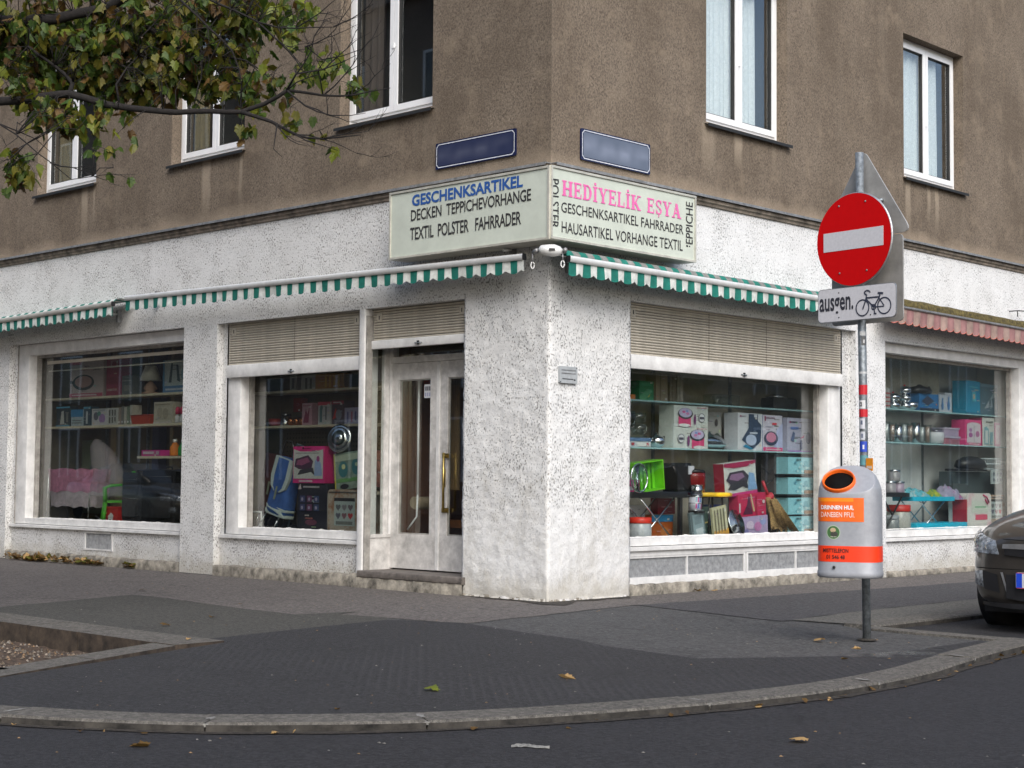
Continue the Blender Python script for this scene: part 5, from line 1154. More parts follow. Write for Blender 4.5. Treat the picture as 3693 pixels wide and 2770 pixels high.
mugbox('lower of two white boxes printed with a pink frying pot, on the middle glass shelf', (2.429, 3.02, C2, 1.688), 1)
o = thing('serving_dish', 'long domed silver serving dish on the middle glass shelf', 'dish'); fit(o, 'R', 3.22, C2, .58)
MB().lathe([(.20, .02), (.29, .05), (.30, .055)], 'chrome', seg=32, sy=.42).build('tray', o); MB().lathe([(.27, .056), (.25, .10), (.16, .15), (.03, .17), (.02, .19), (0, .195)], 'steel', seg=32, sy=.40).build('lid', o)
carton('grey box with dark picture standing behind the silver dish', 'R', (3.20, 3.53, C2, 1.876), .66, (.34, .33, .31), [('e', .75, .33, .16, .12, (.06, .08, .07)), ('e', .72, .72, .08, .1, (.05, .04, .04)), ('e', .15, .7, .07, .07, (.35, .05, .05)), ('r', 0, 0, 1, .06, (.2, .2, .2))], .12)
carton('white box with navy folding scale and hang loop on the middle glass shelf', 'R', (3.554, 4.045, C2, 1.872), .455, (.60, .62, .64), [('p', [(.42, .98), (.80, .98), (.80, .80), (.95, .70), (.92, .25), (.60, .04), (.14, .28), (.42, .60)], (.035, .06, .11)), ('r', .64, .90, .76, .975, (.60, .62, .64)), ('e', .52, .28, .22, .15, (.42, .50, .64)), ('r', .46, .45, .78, .49, (.55, .58, .62)), ('p', [(.18, .10), (.5, .02), (.6, .04), (.3, .16)], (.03, .25, .42)), ('t', .14, .895, .30, .925, (.15, .12, .16)), ('e', .09, .91, .03, .03, (.3, .05, .15))], .18, side=(.5, .52, .56))
carton('white and pink box with a black grill pan picture beside the navy scale box', 'R', (4.049, 4.428, C2, 1.865), .46, (.56, .54, .62), [('r', 0, 0, 1, .10, (.66, .05, .20)), ('p', [(.55, .1), (1, .1), (1, .8), (.7, .6)], (.42, .46, .66)), ('e', .40, .35, .36, .20, (.04, .05, .09)), ('e', .40, .38, .26, .14, (.55, .22, .33)), ('r', .06, .83, .12, .97, (.3, .03, .1)), ('t', .14, .9, .6, .94, (.15, .05, .1)), ('r', .45, .73, .68, .79, (.6, .05, .08)), ('t', .1, .66, .5, .69, (.3, .3, .4)), ('t', .1, .03, .9, .06, WHT)], .16, side=(.32, .36, .55))
carton('wide pale lavender box at the right end of the middle glass shelf', 'R', (4.519, 5.06, C2, 1.850), .47, (.44, .44, .56), [('t', .14, .85, .40, .90, (.1, .08, .12)), ('e', .10, .875, .03, .035, (.3, .04, .15)), ('t', .12, .66, .45, .74, (.12, .22, .55)), ('p', [(.12, .35), (.22, .60), (.30, .55), (.24, .28)], (.10, .14, .26)), ('e', .85, .42, .11, .18, (.14, .16, .26)), ('p', [(.50, .40), (.68, .50), (.66, .42)], (.55, .05, .2)), ('r', .52, .08, .60, .35, (.12, .14, .24)), ('t', .6, .87, .95, .90, (.3, .3, .4)), ('r', 0, 0, 1, .04, (.35, .2, .5))], .16)
# floor of window 3
o = thing('crate', 'lime green plastic basket tipped up on the black folding table', 'basket'); m = mat('lime', (.18, .62, .02), .3, var=.1, vs=10, coat=.3); fit(o, 'R', 1.98, 1.005, .40, -.10, 0, 0)
mb = MB(); mb.box(-.24, -.225, 0, .18, 0, .31, m); mb.box(.225, .24, 0, .18, 0, .31, m); mb.box(-.225, .225, .165, .18, .01, .30, m); mb.box(-.225, .225, 0, .165, 0, .012, m); mb.box(-.225, .225, 0, .165, .296, .31, m); mb.build('shell', o)
mb = MB()
for k in range(7): mb.box(-.20+.065*k, -.165+.065*k, .120, .135, .012, .296, m)
for k in range(5): mb.box(-.225, .225, .140, .152, .04+.055*k, .06+.055*k, m)
mb.build('rib', o)
mb = MB(); pts = [(.13*math.cos(a), 0, .145*math.sin(a)) for a in [2*PI*k/40 for k in range(41)]]; mb.tube(pts, .009, 'chrome', 6); mb.lathe([(0, .02), (.11, .012), (.128, 0)], 'clear_glass', T=Matrix.Rotation(PI/2, 4, 'X') @ Matrix.Scale(1.1, 4, (0, 1, 0)), seg=30)
fit(tag(mb.build('pan_lid'), 'round glass lid with chrome rim leaning on the lime green basket', 'lid'), 'R', 1.72, 1.14, .335, -.1)
carton('magenta box behind the glass lid', 'R', (1.48, 1.82, .99, 1.122), .42, MAG, [('t', .1, .2, .7, .5, WHT)], .15)
carton('blue grey patterned pack at the left edge above the magenta box', 'R', (1.40, 1.62, 1.123, 1.37), .48, (.16, .18, .30), [('e', .75, .35, .2, .15, (.5, .35, .1)), ('e', .8, .8, .15, .12, (.5, .32, .08))], .1)
def xtable(label, xc, y, z, W, dp, top_m, leg_m, th=.05, legs=True, r=.012, name='folding_table'):
    o = thing(name, label, 'table'); fit(o, 'R', xc, F0, y); H = z-F0
    MB().rbox(-W/2, W/2, 0, dp, H-th, H, top_m, .03, 4, axis='z').build('tabletop', o)
    for yy in (.03, dp-.03):
        MB().tube([(-W*.30, yy, .0), (W*.28, yy, H-th)], r, leg_m).build('leg', o); MB().tube([(W*.28, yy+.012, 0), (-W*.30, yy+.012, H-th)], r, leg_m).build('leg', o)
    MB().tube([(-W*.30, .03, .01), (-W*.30, dp-.03, .01)], r, leg_m).tube([(W*.28, .04, .01), (W*.28, dp-.02, .01)], r, leg_m).build('crossbar', o); return o
xtable('black folding table with chrome crossed legs carrying the lime green basket', 2.06, .335, 1.0, .95, .30, 'black_plastic', 'chrome', .06, r=.009)
o = thing('coffee_machine', 'black and dark red coffee machine in the right hand window', 'coffee machine'); fit(o, 'R', 2.70, .965, .44); dr = cm((.20, .010, .012), .25)
MB().rbox(-.22, .02, 0, .2, .03, .34, 'black_plastic', .03, 4).build('body', o); MB().lathe([(.10, 0), (.125, .03), (.135, .20), (.13, .24)], dr, c=(.12, .06, 0), seg=22).build('jug', o); MB().lathe([(.134, .24), (.12, .27), (.02, .28)], 'black_plastic', c=(.12, .06, 0), seg=22).build('lid', o); MB().lathe([(.128, .05), (.131, .065)], 'steel', c=(.12, .06, 0), seg=22).build('band', o); MB().box(-.04, .05, -.012, 0, .22, .31, cm((.6, .6, .65))).build('control_panel', o)
o = thing('yellow_stool', 'round yellow topped stool in the right hand window', 'stool'); fit(o, 'R', 3.07, F0, .45); MB().lathe([(.0, .445), (.29, .445), (.305, .46), (.30, .485), (.28, .492), (0, .492)], cm((.80, .48, .01), .4), seg=36, sy=.6).build('seat', o)
for a in (0, 1, 2, 3): MB().tube([(.15*math.cos(a*PI/2+.7), .10*math.sin(a*PI/2+.7), .445), (.20*math.cos(a*PI/2+.7), .13*math.sin(a*PI/2+.7), 0)], .012, 'black_plastic').build('leg', o)
def can(label, r, y, R_, m1, m2=None, name='tin_can', cat='can', tilt=0):
    x0, x1, z0, z1 = r; o = thing(name, label, cat); fit(o, 'R', (x0+x1)/2, z0, y+R_, tilt); H = z1-z0
    MB().lathe([(R_, 0), (R_, H)], m1, seg=20).build('body', o)
    mb = MB()
    for z in (0, H*.5, H-.008): mb.lathe([(R_+.001, z), (R_+.004, z+.004), (R_+.001, z+.008)], 'steel', seg=20)
    mb.build('rim', o)
    if m2: MB().lathe([(R_+.001, H*.75), (R_+.003, H*.75), (R_+.003, H+.006), (0, H+.01)], m2, seg=20).build('lid', o)
    return o
can('ribbed silver tin standing on the picture printed beaker', (2.64, 2.78, .95, 1.075), .30, .065, 'steel')
o = can('beaker printed in pink and blue under the silver tin', (2.61, 2.75, .80, .948), .30, .068, cm((.55, .55, .62)), None, 'beaker', 'beaker'); o.rotation_euler.rotate_axis('Y', .08)
mb = MB()
for k in range(9):
    a = -2.4+.32*(k % 5); z = .02+.06*(k//5*1.1); mb.poly([(.0692*math.cos(a+da), .0692*math.sin(a+da), z+dz) for da, dz in ((0, 0), (.25, .01), (.22, .05), (.03, .06))], cm(((.6, .04, .25), (.06, .12, .5), (.3, .5, .6))[k % 3]))
mb.build('print', o)
MB().box(2.45, 2.95, .40, .62, .94, .962, 'black_plastic').box(2.50, 2.54, .42, .46, .5, .94, 'black_plastic').box(2.86, 2.90, .42, .46, .5, .94, 'black_plastic').box(2.62, 2.78, .30, .41, .78, .80, 'black_plastic').build('low_shelf', bld, rot=RW)
def jar(label, r, y, R_, liquid, lidm, cat='jar'):
    x0, x1, z0, z1 = r; o = thing('storage_jar', label, cat); fit(o, 'R', (x0+x1)/2, F0, y+R_); H = z1-z0
    MB().lathe([(R_*.95, 0), (R_, .02), (R_, H*.70), (R_*.85, H*.78)], liquid, seg=22).build('body', o); MB().lathe([(R_*.98, H*.76), (R_*1.0, H*.78), (R_*1.0, H), (0, H+.004)], lidm, seg=22).build('lid', o)
    MB().poly([(R_*1.01*math.cos(-PI/2+d), R_*1.01*math.sin(-PI/2+d), z) for d, z in ((-.6, H*.15), (.6, H*.15), (.6, H*.6), (-.6, H*.6))], cm((.5, .5, .48))).build('label_strip', o); return o
jar('white jar with bright red lid at the left foot of the folding table', (1.72, 1.97, .50, .738), .31, .12, cm((.46, .48, .50), .2), cm((.70, .04, .02), .4))
jar('taller jar with red lid at the far left edge of the right hand window', (1.44, 1.60, .50, .74), .33, .08, cm((.34, .36, .42), .2), cm((.66, .05, .03), .4))
carton('white leaflet pack behind the chrome legs', 'R', (1.92, 2.22, F0, .86), .66, (.52, .50, .50), [('t', .3, .6, .9, .63, (.4, .1, .12)), ('t', .3, .4, .8, .43, (.2, .2, .2))], .08)
carton('orange brown box with blue top edge under the folding table', 'R', (2.25, 2.60, F0, .755), .60, (.42, .10, .02), [('r', 0, .72, 1, 1, (.04, .22, .42)), ('e', .6, .3, .2, .2, (.5, .18, .05))], .2)
carton('dark red box standing behind the beaker', 'R', (2.38, 2.66, .765, .93), .62, (.20, .01, .02), [('t', .2, .4, .8, .5, (.5, .2, .2))], .1)
carton('grey blister pack leaning against the goods at the bottom middle', 'R', (2.60, 2.84, F0, .80), .335, (.13, .17, .18), [('r', .12, .08, .88, .92, (.26, .34, .36)), ('r', .3, .12, .8, .4, (.48, .54, .56)), ('r', .25, .55, .75, .85, (.18, .24, .26))], .03, 'pack', 'blister_pack', -.17)
carton('pack of pale wooden kitchen tools leaning at the bottom middle', 'R', (2.99, 3.24, F0, .85), .335, (.55, .52, .34), [('r', 0, 0, 1, .28, (.60, .32, .06))]+[('r', .10+.2*i, .2, .16+.2*i, .92, (.16, .15, .10)) for i in range(4)]+[('r', .18+.2*i, .25, .24+.2*i, .95, (.66, .64, .46)) for i in range(4)], .03, 'pack', 'blister_pack', -.15)
carton('narrow dark pack behind the pale wooden tools', 'R', (2.86, 2.99, F0, .84), .38, (.03, .06, .05), [('t', .2, .5, .8, .55, (.4, .3, .1))], .03, 'pack', 'blister_pack', -.15)
mb = MB(); RX = Matrix.Rotation(PI/2-.3, 4, 'X'); mb.lathe([(0, .012), (.06, .014), (.065, .004), (.10, .012), (.105, .002), (.15, .012), (.156, 0), (0, -.008)], 'steel', seg=36, T=RX); fit(tag(mb.build('round_tray'), 'round ribbed steel tray leaning beside the wooden tools', 'tray'), 'R', 3.42, .66, .37, .3)
carton('blue tray on edge between the yellow stool and the tilted boxes', 'R', (3.16, 3.50, .64, .86), .55, (.03, .10, .40), [('r', .1, .15, .5, .8, (.25, .04, .05)), ('r', 0, 0, 1, .1, (.08, .22, .6))], .1)
MB().box(3.2, 4.1, .50, .75, .50, .63, 'black_plastic').build('low_shelf', bld, rot=RW)
carton('tilted white and red carton showing a black electric grill', 'R', (3.30, 3.87, .965, 1.33), .42, (.58, .60, .56), [('p', [(0, 1), (0, .90), (.3, .84), (.7, .84), (1, .92), (1, 1)], (.34, .02, .08)), ('r', 0, 0, 1, .09, (.55, .04, .20)), ('p', [(.04, .50), (.16, .72), (.60, .74), (.76, .55), (.68, .32), (.2, .34)], (.05, .04, .06)), ('p', [(.14, .52), (.2, .66), (.55, .67), (.62, .54), (.4, .44)], (.26, .15, .26)), ('p', [(.08, .22), (.2, .40), (.66, .44), (.74, .16), (.55, .26), (.3, .18)], (.04, .04, .05)), ('p', [(.70, .12), (.76, .66), (.92, .6), (1, .12)], (.22, .38, .60)), ('t', .1, .82, .5, .835, (.3, .3, .3))], .14, tilt=-.10, side=(.30, .02, .05))
carton('crimson carton with utensils print below the tilted grill carton', 'R', (3.50, 4.03, .735, .985), .40, (.50, .02, .08), [('p', [(.15, .1), (.3, .5), (.38, .95), (.45, .5), (.5, .1)], (.10, .02, .05)), ('p', [(.52, .2), (.42, .98), (.46, .98), (.58, .2)], (.55, .40, .22)), ('t', .02, .2, .07, .6, WHT), ('e', .9, .6, .05, .08, (.6, .5, .5)), ('r', .62, .0, .66, .9, (.36, .01, .05))], .12, tilt=-.05)
carton('lilac patterned pack at the foot of the crimson carton', 'R', (3.56, 4.05, F0, .735), .39, (.42, .34, .52), [('e', .3, .6, .14, .2, (.6, .5, .62)), ('e', .6, .5, .14, .22, (.5, .2, .4)), ('e', .8, .7, .12, .15, (.3, .35, .6)), ('r', 0, 0, 1, .15, (.12, .22, .5)), ('e', .15, .3, .08, .12, (.2, .2, .4))], .12, tilt=-.05)
# broom
o = thing('straw_broom', 'straw hand broom with red binding leaning in the right hand window', 'broom'); fit(o, 'R', 4.20, .52, .36)
vs = []; fs = []; n = 34; rows = 9
for j in range(rows+1):
    t = j/rows; w = .085+.21*t**1.3; cx = .05+.30*t-.02; z = .42-.40*t
    for k in range(n):
        a = 2*PI*k/n; q = 1+.03*math.sin(k*7+j)
        vs.append((cx-.13+w*q*math.cos(a)+.03*t, .05+.045*(1-.3*t)*q*math.sin(a), z+(.035*math.sin(k*2.7) if j == rows else 0)-.18*t*(math.cos(a))*.35))
for j in range(rows):
    for k in range(n): fs.append((j*n+k, j*n+(k+1) % n, (j+1)*n+(k+1) % n, (j+1)*n+k))
fs.append(tuple(range(n-1, -1, -1))); MB().mesh(vs, fs, 'straw', True).build('bristles', o)
mb = MB(); random.seed(3)
for k in range(150):
    a = random.uniform(-1, 1); mb.tube([(-.09+a*.06, -.005+random.uniform(-.006, .004), .40), (.22+a*.22, -.012+random.uniform(-.01, .01), .03+.05*random.random()-.06*a)], .0022, 'straw', 3)
g = mb.build('straw_strand', o); g['kind'] = 'stuff'
MB().tube([(-.20, .07, .60), (-.12, .05, .44)], .018, cm((.50, .03, .05))).lathe([(.05, -.03), (.055, .0), (.045, .03)], cm((.55, .04, .06)), T=Matrix.Translation((-.10, .05, .43)) @ Matrix.Rotation(-.5, 4, 'Y'), seg=14).build('red_binding', o)
# four drawer boxes
o0 = MB().box(4.36, 5.14, .52, .70, .50, 1.43, cm((.10, .09, .09))).build('dark_rack', bld, rot=RW)
for i, z in enumerate((.535, .745, .975, 1.205)):
    h = .19
    mb = MB(); mb.box(-.335, .335, 0, .16, 0, h, cm((.26, .56, .62))); random.seed(8)
    mk = [('e', .08+.84*random.random(), .15+.7*random.random(), .035, .07, random.choice([(.10, .34, .44), (.45, .68, .70), (.16, .42, .5)])) for _ in range(22)]
    deco(mb, .67, h, mk+[('t', .22, .80, .36, .92, (.08, .12, .12)), ('e', .88, .75, .07, .14, (.08, .38, .40)), ('p', [(.42, .45), (.46, .8), (.54, .8), (.58, .45)], (.10, .35, .42))])
    b = tag(mb.build('drawer_box'), 'turquoise printed drawer box with brown handle, %s of the column of four' % ('lowest', 'second from the bottom', 'second from the top', 'topmost')[i], 'box', 'turquoise drawer boxes'); fit(b, 'R', 4.735, z, .36)
    MB().rbox(-.02, .14, -.022, -.002, .006, .045, cm((.26, .15, .08)), .01, 3).build('handle', b)
MB().box(4.36, 5.14, .352, .52, .728, .742, 'black_plastic').box(4.36, 5.14, .352, .52, .955, .972, 'black_plastic').box(4.36, 5.14, .352, .52, 1.19, 1.203, 'black_plastic').box(4.36, 5.14, .352, .52, .505, .533, 'black_plastic').build('rack_shelf', bld, rot=RW)
MB().tube([(4.05, .5, 1.30), (4.2, .48, 1.2), (4.36, .5, 1.32)], .006, 'black_plastic', 4).tube([(4.12, .5, 1.05), (4.4, .5, 1.2)], .006, 'black_plastic', 4).tube([(4.05, .5, 1.2), (4.16, .5, 1.33)], .004, 'black_plastic', 4).build('wire_twig', bld, rot=RW)
# ---- window 4
D1, D2 = 2.043, 1.624
carton('slim white pack at the left end of the upper glass shelf in far right window', 'R', (6.62, 6.85, D1, 2.30), .50, (.42, .42, .40), [('r', 0, .2*i+.1, 1, .2*i+.16, (.4, .08, .08)) for i in range(4)], .12)
def steeltower(label, xc, levels, r, y=.53):
    o = thing('steel_pot_stack', label, 'pots'); fit(o, 'R', xc, D1, y); z = 0
    for i in range(levels):
        MB().lathe([(r*.6, z), (r, z+.03), (r, z+.06), (r*.5, z+.095), (r*.2, z+.10)], 'chrome', seg=22).build('pot', o); z += .10
    MB().lathe([(.012, z), (.016, z+.012), (0, z+.02)], cm((.5, .05, .05)), seg=10).build('knob', o)
steeltower('three tier chrome pot stack with red knob, far right window', 6.97, 2, .09); steeltower('taller chrome pot stack to the right of the red knobbed one', 7.25, 3, .085)
o = tag(MB().lathe([(.05, 0), (.10, .04), (.105, .10), (.10, .10), (.08, .04)], 'chrome', seg=24).build('steel_bowl'), 'shiny steel bowl in front of the wide blue box', 'bowl'); fit(o, 'R', 7.44, D1, .56)
carton('wide blue box with dark diamond picture on the upper glass shelf', 'R', (7.52, 8.0, D1, 2.262), .47, (.03, .17, .40), [('r', 0, 0, 1, .16, (.02, .03, .05)), ('p', [(.1, .55), (.4, .9), (.75, .6), (.42, .3)], (.05, .06, .10)), ('e', .86, .4, .04, .05, (.5, .2, .15))], .18)
o = thing('kettle', 'dark kettle resting on top of the wide blue box', 'kettle'); fit(o, 'R', 7.66, 2.263, .55); MB().lathe([(.12, 0), (.14, .03), (.12, .08), (.04, .10), (.02, .12), (0, .122)], 'black_plastic', seg=22, sx=1.6).build('body', o); MB().tube([(.16, 0, .06), (.25, 0, .10), (.27, 0, .03)], .012, 'black_plastic').build('handle', o)
for i, xc in enumerate((8.10, 8.28)):
    carton(('white pack with blue bottle print, left of a pair on the upper glass shelf', 'white pack with blue bottle print, right of a pair on the upper glass shelf')[i], 'R', (xc-.08, xc+.08, D1, 2.27+.03*i), .47+.01*i, (.48, .52, .58), [('e', .5, .35, .2, .25, (.06, .20, .42)), ('r', .4, .55, .6, .8, (.06, .20, .42))], .1, group='pair of white packs')
carton('tall bright blue box towards the right end of the upper glass shelf', 'R', (8.728, 9.139, D1, 2.489), .47, (.02, .27, .44), [('r', .38, .38, .66, .66, (.10, .45, .55)), ('r', .45, .46, .60, .60, (.5, .45, .35)), ('r', 0, 0, 1, .05, (.03, .18, .3)), ('t', .2, .8, .8, .84, (.1, .5, .6))], .2)
carton('grey blue wrapped fabric pack at the right end of the upper glass shelf', 'R', (9.167, 9.70, D1, 2.471), .50, (.10, .17, .21), [('p', [(.2, .2), (.5, .5), (.45, .25)], (.4, .45, .48)), ('p', [(.5, .5), (.8, .8), (.85, .6)], (.3, .38, .42)), ('p', [(.55, .2), (.6, .6), (.68, .3)], (.36, .42, .45)), ('r', 0, .9, 1, 1, (.16, .25, .3))], .2, 'pack', 'fabric_pack')
for i in range(9):
    xc = 6.60+i*.145; h = (.23, .25, .24, .22, .25, .24, .26, .23, .24)[i]
    o = thing('glass_carafe', 'ribbed clear tumbler stack on the lower glass shelf, %s from the left' % ('first second third fourth fifth sixth seventh eighth ninth'.split()[i]), 'tumblers'); fit(o, 'R', xc, D2, .50); o['group'] = 'tumbler stacks on the lower glass shelf'
    MB().lathe([(.048, 0), (.052, h*.4), (.056, h)], 'steel' if i % 3 == 0 else 'clear_glass', seg=16).build('body', o); MB().lathe([(.030, .01), (.034, h*.9)], cm(((.35, .25, .15), (.42, .42, .42), (.3, .2, .16))[i % 3]), seg=12).build('content', o)
o = thing('cooking_pot', 'white lidded pot on the lower glass shelf', 'pot'); fit(o, 'R', 8.03, D2, .55); MB().lathe([(.09, 0), (.12, .02), (.125, .14), (.12, .15)], cm((.55, .57, .60), .3), seg=24).build('body', o); MB().lathe([(.124, .15), (.10, .19), (.02, .21), (.02, .235), (0, .24)], 'clear_glass', seg=24).build('lid', o)
for i in range(2):
    o = thing('food_container', 'lavender plastic food container, %s of two stacked' % ('lower', 'upper')[i], 'container'); fit(o, 'R', 8.42, D2+.112*i, .50); o['group'] = 'stacked lavender containers'
    MB().rbox(-.21+.02*i, .21-.02*i, 0, .2, 0, .085, cm(((.30, .12, .16), (.36, .30, .42))[i], .3), .03, 3, axis='z').build('tub', o); MB().rbox(-.22+.02*i, .22-.02*i, -.01, .21, .086, .11, cm((.42, .38, .48), .3), .03, 3, axis='z').build('lid', o)
carton('bright pink framed box on the lower glass shelf', 'R', (8.684, 9.14, D2, 1.965), .46, (.68, .06, .22), [('r', .08, .10, .92, .80, (.60, .55, .58)), ('e', .5, .80, .42, .10, (.60, .55, .58)), ('e', .3, .4, .12, .1, (.35, .1, .3)), ('e', .3, .6, .1, .08, (.4, .2, .4)), ('e', .72, .45, .12, .12, (.4, .15, .3)), ('r', .49, .1, .52, .8, (.3, .3, .3)), ('t', .15, .03, .85, .07, WHT)], .2)
carton('white box with teal kettle drawing beside the pink framed box', 'R', (9.16, 9.50, D2, 2.005), .46, (.58, .60, .56), [('p', [(.12, .05), (.12, .65), (.3, .70), (.5, .6), (.5, .05)], (.20, .38, .42)), ('p', [(.2, .1), (.2, .55), (.42, .55), (.42, .1)], (.56, .60, .58)), ('p', [(.6, .05), (.6, .5), (.85, .5), (.85, .05)], (.24, .40, .44)), ('t', .25, .82, .85, .88, (.12, .12, .12)), ('t', .25, .03, .8, .06, (.3, .3, .3))], .2, side=(.5, .1, .2))
carton('narrow pale pink pack beside the white kettle box', 'R', (9.53, 9.69, D2, 1.95), .47, (.60, .28, .40), [('r', .2, .1, .8, .9, (.62, .5, .55))], .1)
# floor of window 4
for i, (dx, dz) in enumerate(((-.10, 0), (.10, 0), (0, .145))):
    o = thing('tea_tin', 'printed grey tin in the little pyramid on the black table, %s' % ('left of the lower two', 'right of the lower two', 'the one on top')[i], 'tin'); fit(o, 'R', 6.86+dx, .992+dz, .46); o['group'] = 'pyramid of printed tins'
    MB().lathe([(.078, 0), (.08, .01), (.08, .13)], cm(((.32, .30, .32), (.36, .28, .36), (.28, .27, .28))[i], .3), seg=20).build('body', o); MB().lathe([(.082, .115), (.082, .138), (0, .142)], 'steel', seg=20).build('lid', o)
xtable('black folding table at the left of the far right window', 6.74, .37, .990, .74, .32, 'black_plastic', 'black_plastic', .05)
o = xtable('folding table with turquoise top and lower turquoise tray', 7.72, .37, .940, 1.06, .32, mat('turquoise', (.01, .48, .68), .35, var=.05, vs=10), 'chrome', .055, r=.008)
MB().rbox(-.50, .80, -.04, .36, .03, .105, MATS['turquoise'], .05, 4, axis='z').build('lower_tray', o)
def heap(name, label, xc, z, y, W, H, m, sd, cat='cloth', dp=.26):
    vs = []; fs = []; n, r = 28, 14
    for j in range(r+1):
        for i in range(n+1):
            u = i/n*2-1; v = j/r*2-1; q = max(0, 1-u*u)*max(0, 1-v*v); p = Vector((u*3+sd, v*3, sd))
            vs.append((u*W/2*(1+.05*noise.noise(p*2)), dp/2+v*dp/2, H*(q**.45)*(.75+.45*noise.noise(p*1.6))))
    for j in range(r):
        for i in range(n): fs.append((j*(n+1)+i, j*(n+1)+i+1, (j+1)*(n+1)+i+1, (j+1)*(n+1)+i))
    o = MB().mesh(vs, fs, m, True).build(name); tag(o, label, cat); return fit(o, 'R', xc, z, y)
def pattern(name, a, b, c3, sc=22):
    t = NT(name); v = t.voro(sc); c = t.mix(t.ramp(v.outputs['Distance'], .25, .4), c4(a), c4(b)); c = t.mix(t.ramp(t.noise(sc*.6, 2), .5, .6), c, c4(c3)); t.l.new(c, t.b.inputs['Base Color']); t.b.inputs['Roughness'].default_value = .8; MATS[name] = t.m; return t.m
heap('checked_cloth', 'turquoise and black checked cloth bunched on the turquoise table', 7.40, .936, .40, .58, .13, pattern('check', (.03, .06, .07), (.10, .42, .50), (.35, .48, .48), 34), 1.3)
heap('fabric_bundle', 'bundle of grey and magenta fabric spilling off the turquoise table', 8.24, .90, .38, .52, .20, pattern('bundle', (.36, .33, .44), (.28, .26, .36), (.36, .03, .22), 9), 4.1)
heap('toy_flowers', 'small heap of green and yellow artificial flowers on the turquoise table', 7.90, .936, .42, .24, .10, pattern('flowers', (.03, .18, .05), (.35, .38, .03), (.03, .25, .12), 40), 2.7, 'flowers', .2)
jar('big glass jar with red lid under the turquoise table', (6.90, 7.21, .50, .835), .36, .15, cm((.42, .42, .38), .15), cm((.55, .03, .02), .4))
jar('small clear jar with grey lid left of the big glass jar', (6.68, 6.90, .50, .71), .36, .10, cm((.22, .24, .24), .15), cm((.30, .32, .34), .4))
o = thing('bedding_bag', 'white bedding bag with pink label and ribbon, far right window', 'bedding'); fit(o, 'R', 8.86, F0, .36)
m = pattern('bedding', (.55, .55, .50), (.60, .58, .54), (.62, .42, .44), 6); MB().rbox(-.34, .34, 0, .26, 0, .48, m, .06, 5).build('bag', o); mb = MB(); mb.box(-.10, .22, -.006, -.001, .13, .20, cm((.62, .10, .16))); mb.box(-.20, .24, -.004, -.001, .22, .38, cm((.56, .60, .52))); mb.box(-.12, .18, -.006, -.0045, .29, .31, cm((.2, .42, .25))); mb.build('label_card', o)
mb = MB(); mb.tube([(.10, -.01, .46), (.18, -.02, .43), (.24, -.02, .36), (.20, -.02, .34), (.14, -.02, .40)], .010, cm((.55, .06, .16)), 6); mb.box(-.345, -.325, -.003, .2, .0, .40, cm((.45, .03, .05))); mb.build('ribbon', o)
heart_bag('sand coloured blanket bag with heart card, right of the bedding bag', 'R', 9.44, .40, F0, .46, .46, -.20, .14, .34, .26)
o = thing('waffle_iron', 'black rounded appliance on a dark stand, far right window', 'appliance'); fit(o, 'R', 9.0, 1.31, .55); MB().lathe([(.26, .0), (.34, .03), (.30, .11), (.15, .16), (0, .17)], 'black_plastic', seg=28, sy=.5).build('lid', o); MB().rbox(-.36, .3, -.1, .2, -.03, -.001, 'black_plastic', .03, 3, axis='z').build('base', o)
MB().box(8.60, 9.75, .60, .80, .95, 1.27, cm((.05, .07, .075))).build('dark_rack', bld, rot=RW)
o = thing('wire_basket', 'white wire basket right of the black appliance', 'basket'); fit(o, 'R', 9.44, 1.31, .42)
mb = MB(); 
for z in (0, .07, .14): mb.tube([(-.27, 0, z), (.27, 0, z), (.27, .16, z), (-.27, .16, z), (-.27, 0, z)], .006, cm((.55, .62, .64)), 4)
for k in range(10): mb.tube([(-.27+.06*k, 0, 0), (-.27+.06*k, 0, .14)], .004, cm((.55, .62, .64)), 4)
mb.build('wire_frame', o)
carton('heart pattern card hanging below the white wire basket', 'R', (9.336, 9.70, 1.11, 1.30), .43, (.38, .44, .44), [('p', [(.08+.3*i, .75-.42*j), (.16+.3*i, .85-.42*j), (.24+.3*i, .75-.42*j), (.16+.3*i, .52-.42*j)], (.12, .14, .18)) for i in range(3) for j in range(2)], .02, 'card', 'hanging_card')

# ================================================================ SIGNS ON THE CORNER
def lightbox(label, x0, x1, z0, z1, yo, rot, lines, ext=0):
    o = thing('shop_sign', label, 'sign'); o.rotation_euler = (0, 0, rot)
    e = .022; mb = MB()
    mb.box(x0+e, x1-e, -yo, -.06, z0+e, z1-e, 'sign_cream'); mb.build('panel', o)
    mb = MB()
    mb.box(x0, x1, -yo-.012, -.055, z1-e+.001, z1, 'sign_edge'); mb.box(x0, x1, -yo-.012, -.055, z0, z0+e-.001, 'sign_edge')
    mb.box(x0, x0+e-.001, -yo-.012, -.056, z0+e, z1-e, 'sign_edge'); mb.box(x1-e+.001, x1, -yo-.012, -.056, z0+e, z1-e, 'sign_edge'); mb.build('frame', o)
    for body, P0, P1, P2, m, bold, sp in lines:
        mb = MB(); text_on(mb, body, P0, P1, P2, m, bold, (0, -.004, 0), sp); mb.build('lettering', o)
    return o
YO = .30; F = -YO
tl = [('GESCHENKSARTIKEL', (-1.572, F, 3.786), (-.068, F, 3.800), (-1.572, F, 3.900), 'letter_blue', .032, 1.0),
      ('DECKEN  TEPPICHEVORHANGE', (-1.585, F, 3.640), (.037, F, 3.662), (-1.585, F, 3.752), 'letter_black', .012, .95),
      ('TEXTIL  POLSTER   FAHRRADER', (-1.595, F, 3.452), (-.086, F, 3.455), (-1.595, F, 3.577), 'letter_black', .014, .95)]
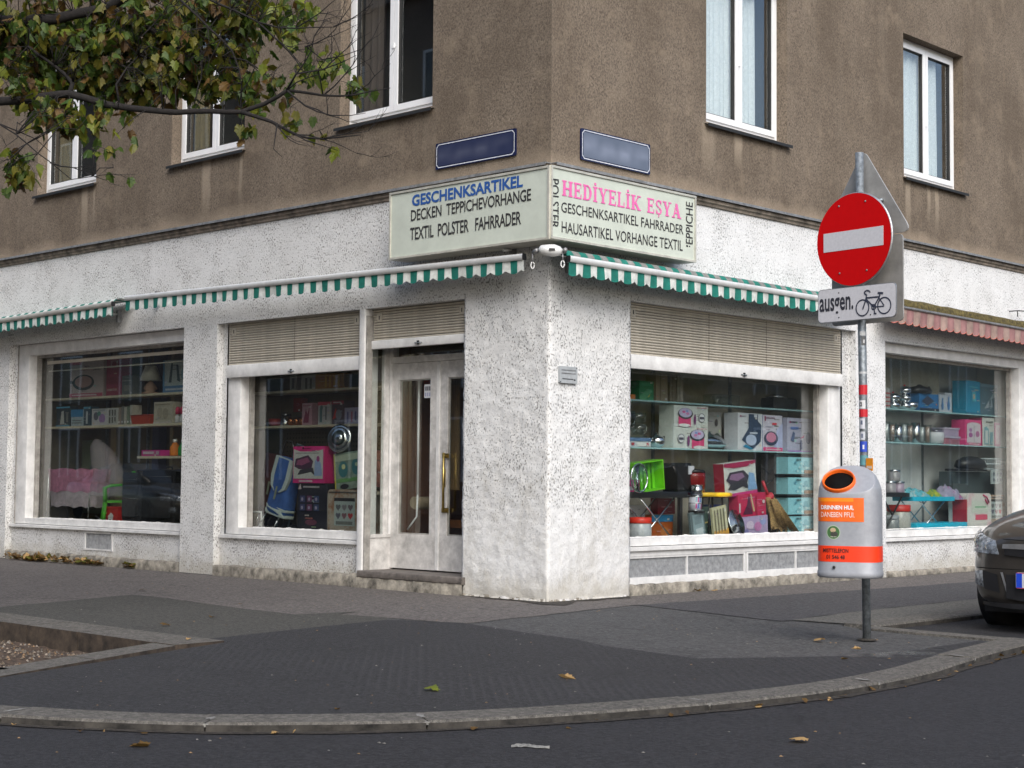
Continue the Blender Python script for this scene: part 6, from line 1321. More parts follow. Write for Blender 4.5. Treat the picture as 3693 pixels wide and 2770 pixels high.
lightbox('cream shop sign left of the corner with blue GESCHENKSARTIKEL over two black lines', -1.90, .268, 3.285, 3.958, YO, 0, tl)
F = -.27
rl = [('GESCHENKSARTIKEL FAHRRADER', (-.152, F, 3.549), (1.651, F, 3.552), (-.152, F, 3.643), 'letter_black', .004, 1.0),
      ('HAUSARTIKEL VORHANGE TEXTIL', (-.145, F, 3.362), (1.640, F, 3.386), (-.145, F, 3.466), 'letter_black', .004, 1.0),
      ('POLSTER', (-.292, F, 3.838), (-.292, F, 3.388), (-.186, F, 3.844), 'letter_black', .006, 1.0),
      ('EPPICHE', (1.802, F, 3.470), (1.802, F, 3.890), (1.690, F, 3.470), 'letter_black', .006, 1.0)]
rs = lightbox('cream shop sign right of the corner with pink HEDIYELIK ESYA over black lines', -.294, 1.851, 3.292, 3.962, .27, RW, rl)
MB().box(1.70, 1.725, F-.004, F-.002, 3.437, 3.455, 'letter_black').build('lettering', rs); MB().box(1.745, 1.76, F-.004, F-.002, 3.44, 3.452, 'letter_black').build('lettering', rs)
# pink slab serif lettering drawn stroke by stroke: (x0,z0,x1,z1,width) in a unit cell
TH, TN, SR = .24, .12, .085
def Hs(x, z=0, w=.17): return (x-w, z+SR/2, x+w, z+SR/2, SR) if z == 0 else (x-w, 1-SR/2, x+w, 1-SR/2, SR)
GL = {'H': [(.22, 0, .22, 1, TH), (.78, 0, .78, 1, TH), (.2, .5, .8, .5, TN), (.02, SR/2, .42, SR/2, SR), (.02, 1-SR/2, .42, 1-SR/2, SR), (.58, SR/2, .98, SR/2, SR), (.58, 1-SR/2, .98, 1-SR/2, SR)],
 'E': [(.26, 0, .26, 1, TH), (.04, SR/2, .92, SR/2, SR+.02), (.04, 1-SR/2, .90, 1-SR/2, SR+.02), (.3, .52, .68, .52, TN), (.89, 0, .89, .30, .085), (.87, .72, .87, 1, .085), (.68, .38, .68, .66, .08)],
 'D': [(.26, 0, .26, 1, TH), (.04, SR/2, .55, SR/2, SR+.02), (.04, 1-SR/2, .55, 1-SR/2, SR+.02)],
 'I': [(.5, 0, .5, 1, .42), (.08, SR/2, .92, SR/2, SR+.01), (.08, 1-SR/2, .92, 1-SR/2, SR+.01)],
 'Y': [(.5, 0, .5, .5, TH), (.20, 1, .5, .42, TH*.95), (.82, 1, .52, .42, TN), (.28, SR/2, .72, SR/2, SR), (.0, 1-SR/2, .42, 1-SR/2, SR), (.64, 1-SR/2, 1.0, 1-SR/2, SR)],
 'L': [(.28, 0, .28, 1, TH), (.04, SR/2, .92, SR/2, SR+.02), (.06, 1-SR/2, .50, 1-SR/2, SR), (.89, 0, .89, .36, .09)],
 'K': [(.24, 0, .24, 1, TH), (.34, .38, .80, 1, TN), (.42, .55, .82, 0, TH), (.02, SR/2, .46, SR/2, SR), (.02, 1-SR/2, .46, 1-SR/2, SR), (.62, SR/2, 1, SR/2, SR), (.62, 1-SR/2, .98, 1-SR/2, SR)],
 'A': [(.5, 1, .18, 0, TN), (.48, 1, .80, 0, TH), (.28, .33, .7, .33, .10), (0, SR/2, .36, SR/2, SR), (.58, SR/2, 1.02, SR/2, SR)]}
def slab(mb, ch, P0, ux, uz, w, h, m):
    # ux, uz: directions along the line and upright; parallelogram strokes
    P = lambda x, z, k=0: P0 + ux*(x*w) + uz*(z*h) + Vector((0, -.001-.0002*k, 0))
    segs = list(GL.get(ch, [])); k = 0
    for x0, z0, x1, z1, t in segs:
        k += 1
        if abs(x1-x0) < 1e-6: q = [(x0-t/2, z0), (x0+t/2, z0), (x0+t/2, z1), (x0-t/2, z1)]
        elif abs(z1-z0) < 1e-6: q = [(x0, z0-t/2), (x1, z0-t/2), (x1, z0+t/2), (x0, z0+t/2)]
        else: q = [(x0-t/2, z0), (x0+t/2, z0), (x1+t/2, z1), (x1-t/2, z1)]
        mb.poly([P(a, b, k) for a, b in q], m)
    def arc(cx, cz, rx, rz, a0, a1, t0, t1):
        n = 18
        for i in range(n):
            A, B = a0+(a1-a0)*i/n, a0+(a1-a0)*(i+1)/n; tt = lambda a: t0+(t1-t0)*abs(math.cos(a)); pts = []
            for a, s in ((A, 1), (B, 1), (B, -1), (A, -1)): pts.append((cx+(rx+s*tt(a)/2)*math.cos(a), cz+(rz+s*.05)*math.sin(a)))
            mb.poly([P(a, b, 9) for a, b in pts], m)
    if ch == 'D': arc(.50, .5, .32, .45, -PI/2, PI/2, .08, TH)
    if ch == 'S':
        arc(.5, .745, .30, .21, .25, PI*1.5, .06, .20); arc(.5, .26, .30, .21, -PI+.25, PI/2, .06, .20)
        for q in ([(.74, .70), (.84, .70), (.84, .99), (.76, .99)], [(.14, .02), (.22, .02), (.24, .32), (.14, .32)], [(.44, -.02), (.56, -.02), (.58, -.12), (.52, -.18), (.40, -.18), (.40, -.13), (.48, -.12)]): mb.poly([P(a, b, 12) for a, b in q], m)
mb = MB(); U = Vector((1, 0, -.002)).normalized(); V = Vector((0, 0, 1)); x = -.145; word = 'HED.YEL.K E,YA'
lay = [('H', .150), ('E', .118), ('D', .135), ('I*', .072), ('Y', .135), ('E', .118), ('L', .118), ('I*', .072), ('K', .150), (' ', .075), ('E', .118), ('S', .112), ('Y', .135), ('A', .145)]
tot = sum(w for _, w in lay); sc = (1.611+.145)/(tot+.008*13)
for ch, w in lay:
    w *= sc
    if ch != ' ':
        slab(mb, ch[0], Vector((x, F-.003, 3.703)), U, V, w, .142, 'letter_pink')
        if ch == 'I*': mb.box(x+w*.32, x+w*.68, F-.0045, F-.003, 3.858, 3.882, 'letter_pink')
    x += w+.008*sc
mb.build('lettering', rs)
# street name plates (their print is unreadable in the picture)
def plate(label, x0, x1, z0, z1, rot, smear, tilt=0):
    o = thing('street_name_plate', label, 'sign', ((x0, 0, z0) if not rot else (0, x0, z0)), 0); o.rotation_euler = (0, tilt, rot) if not rot else (0, 0, rot)
    W, H = x1-x0, z1-z0; c = .03
    mb = MB(); P = [(0, 0), (W, 0), (W, H), (0, H)]
    mb.rbox(0, W, -.022, -.004, 0, H, 'enamel_blue', .012, 3); mb.build('plate', o)
    def octo(m, c): return [(m+c, m), (W-m-c, m), (W-m, m+c), (W-m, H-m-c), (W-m-c, H-m), (m+c, H-m), (m, H-m-c), (m, m+c)]
    a = octo(.012, c); b = octo(.021, c-.003); mb = MB()
    for i in range(8): j = (i+1) % 8; mb.poly([(a[i][0], -.0235, a[i][1]), (a[j][0], -.0235, a[j][1]), (b[j][0], -.0235, b[j][1]), (b[i][0], -.0235, b[i][1])], 'enamel_white')
    mb.build('border_line', o)
    t = NT('smear_%s' % ('r' if rot else 'l')); n = t.noise(5, 1, .4); ob = t.xyz(); dz = t.math('ABSOLUTE', t.math('SUBTRACT', ob[2], H*.5)); f = t.math('MULTIPLY', t.math('SUBTRACT', 1.0, t.ramp(dz, H*.02, H*.42)), t.ramp(n, .30, .70))
    t.l.new(t.mix(t.math('MULTIPLY', f, .6), (.022+.08*(smear > .9), .028+.095*(smear > .9), .07+.10*(smear > .9), 1), ((.28, .31, .40, 1) if smear > .9 else (.10, .11, .16, 1))), t.b.inputs['Base Color']); t.b.inputs['Roughness'].default_value = .3
    MB().poly([(.03, -.0237, .03), (W-.03, -.0237, .03), (W-.03, -.0237, H-.03), (.03, -.0237, H-.03)], t.m).build('face', o)
    mb = MB()
    for x in (.02, W-.02):
        for z in (H*.5,): mb.box(x-.004, x+.004, -.0255, -.022, z-.004, z+.004, 'zinc')
    mb.build('screw', o)
plate('dark blue enamel street name plate left of the building corner', -1.54, -.437, 4.187, 4.448, 0, .55)
plate('blue street name plate right of the building corner, faded pale print', .40, 1.437, 4.150, 4.452, RW, 1.0)
# small meter plate on the column
o = tag(MB().rbox(.115, .36, -.028, .005, 2.015, 2.172, mat('meter_grey', (.38, .40, .41), .6, var=.1, vs=30), .010, 2).build('wall_plate', rot=RW), 'small pale grey metal plate screwed on the white corner column', 'plate')
mb = MB()
for k in range(2): mb.box(.14, .335, -.0295, -.0282, 2.10+k*.03, 2.112+k*.03, 'zinc')
mb.box(.15, .30, -.0295, -.0282, 2.05, 2.058, 'gasket'); mb.box(.31, .33, -.0295, -.0282, 2.04, 2.055, 'gasket')
mb.box(.12, .13, -.031, -.028, 2.02, 2.03, 'gasket').box(.345, .355, -.031, -.028, 2.155, 2.165, 'gasket'); mb.build('plate_print', o)

# ================================================================ AWNINGS
def awning(label, x0, x1, z0, z1, yo, rot, mats, drop=.105, cloth=True, stripe=.08, bar='awning_bar', wobble=1, zt=.12, piping=None, per=1, barh=.060, roofm=None):
    o = thing('awning', label, 'awning', ((x0, 0, z0) if not rot else (0, x0, z0)), 0); W = x1-x0; dz = (z1-z0)/W; o.rotation_euler = (0, 0, rot)
    # front bar
    mb = MB(); n = 2; h = barh
    prof = [(-yo-.030, -.004), (-yo-.034, -h*.3), (-yo-.030, -h+.004), (-yo-.020, -h), (-yo+.02, -h), (-yo+.028, -h*.5), (-yo+.02, 0), (-yo-.02, 0)]
    vs = [(0, y, z) for y, z in prof] + [(W, y, z+dz*W) for y, z in prof]; k = len(prof)
    mb.mesh(vs, [(i, (i+1) % k, k+(i+1) % k, k+i) for i in range(k)], bar, True); mb.mesh(vs[:k], [tuple(range(k))[::-1]], 'black_plastic'); mb.mesh(vs[k:], [tuple(range(k))], 'black_plastic')
    mb.build('front_bar', o)
    # valance with scallops
    mb = MB(); st = .01; n = int(W/st); P = stripe*2*per
    def zb(x): u = (x % P)/P; return -barh-drop-.036*math.sin(PI*((u+.25) % 1))**.8+.004
    random.seed(int(abs(x0)*10)+1)
    def yy(x, t): return -yo-.012 + wobble*t*(.007*noise.noise(Vector((x*3, x0, 0)))*2+.006*math.sin(x*2*PI/P+1)) 
    rows = 4; base = len(mb.v); cols = []
    for s in range(len(mats)):
        vs = []; fs = []
        i = 0
        for i in range(n):
            xa, xb = i*st, (i+1)*st; sid = int((xa+.001)/stripe) % len(mats)
            if sid != s: continue
            for r in range(rows):
                t0, t1 = r/rows, (r+1)/rows; b = len(vs)
                for x, t in ((xa, t0), (xb, t0), (xb, t1), (xa, t1)): vs.append((x, yy(x, t), dz*x-barh*.75+(zb(x)+barh*.75)*t))
                fs.append((b, b+1, b+2, b+3))
        mb.mesh(vs, fs, mats[s], True)
    v = mb.build('valance', o, clean=True)
    if piping:
        mb = MB(); mb.tube([(x*.02, yy(x*.02, 1)-.001, dz*x*.02+zb(x*.02)) for x in range(int(W/.02))], .0045, piping, 4); mb.build('piping', o)
    if cloth:
        mb = MB(); rm = roofm or mats
        for s in range(len(rm)):
            vs = []; fs = []
            for i in range(int(W/stripe)+1):
                if i % len(rm) != s: continue
                xa, xb = i*stripe, min(W, (i+1)*stripe); prev = None
                for j in range(5):
                    t = j/4; y = (-yo+.01+.075*(1-math.cos(t/.75*PI/2)) if t <= .75 else -.02); z = (-.02+zt*math.sin(t/.75*PI/2) if t <= .75 else zt-.03)+.006*noise.noise(Vector((xa*1.2, 0, x0)))
                    b = len(vs); vs += [(xa, y, z+dz*xa), (xb, y, z+dz*xb)]
                    if prev is not None: fs.append((prev, prev+1, b+1, b))
                    prev = b
            mb.mesh(vs, fs, rm[s])
        mb.build('roof_cloth', o)
    for x in (.35, W-.35): MB().box(x-.02, x+.02, -.06, -.003, -.10, .05, 'zinc').tube([(x, -.05, .0), (x+.05, -yo+.03, -barh*.5)], .014, 'awning_bar').build('arm', o)
    return o
ST_L = ST_F = ST_R = .0976
G, Wt, Gy = 'awning_green', 'awning_white', 'awning_grey'
awning('green and white striped awning with white bar left of the corner', -6.72, -.10, 3.283, 3.192, .24, 0, [G, Wt], .090, False, ST_L)
awning('green and white striped awning at the far left, sagging cloth above its bar', -14.5, -6.86, 3.11, 3.222, .33, 0, [G, Wt], .090, True, ST_F, roofm=[G, Wt], zt=.065, bar=mat('awning_bar_old', (.50, .48, .43), .5, .2, var=.1, vs=10, dirt=.3))
awning('green and white striped awning with grey faded roof cloth right of the corner', -.12, 4.75, 3.148, 3.140, .33, RW, [G, Wt], .092, True, ST_R, roofm=[G, Gy], zt=.085)
awning('faded pink and sand striped awning with mossy board behind the traffic sign', 5.55, 10.6, 3.185, 3.130, .30, RW, ['fabric_pink', 'fabric_sand'], .15, False, .16, bar='zinc', wobble=1.6, piping=cm((.50, .14, .10)), per=.5, barh=.03)
aw = [q for q in scn.objects if q.name.startswith('awning')][-1]
pk = [q for q in scn.objects if q.name.split('.')[0] == 'awning' and 'pink' in q.get('label', '')][0]
mb = MB(); vs = []; fs = []; n = 60
for i in range(n+1):
    x = 5.05*i/n; z = -.011*x; a = .01*noise.noise(Vector((x*3, 0, 0))); vs += [(x, -.32, z+.004), (x, -.31, z+.075+a), (x, -.05, z+.15+a*2)]
for i in range(n):
    for k in range(2): fs.append((i*3+k, (i+1)*3+k, (i+1)*3+k+1, i*3+k+1))
mb.mesh(vs, fs, 'moss', True); mb.build('mossy_board', pk)
o = thing('awning_joint', 'white plastic winding gear housing where the two awnings meet at the corner', 'awning gear', (.24, -.24, 3.19))
mb = MB(); T = Matrix.Rotation(PI/4, 4, 'Z') @ Matrix.Rotation(PI/2+.08, 4, 'Y'); mb.lathe([(.012, -.12), (.04, -.10), (.055, -.03), (.058, .02), (.045, .07), (.02, .10)], 'awning_bar', T=T, seg=18); mb.build('housing', o)
MB().box(-.028, .028, -.004, .0, -.010, .014, 'gasket', Matrix.Rotation(PI/4, 4, 'Z') @ Matrix.Translation((0, -.058, 0))).build('keyhole', o)
mb = MB(); mb.tube([(-.20, -.02, 0), (-.10, -.09, .0)], .022, 'zinc', 8); mb.tube([(.12, .05, 0), (.05, .12, -.0)], .022, 'zinc', 8); mb.build('coupling', o)
for px, py, sz in ((-.19, -.05, 0), (.08, .06, .02)):
    mb = MB(); mb.tube([(px, py, -.02), (px, py, -.10)], .007, 'zinc'); pts = [(px+.016*math.cos(a)*.7, py+.016*math.cos(a)*.7, -.125+.03*math.sin(a)) for a in [2*PI*k/14 for k in range(15)]]; mb.tube(pts, .006, 'awning_bar', 6); mb.build('crank_eye', o)
# wall hook right, wires, studs
o = tag(MB().tube([(9.05, -.0, 3.41), (9.05, -.12, 3.41), (9.30, -.14, 3.42)], .008, 'gasket').tube([(9.05, -.12, 3.41), (9.05, -.12, 3.33)], .008, 'gasket').build('wall_hook', rot=RW), 'small black iron hook in the white wall above the pink awning', 'hook')

# ================================================================ POST WITH SIGNS AND BIN
YAW = math.radians(-7)
pb = (3.857, -.836, 0)
post = thing('sign_post', 'grey steel post plastered with stickers standing near the pavement edge', 'post', pb)
top = Vector((-.029, -.028, 3.50))
MB().tube([(0, 0, -.05), tuple(top*.5), tuple(top)], .030, 'galvanised', 14).build('pole', post)
mb = MB(); mb.lathe([(.075, 0.0), (.06, .006), (.036, .010)], 'grime', seg=14); mb.build('footing', post)
mb = MB()
def band(z0, z1, m, a0=-PI, a1=PI, name='sticker'):
    b = MB(); c = top*((z0+z1)/2/3.5); n = 12
    for k in range(n):
        A, B = a0+(a1-a0)*k/n, a0+(a1-a0)*(k+1)/n; r = .0312
        b.poly([(c.x+r*math.cos(A), c.y+r*math.sin(A), z0), (c.x+r*math.cos(B), c.y+r*math.sin(B), z0), (c.x+r*math.cos(B), c.y+r*math.sin(B), z1), (c.x+r*math.cos(A), c.y+r*math.sin(A), z1)], m)
    return b.build(name, post)
fa = -1.02      # azimuth towards the street
band(1.745, 1.815, cm((.50, .01, .02))); band(1.585, 1.640, cm((.50, .01, .02)))
band(1.645, 1.705, cm((.60, .60, .60)), fa-1.4, fa+.5); band(1.66, 1.69, cm(BLK), fa-.9, fa-.3); band(1.668, 1.682, cm(WHT), fa-.7, fa-.5)
band(1.50, 1.575, cm((.55, .56, .60)), fa-1.0, fa+.3); band(1.53, 1.56, cm((.12, .14, .2)), fa-.7, fa-.2)
band(1.42, 1.48, cm((.50, .52, .55)), fa-.9, fa+.3); band(1.435, 1.465, cm((.12, .14, .2)), fa-.6, fa-.1)
band(1.335, 1.41, cm((.02, .06, .42)), fa-1.3, fa+.8); band(1.355, 1.385, cm(WHT), fa-.3, fa+.1)
band(1.24, 1.31, cm((.10, .26, .28)), fa-1.3, fa+1.2)
band(2.17, 2.20, cm((.55, .55, .54)), fa-.6, fa+.9); band(2.10, 2.165, cm((.10, .10, .10)), fa-.2, fa+.9); band(2.115, 2.14, cm((.5, .5, .5)), fa+.2, fa+.6)
band(1.895, 1.91, cm((.45, .46, .46)))
R_ = Matrix.Rotation(YAW, 4, 'Z')
mb = MB(); mb.box(.025, .085, -.034, -.030, 1.20, 1.29, cm((.72, .26, .01)), R_); mb.box(.032, .078, -.0352, -.0342, 1.215, 1.235, cm((.62, .5, .4)), R_); mb.build('orange_flag_sticker', post)
def sign_root(name, label, x, y, z, yaw=YAW, cat='traffic sign'):
    lean = top*(z/3.5); v = Vector((x, y, 0)); v.rotate(Matrix.Rotation(yaw, 3, 'Z')); return thing(name, label, cat, (pb[0]+lean.x+v.x, pb[1]+lean.y+v.y, z), yaw)
# no entry
o = sign_root('no_entry_sign', 'round red no entry sign with white bar on the post', -.005, -.075, 2.862)
R2 = Matrix.Rotation(PI/2, 4, 'X'); R = .338
mb = MB(); mb.lathe([(R-.012, -.004), (R, -.004), (R+.004, -.014), (R, -.020), (R-.006, -.014)], 'aluminium', T=R2, seg=56); mb.lathe([(R, -.005), (0, -.0051)], 'sign_back', T=R2, seg=56); mb.build('rim', o)
MB().disc(0, -.0015, 0, R-.004, R-.004, 'sign_red', 56).build('face', o)
MB().box(-.272, .268, -.0035, -.0020, -.070, .068, 'sign_grey_white').build('white_bar', o)
mb = MB()
for x, z in ((-.13, .255), (.11, .262), (-.125, -.235), (.12, -.235)): mb.lathe([(.008, 0), (.006, .004), (0, .005)], 'zinc', T=Matrix.Translation((x, -.002, z)) @ Matrix.Rotation(PI/2, 4, 'X'), seg=8)
mb.build('rivet', o)
mb = MB(); mb.box(-.20, .20, .012, .026, .22, .25, 'galvanised'); mb.box(-.20, .20, .012, .026, -.25, -.22, 'galvanised'); mb.build('mounting_rail', o)
# ausgen. plate
o = sign_root('supplementary_plate', 'white plate reading ausgen. with a bicycle symbol under the no entry sign', .014, -.078, 2.398)
MB().rbox(-.345, .345, -.004, .006, -.118, .118, 'sign_grey_white', .03, 5).build('plate', o)
MB().rbox(-.350, .350, -.002, .008, -.123, .123, 'aluminium', .033, 5).build('rim', o)
mb = MB(); text_on(mb, 'ausgen.', (-.332, -.0062, -.084), (-.022, -.0062, -.084), (-.332, -.0062, .056), cm((.03, .03, .04)), .018); mb.build('lettering', o)
mb = MB(); bk = cm((.03, .035, .06)); y = -.0062
def ln(a, b, w=.011):
    a, b = Vector(a), Vector(b); d = (b-a).normalized(); nrm = Vector((-d.y, d.x))*w/2; ln.k += 1; yy = y-.0001*ln.k
    mb.poly([(p.x, yy, p.y) for p in (a-nrm, b-nrm, b+nrm, a+nrm)], bk)
ln.k = 0
def ring(cx, cz, r, w=.010):
    for k in range(28):
        a, b = 2*PI*k/28, 2*PI*(k+1)/28; mb.poly([(cx+r*math.cos(a), y, cz+r*math.sin(a)), (cx+r*math.cos(b), y, cz+r*math.sin(b)), (cx+(r-w)*math.cos(b), y, cz+(r-w)*math.sin(b)), (cx+(r-w)*math.cos(a), y, cz+(r-w)*math.sin(a))], bk)
w1c, w2c = (.060, -.038), (.252, -.036)
ring(*w1c, .062); ring(*w2c, .062); ring(.160, -.040, .022, .009)
ln((.062, -.05), (.092, .022)); ln((.092, .022), (.098, .055)); ln((.090, .030), (.212, .030)); ln((.094, .022), (.155, -.035)); ln((.160, -.04), (.212, .030)); ln((.160, -.04), (.252, -.040), .008); ln((.208, .020), (.252, -.036), .008)
ln((.212, .030), (.216, .052)); ln((.196, .058), (.244, .052), .014); ln((.098, .055), (.085, .058)); ln((.085, .056), (.078, .074)); ln((.078, .074), (.10, .084)); ln((.10, .084), (.122, .078)); ln((.122, .078), (.132, .066), .009)
ln((.160, -.04), (.172, -.086), .008); ln((.160, -.086), (.186, -.088), .010); ln((.160, -.04), (.150, -.018), .008)
mb.build('bicycle_symbol', o)
mb = MB()
for x, z in ((-.155, .088), (-.155, -.092), (.13, -.092)): mb.lathe([(.006, 0), (0, .003)], 'gasket', T=Matrix.Translation((x, -.0045, z)) @ Matrix.Rotation(PI/2, 4, 'X'), seg=8)
mb.build('rivet', o)
# backs of two signs that face the other street
def outline(name, parent, pts, r, y0, y1, m):
    P = [Vector(p) for p in pts]; out = []
    for i, p in enumerate(P):
        a = (P[i-1]-p).normalized(); b = (P[(i+1) % len(P)]-p).normalized(); an = a.angle(b); t = r/math.tan(an/2)
        s, e = p+a*t, p+b*t
        for k in range(6):
            u = k/5; out.append(s.lerp(p, u).lerp(p.lerp(e, u), u))
    n = len(out); vs = [(v.x, y0, v.y) for v in out]+[(v.x, y1, v.y) for v in out]
    mb = MB(); mb.mesh(vs, [tuple(range(n))[::-1], tuple(range(n, 2*n))]+[(i, (i+1) % n, n+(i+1) % n, n+i) for i in range(n)], m); return mb.build(name, parent)
o = sign_root('triangle_sign', 'grey back of a triangular sign behind the no entry sign', -.015, .055, 2.89)
outline('panel', o, [(-.42, 0), (.42, 0), (0, .645)], .045, 0, .012, 'sign_back')
mb = MB(); mb.tube([(-.16, -.012, .24), (-.05, -.012, .235), (.05, -.012, .235), (.18, -.012, .25)], .014, 'galvanised', 8); mb.build('bracket', o)
o = sign_root('square_sign', 'grey back of a square sign behind the ausgen. plate', .035, .055, 2.262)
outline('panel', o, [(-.355, 0), (.285, 0), (.285, .62), (-.355, .62)], .04, 0, .012, 'sign_back')
MB().box(-.30, .10, -.022, -.001, .10, .135, 'galvanised').build('mounting_rail', o)
MB().box(-.30, .10, -.022, -.001, .47, .505, 'galvanised').build('mounting_rail', o)
mb = MB(); c = top*(3.13/3.5); mb.lathe([(.032, -.02), (.040, -.018), (.040, .018), (.032, .02)], 'galvanised', c=(c.x, c.y, 3.13), seg=14); mb.tube([(c.x-.08, c.y-.02, 3.12), (c.x+.06, c.y-.01, 3.135), (c.x+.10, c.y+.02, 3.15)], .012, 'galvanised', 7); mb.build('clamp', post)
# litter bin
BY = math.radians(21); bin_ = thing('litter_bin', 'silver street litter bin with orange stickers and open round mouth on the sign post', 'litter bin', (3.896, -1.112, .455), BY)
A, B, PW = .222, .170, 3.2
prof = [(.93, 0), (.985, .006), (1.0, .022), (1.0, .040), (.975, .052), (.975, .30), (.97, .52), (.965, .575), (.945, .62), (.88, .668), (.78, .712), (.63, .747), (.44, .770), (.20, .780), (0, .782)]
def plan(a, s=1, e=PW):
    c, q = math.cos(a), math.sin(a); return A*s*abs(c)**(2/e)*math.copysign(1, c), B*s*abs(q)**(2/e)*math.copysign(1, q)
mb = MB(); vs = []; fs = []; n = 64
mc = Vector((-.060, -.086, .663)); mn = Vector((.0, -.70, .70)).normalized()
for s, z in prof:
    for k in range(n): x, y = plan(2*PI*k/n, s, PW if s > .9 else 2.2+.7*s); vs.append((x, y, z))
def inside(c): 
    d = Vector(c)-mc; h = d.dot(mn); return (d-mn*h).length < .104 and h > -.03
# finer shoulder so that the mouth can be cut out cleanly
me_b = MB(); P2 = []
for (s0, z0), (s1, z1) in zip(prof[:-1], prof[1:]):
    st = 1 if z0 < .54 else 12
    for q in range(st): P2.append((s0+(s1-s0)*q/st, z0+(z1-z0)*q/st))
P2.append(prof[-1]); n = 192; vs = []; fs = []
for s, z in P2:
    for k in range(n): x, y = plan(2*PI*k/n, max(s, .001), PW if s > .93 else PW-.7*(1-s/.93)); p_ = Vector((x, y, z)); hh = (p_-mc).dot(mn); vs.append(tuple(p_-mn*max(0, hh)))
for i in range(len(P2)-1):
    for k in range(n):
        f = (i*n+k, i*n+(k+1) % n, (i+1)*n+(k+1) % n, (i+1)*n+k); c = sum((Vector(vs[j]) for j in f), Vector())/4
        if not inside(c): fs.append(f)
fs.append(tuple(range(n-1, -1, -1)))
me_b.mesh(vs, fs, 'bin_silver', True).build('body', bin_)
q = Vector((0, 0, 1)).rotation_difference(mn).to_matrix().to_4x4(); TM = Matrix.Translation(mc) @ q
mb = MB(); mb.lathe([(.101, -.05), (.101, .022), (.106, .030), (.112, .029), (.116, .018), (.117, -.002), (.117, -.11)], 'bin_orange', T=TM, seg=44, sx=1.0, sy=.92); mb.build('mouth_rim', bin_)
MB().lathe([(.1015, .0), (.100, -.12), (.09, -.26), (0, -.27)], 'void_black', T=TM, seg=36, sx=1, sy=.92).build('liner', bin_)
def on_body(x, z, off): 
    s = .975; u = min(.9995, abs(x)/(A*s)); return (x, -(B*s)*(1-u**PW)**(1/PW)-off, z)
def skin(x0, x1, z0, z1, m, off, name):
    mb = MB(); vs = []; fs = []; nx, nz = 40, 2
    for j in range(nz+1):
        for i in range(nx+1): vs.append(on_body(x0+(x1-x0)*i/nx, z0+(z1-z0)*j/nz, off))
    for j in range(nz):
        for i in range(nx): fs.append((j*(nx+1)+i, j*(nx+1)+i+1, (j+1)*(nx+1)+i+1, (j+1)*(nx+1)+i))
    mb.mesh(vs, fs, m, True); return mb.build(name, bin_)
def skin_text(body, x0, x1, z0, z1, m, off, bold, name='lettering'):
    uv, f = text_mesh(body, bold); MB().mesh([on_body(x0+(x1-x0)*u, z0+(z1-z0)*v, off) for u, v in uv], f, m).build(name, bin_)
skin(-.208, .125, .390, .555, 'bin_orange', .0015, 'sticker'); skin(-.200, .055, .528, .552, 'bin_amber', .0022, 'sticker_strip')
skin_text('DRINNEN HUI,', -.176, .056, .468, .502, cm((.80, .80, .80)), .0035, .035)
skin_text('DANEBEN PFUI.', -.176, .062, .420, .455, cm((.80, .72, .66)), .0035, 0)
# red band all the way round
mb = MB(); vs = []; fs = []; n = 96
for z in (.112, .222):
    for k in range(n): x, y = plan(2*PI*k/n, .982, PW); vs.append((x, y, z))
for k in range(n): fs.append((k, (k+1) % n, n+(k+1) % n, n+k))
mb.mesh(vs, fs, 'bin_red', True).build('red_band', bin_)
skin_text('MISTTELEFON', -.160, .020, .176, .204, cm((.05, .01, .01)), .0045, .02)
skin_text('01 546 48', -.135, -.005, .132, .160, cm((.05, .01, .01)), .0045, .02)
cx, cz = -.085, .315
mb = MB(); mb.poly([on_body(cx+.049*math.cos(2*PI*k/28), cz+.049*math.sin(2*PI*k/28), .0015) for k in range(28)], cm((.42, .50, .36))); mb.poly([on_body(cx+.044*math.cos(2*PI*k/28), cz+.044*math.sin(2*PI*k/28), .0022) for k in range(28)], cm((.05, .14, .04)))
mb.poly([on_body(cx+.020*math.cos(2*PI*k/14)-.002, cz+.016+.016*math.sin(2*PI*k/14), .003) for k in range(14)], cm((.48, .36, .22))); mb.poly([on_body(cx+.026*math.cos(2*PI*k/14)+.006, cz-.012+.018*math.sin(2*PI*k/14), .0032) for k in range(14)], cm((.05, .05, .04)))
for k in range(4): mb.poly([on_body(cx-.018+.011*k+a, cz-.034+b, .0036) for a, b in ((0, 0), (.006, 0), (.006, .007), (0, .007))], cm((.5, .5, .4)))
mb.build('round_sticker', bin_)
mb = MB(); mb.lathe([(.011, 0), (.009, .006), (0, .007)], 'gasket', T=Matrix.Translation((-.08, -.172, .075)) @ Matrix.Rotation(PI/2, 4, 'X'), seg=12); mb.build('lock', bin_)
MB().box(-.05, .05, .168, .255, .12, .16, 'galvanised').box(-.05, .05, .168, .255, .50, .54, 'galvanised').build('bracket', bin_)

# ================================================================ CAR
car = thing('parked_car', 'dark grey brown saloon car parked in the side street, front left of it visible', 'car', (4.50, .72, ROADZ))
def S(y, pts): return (y, pts)
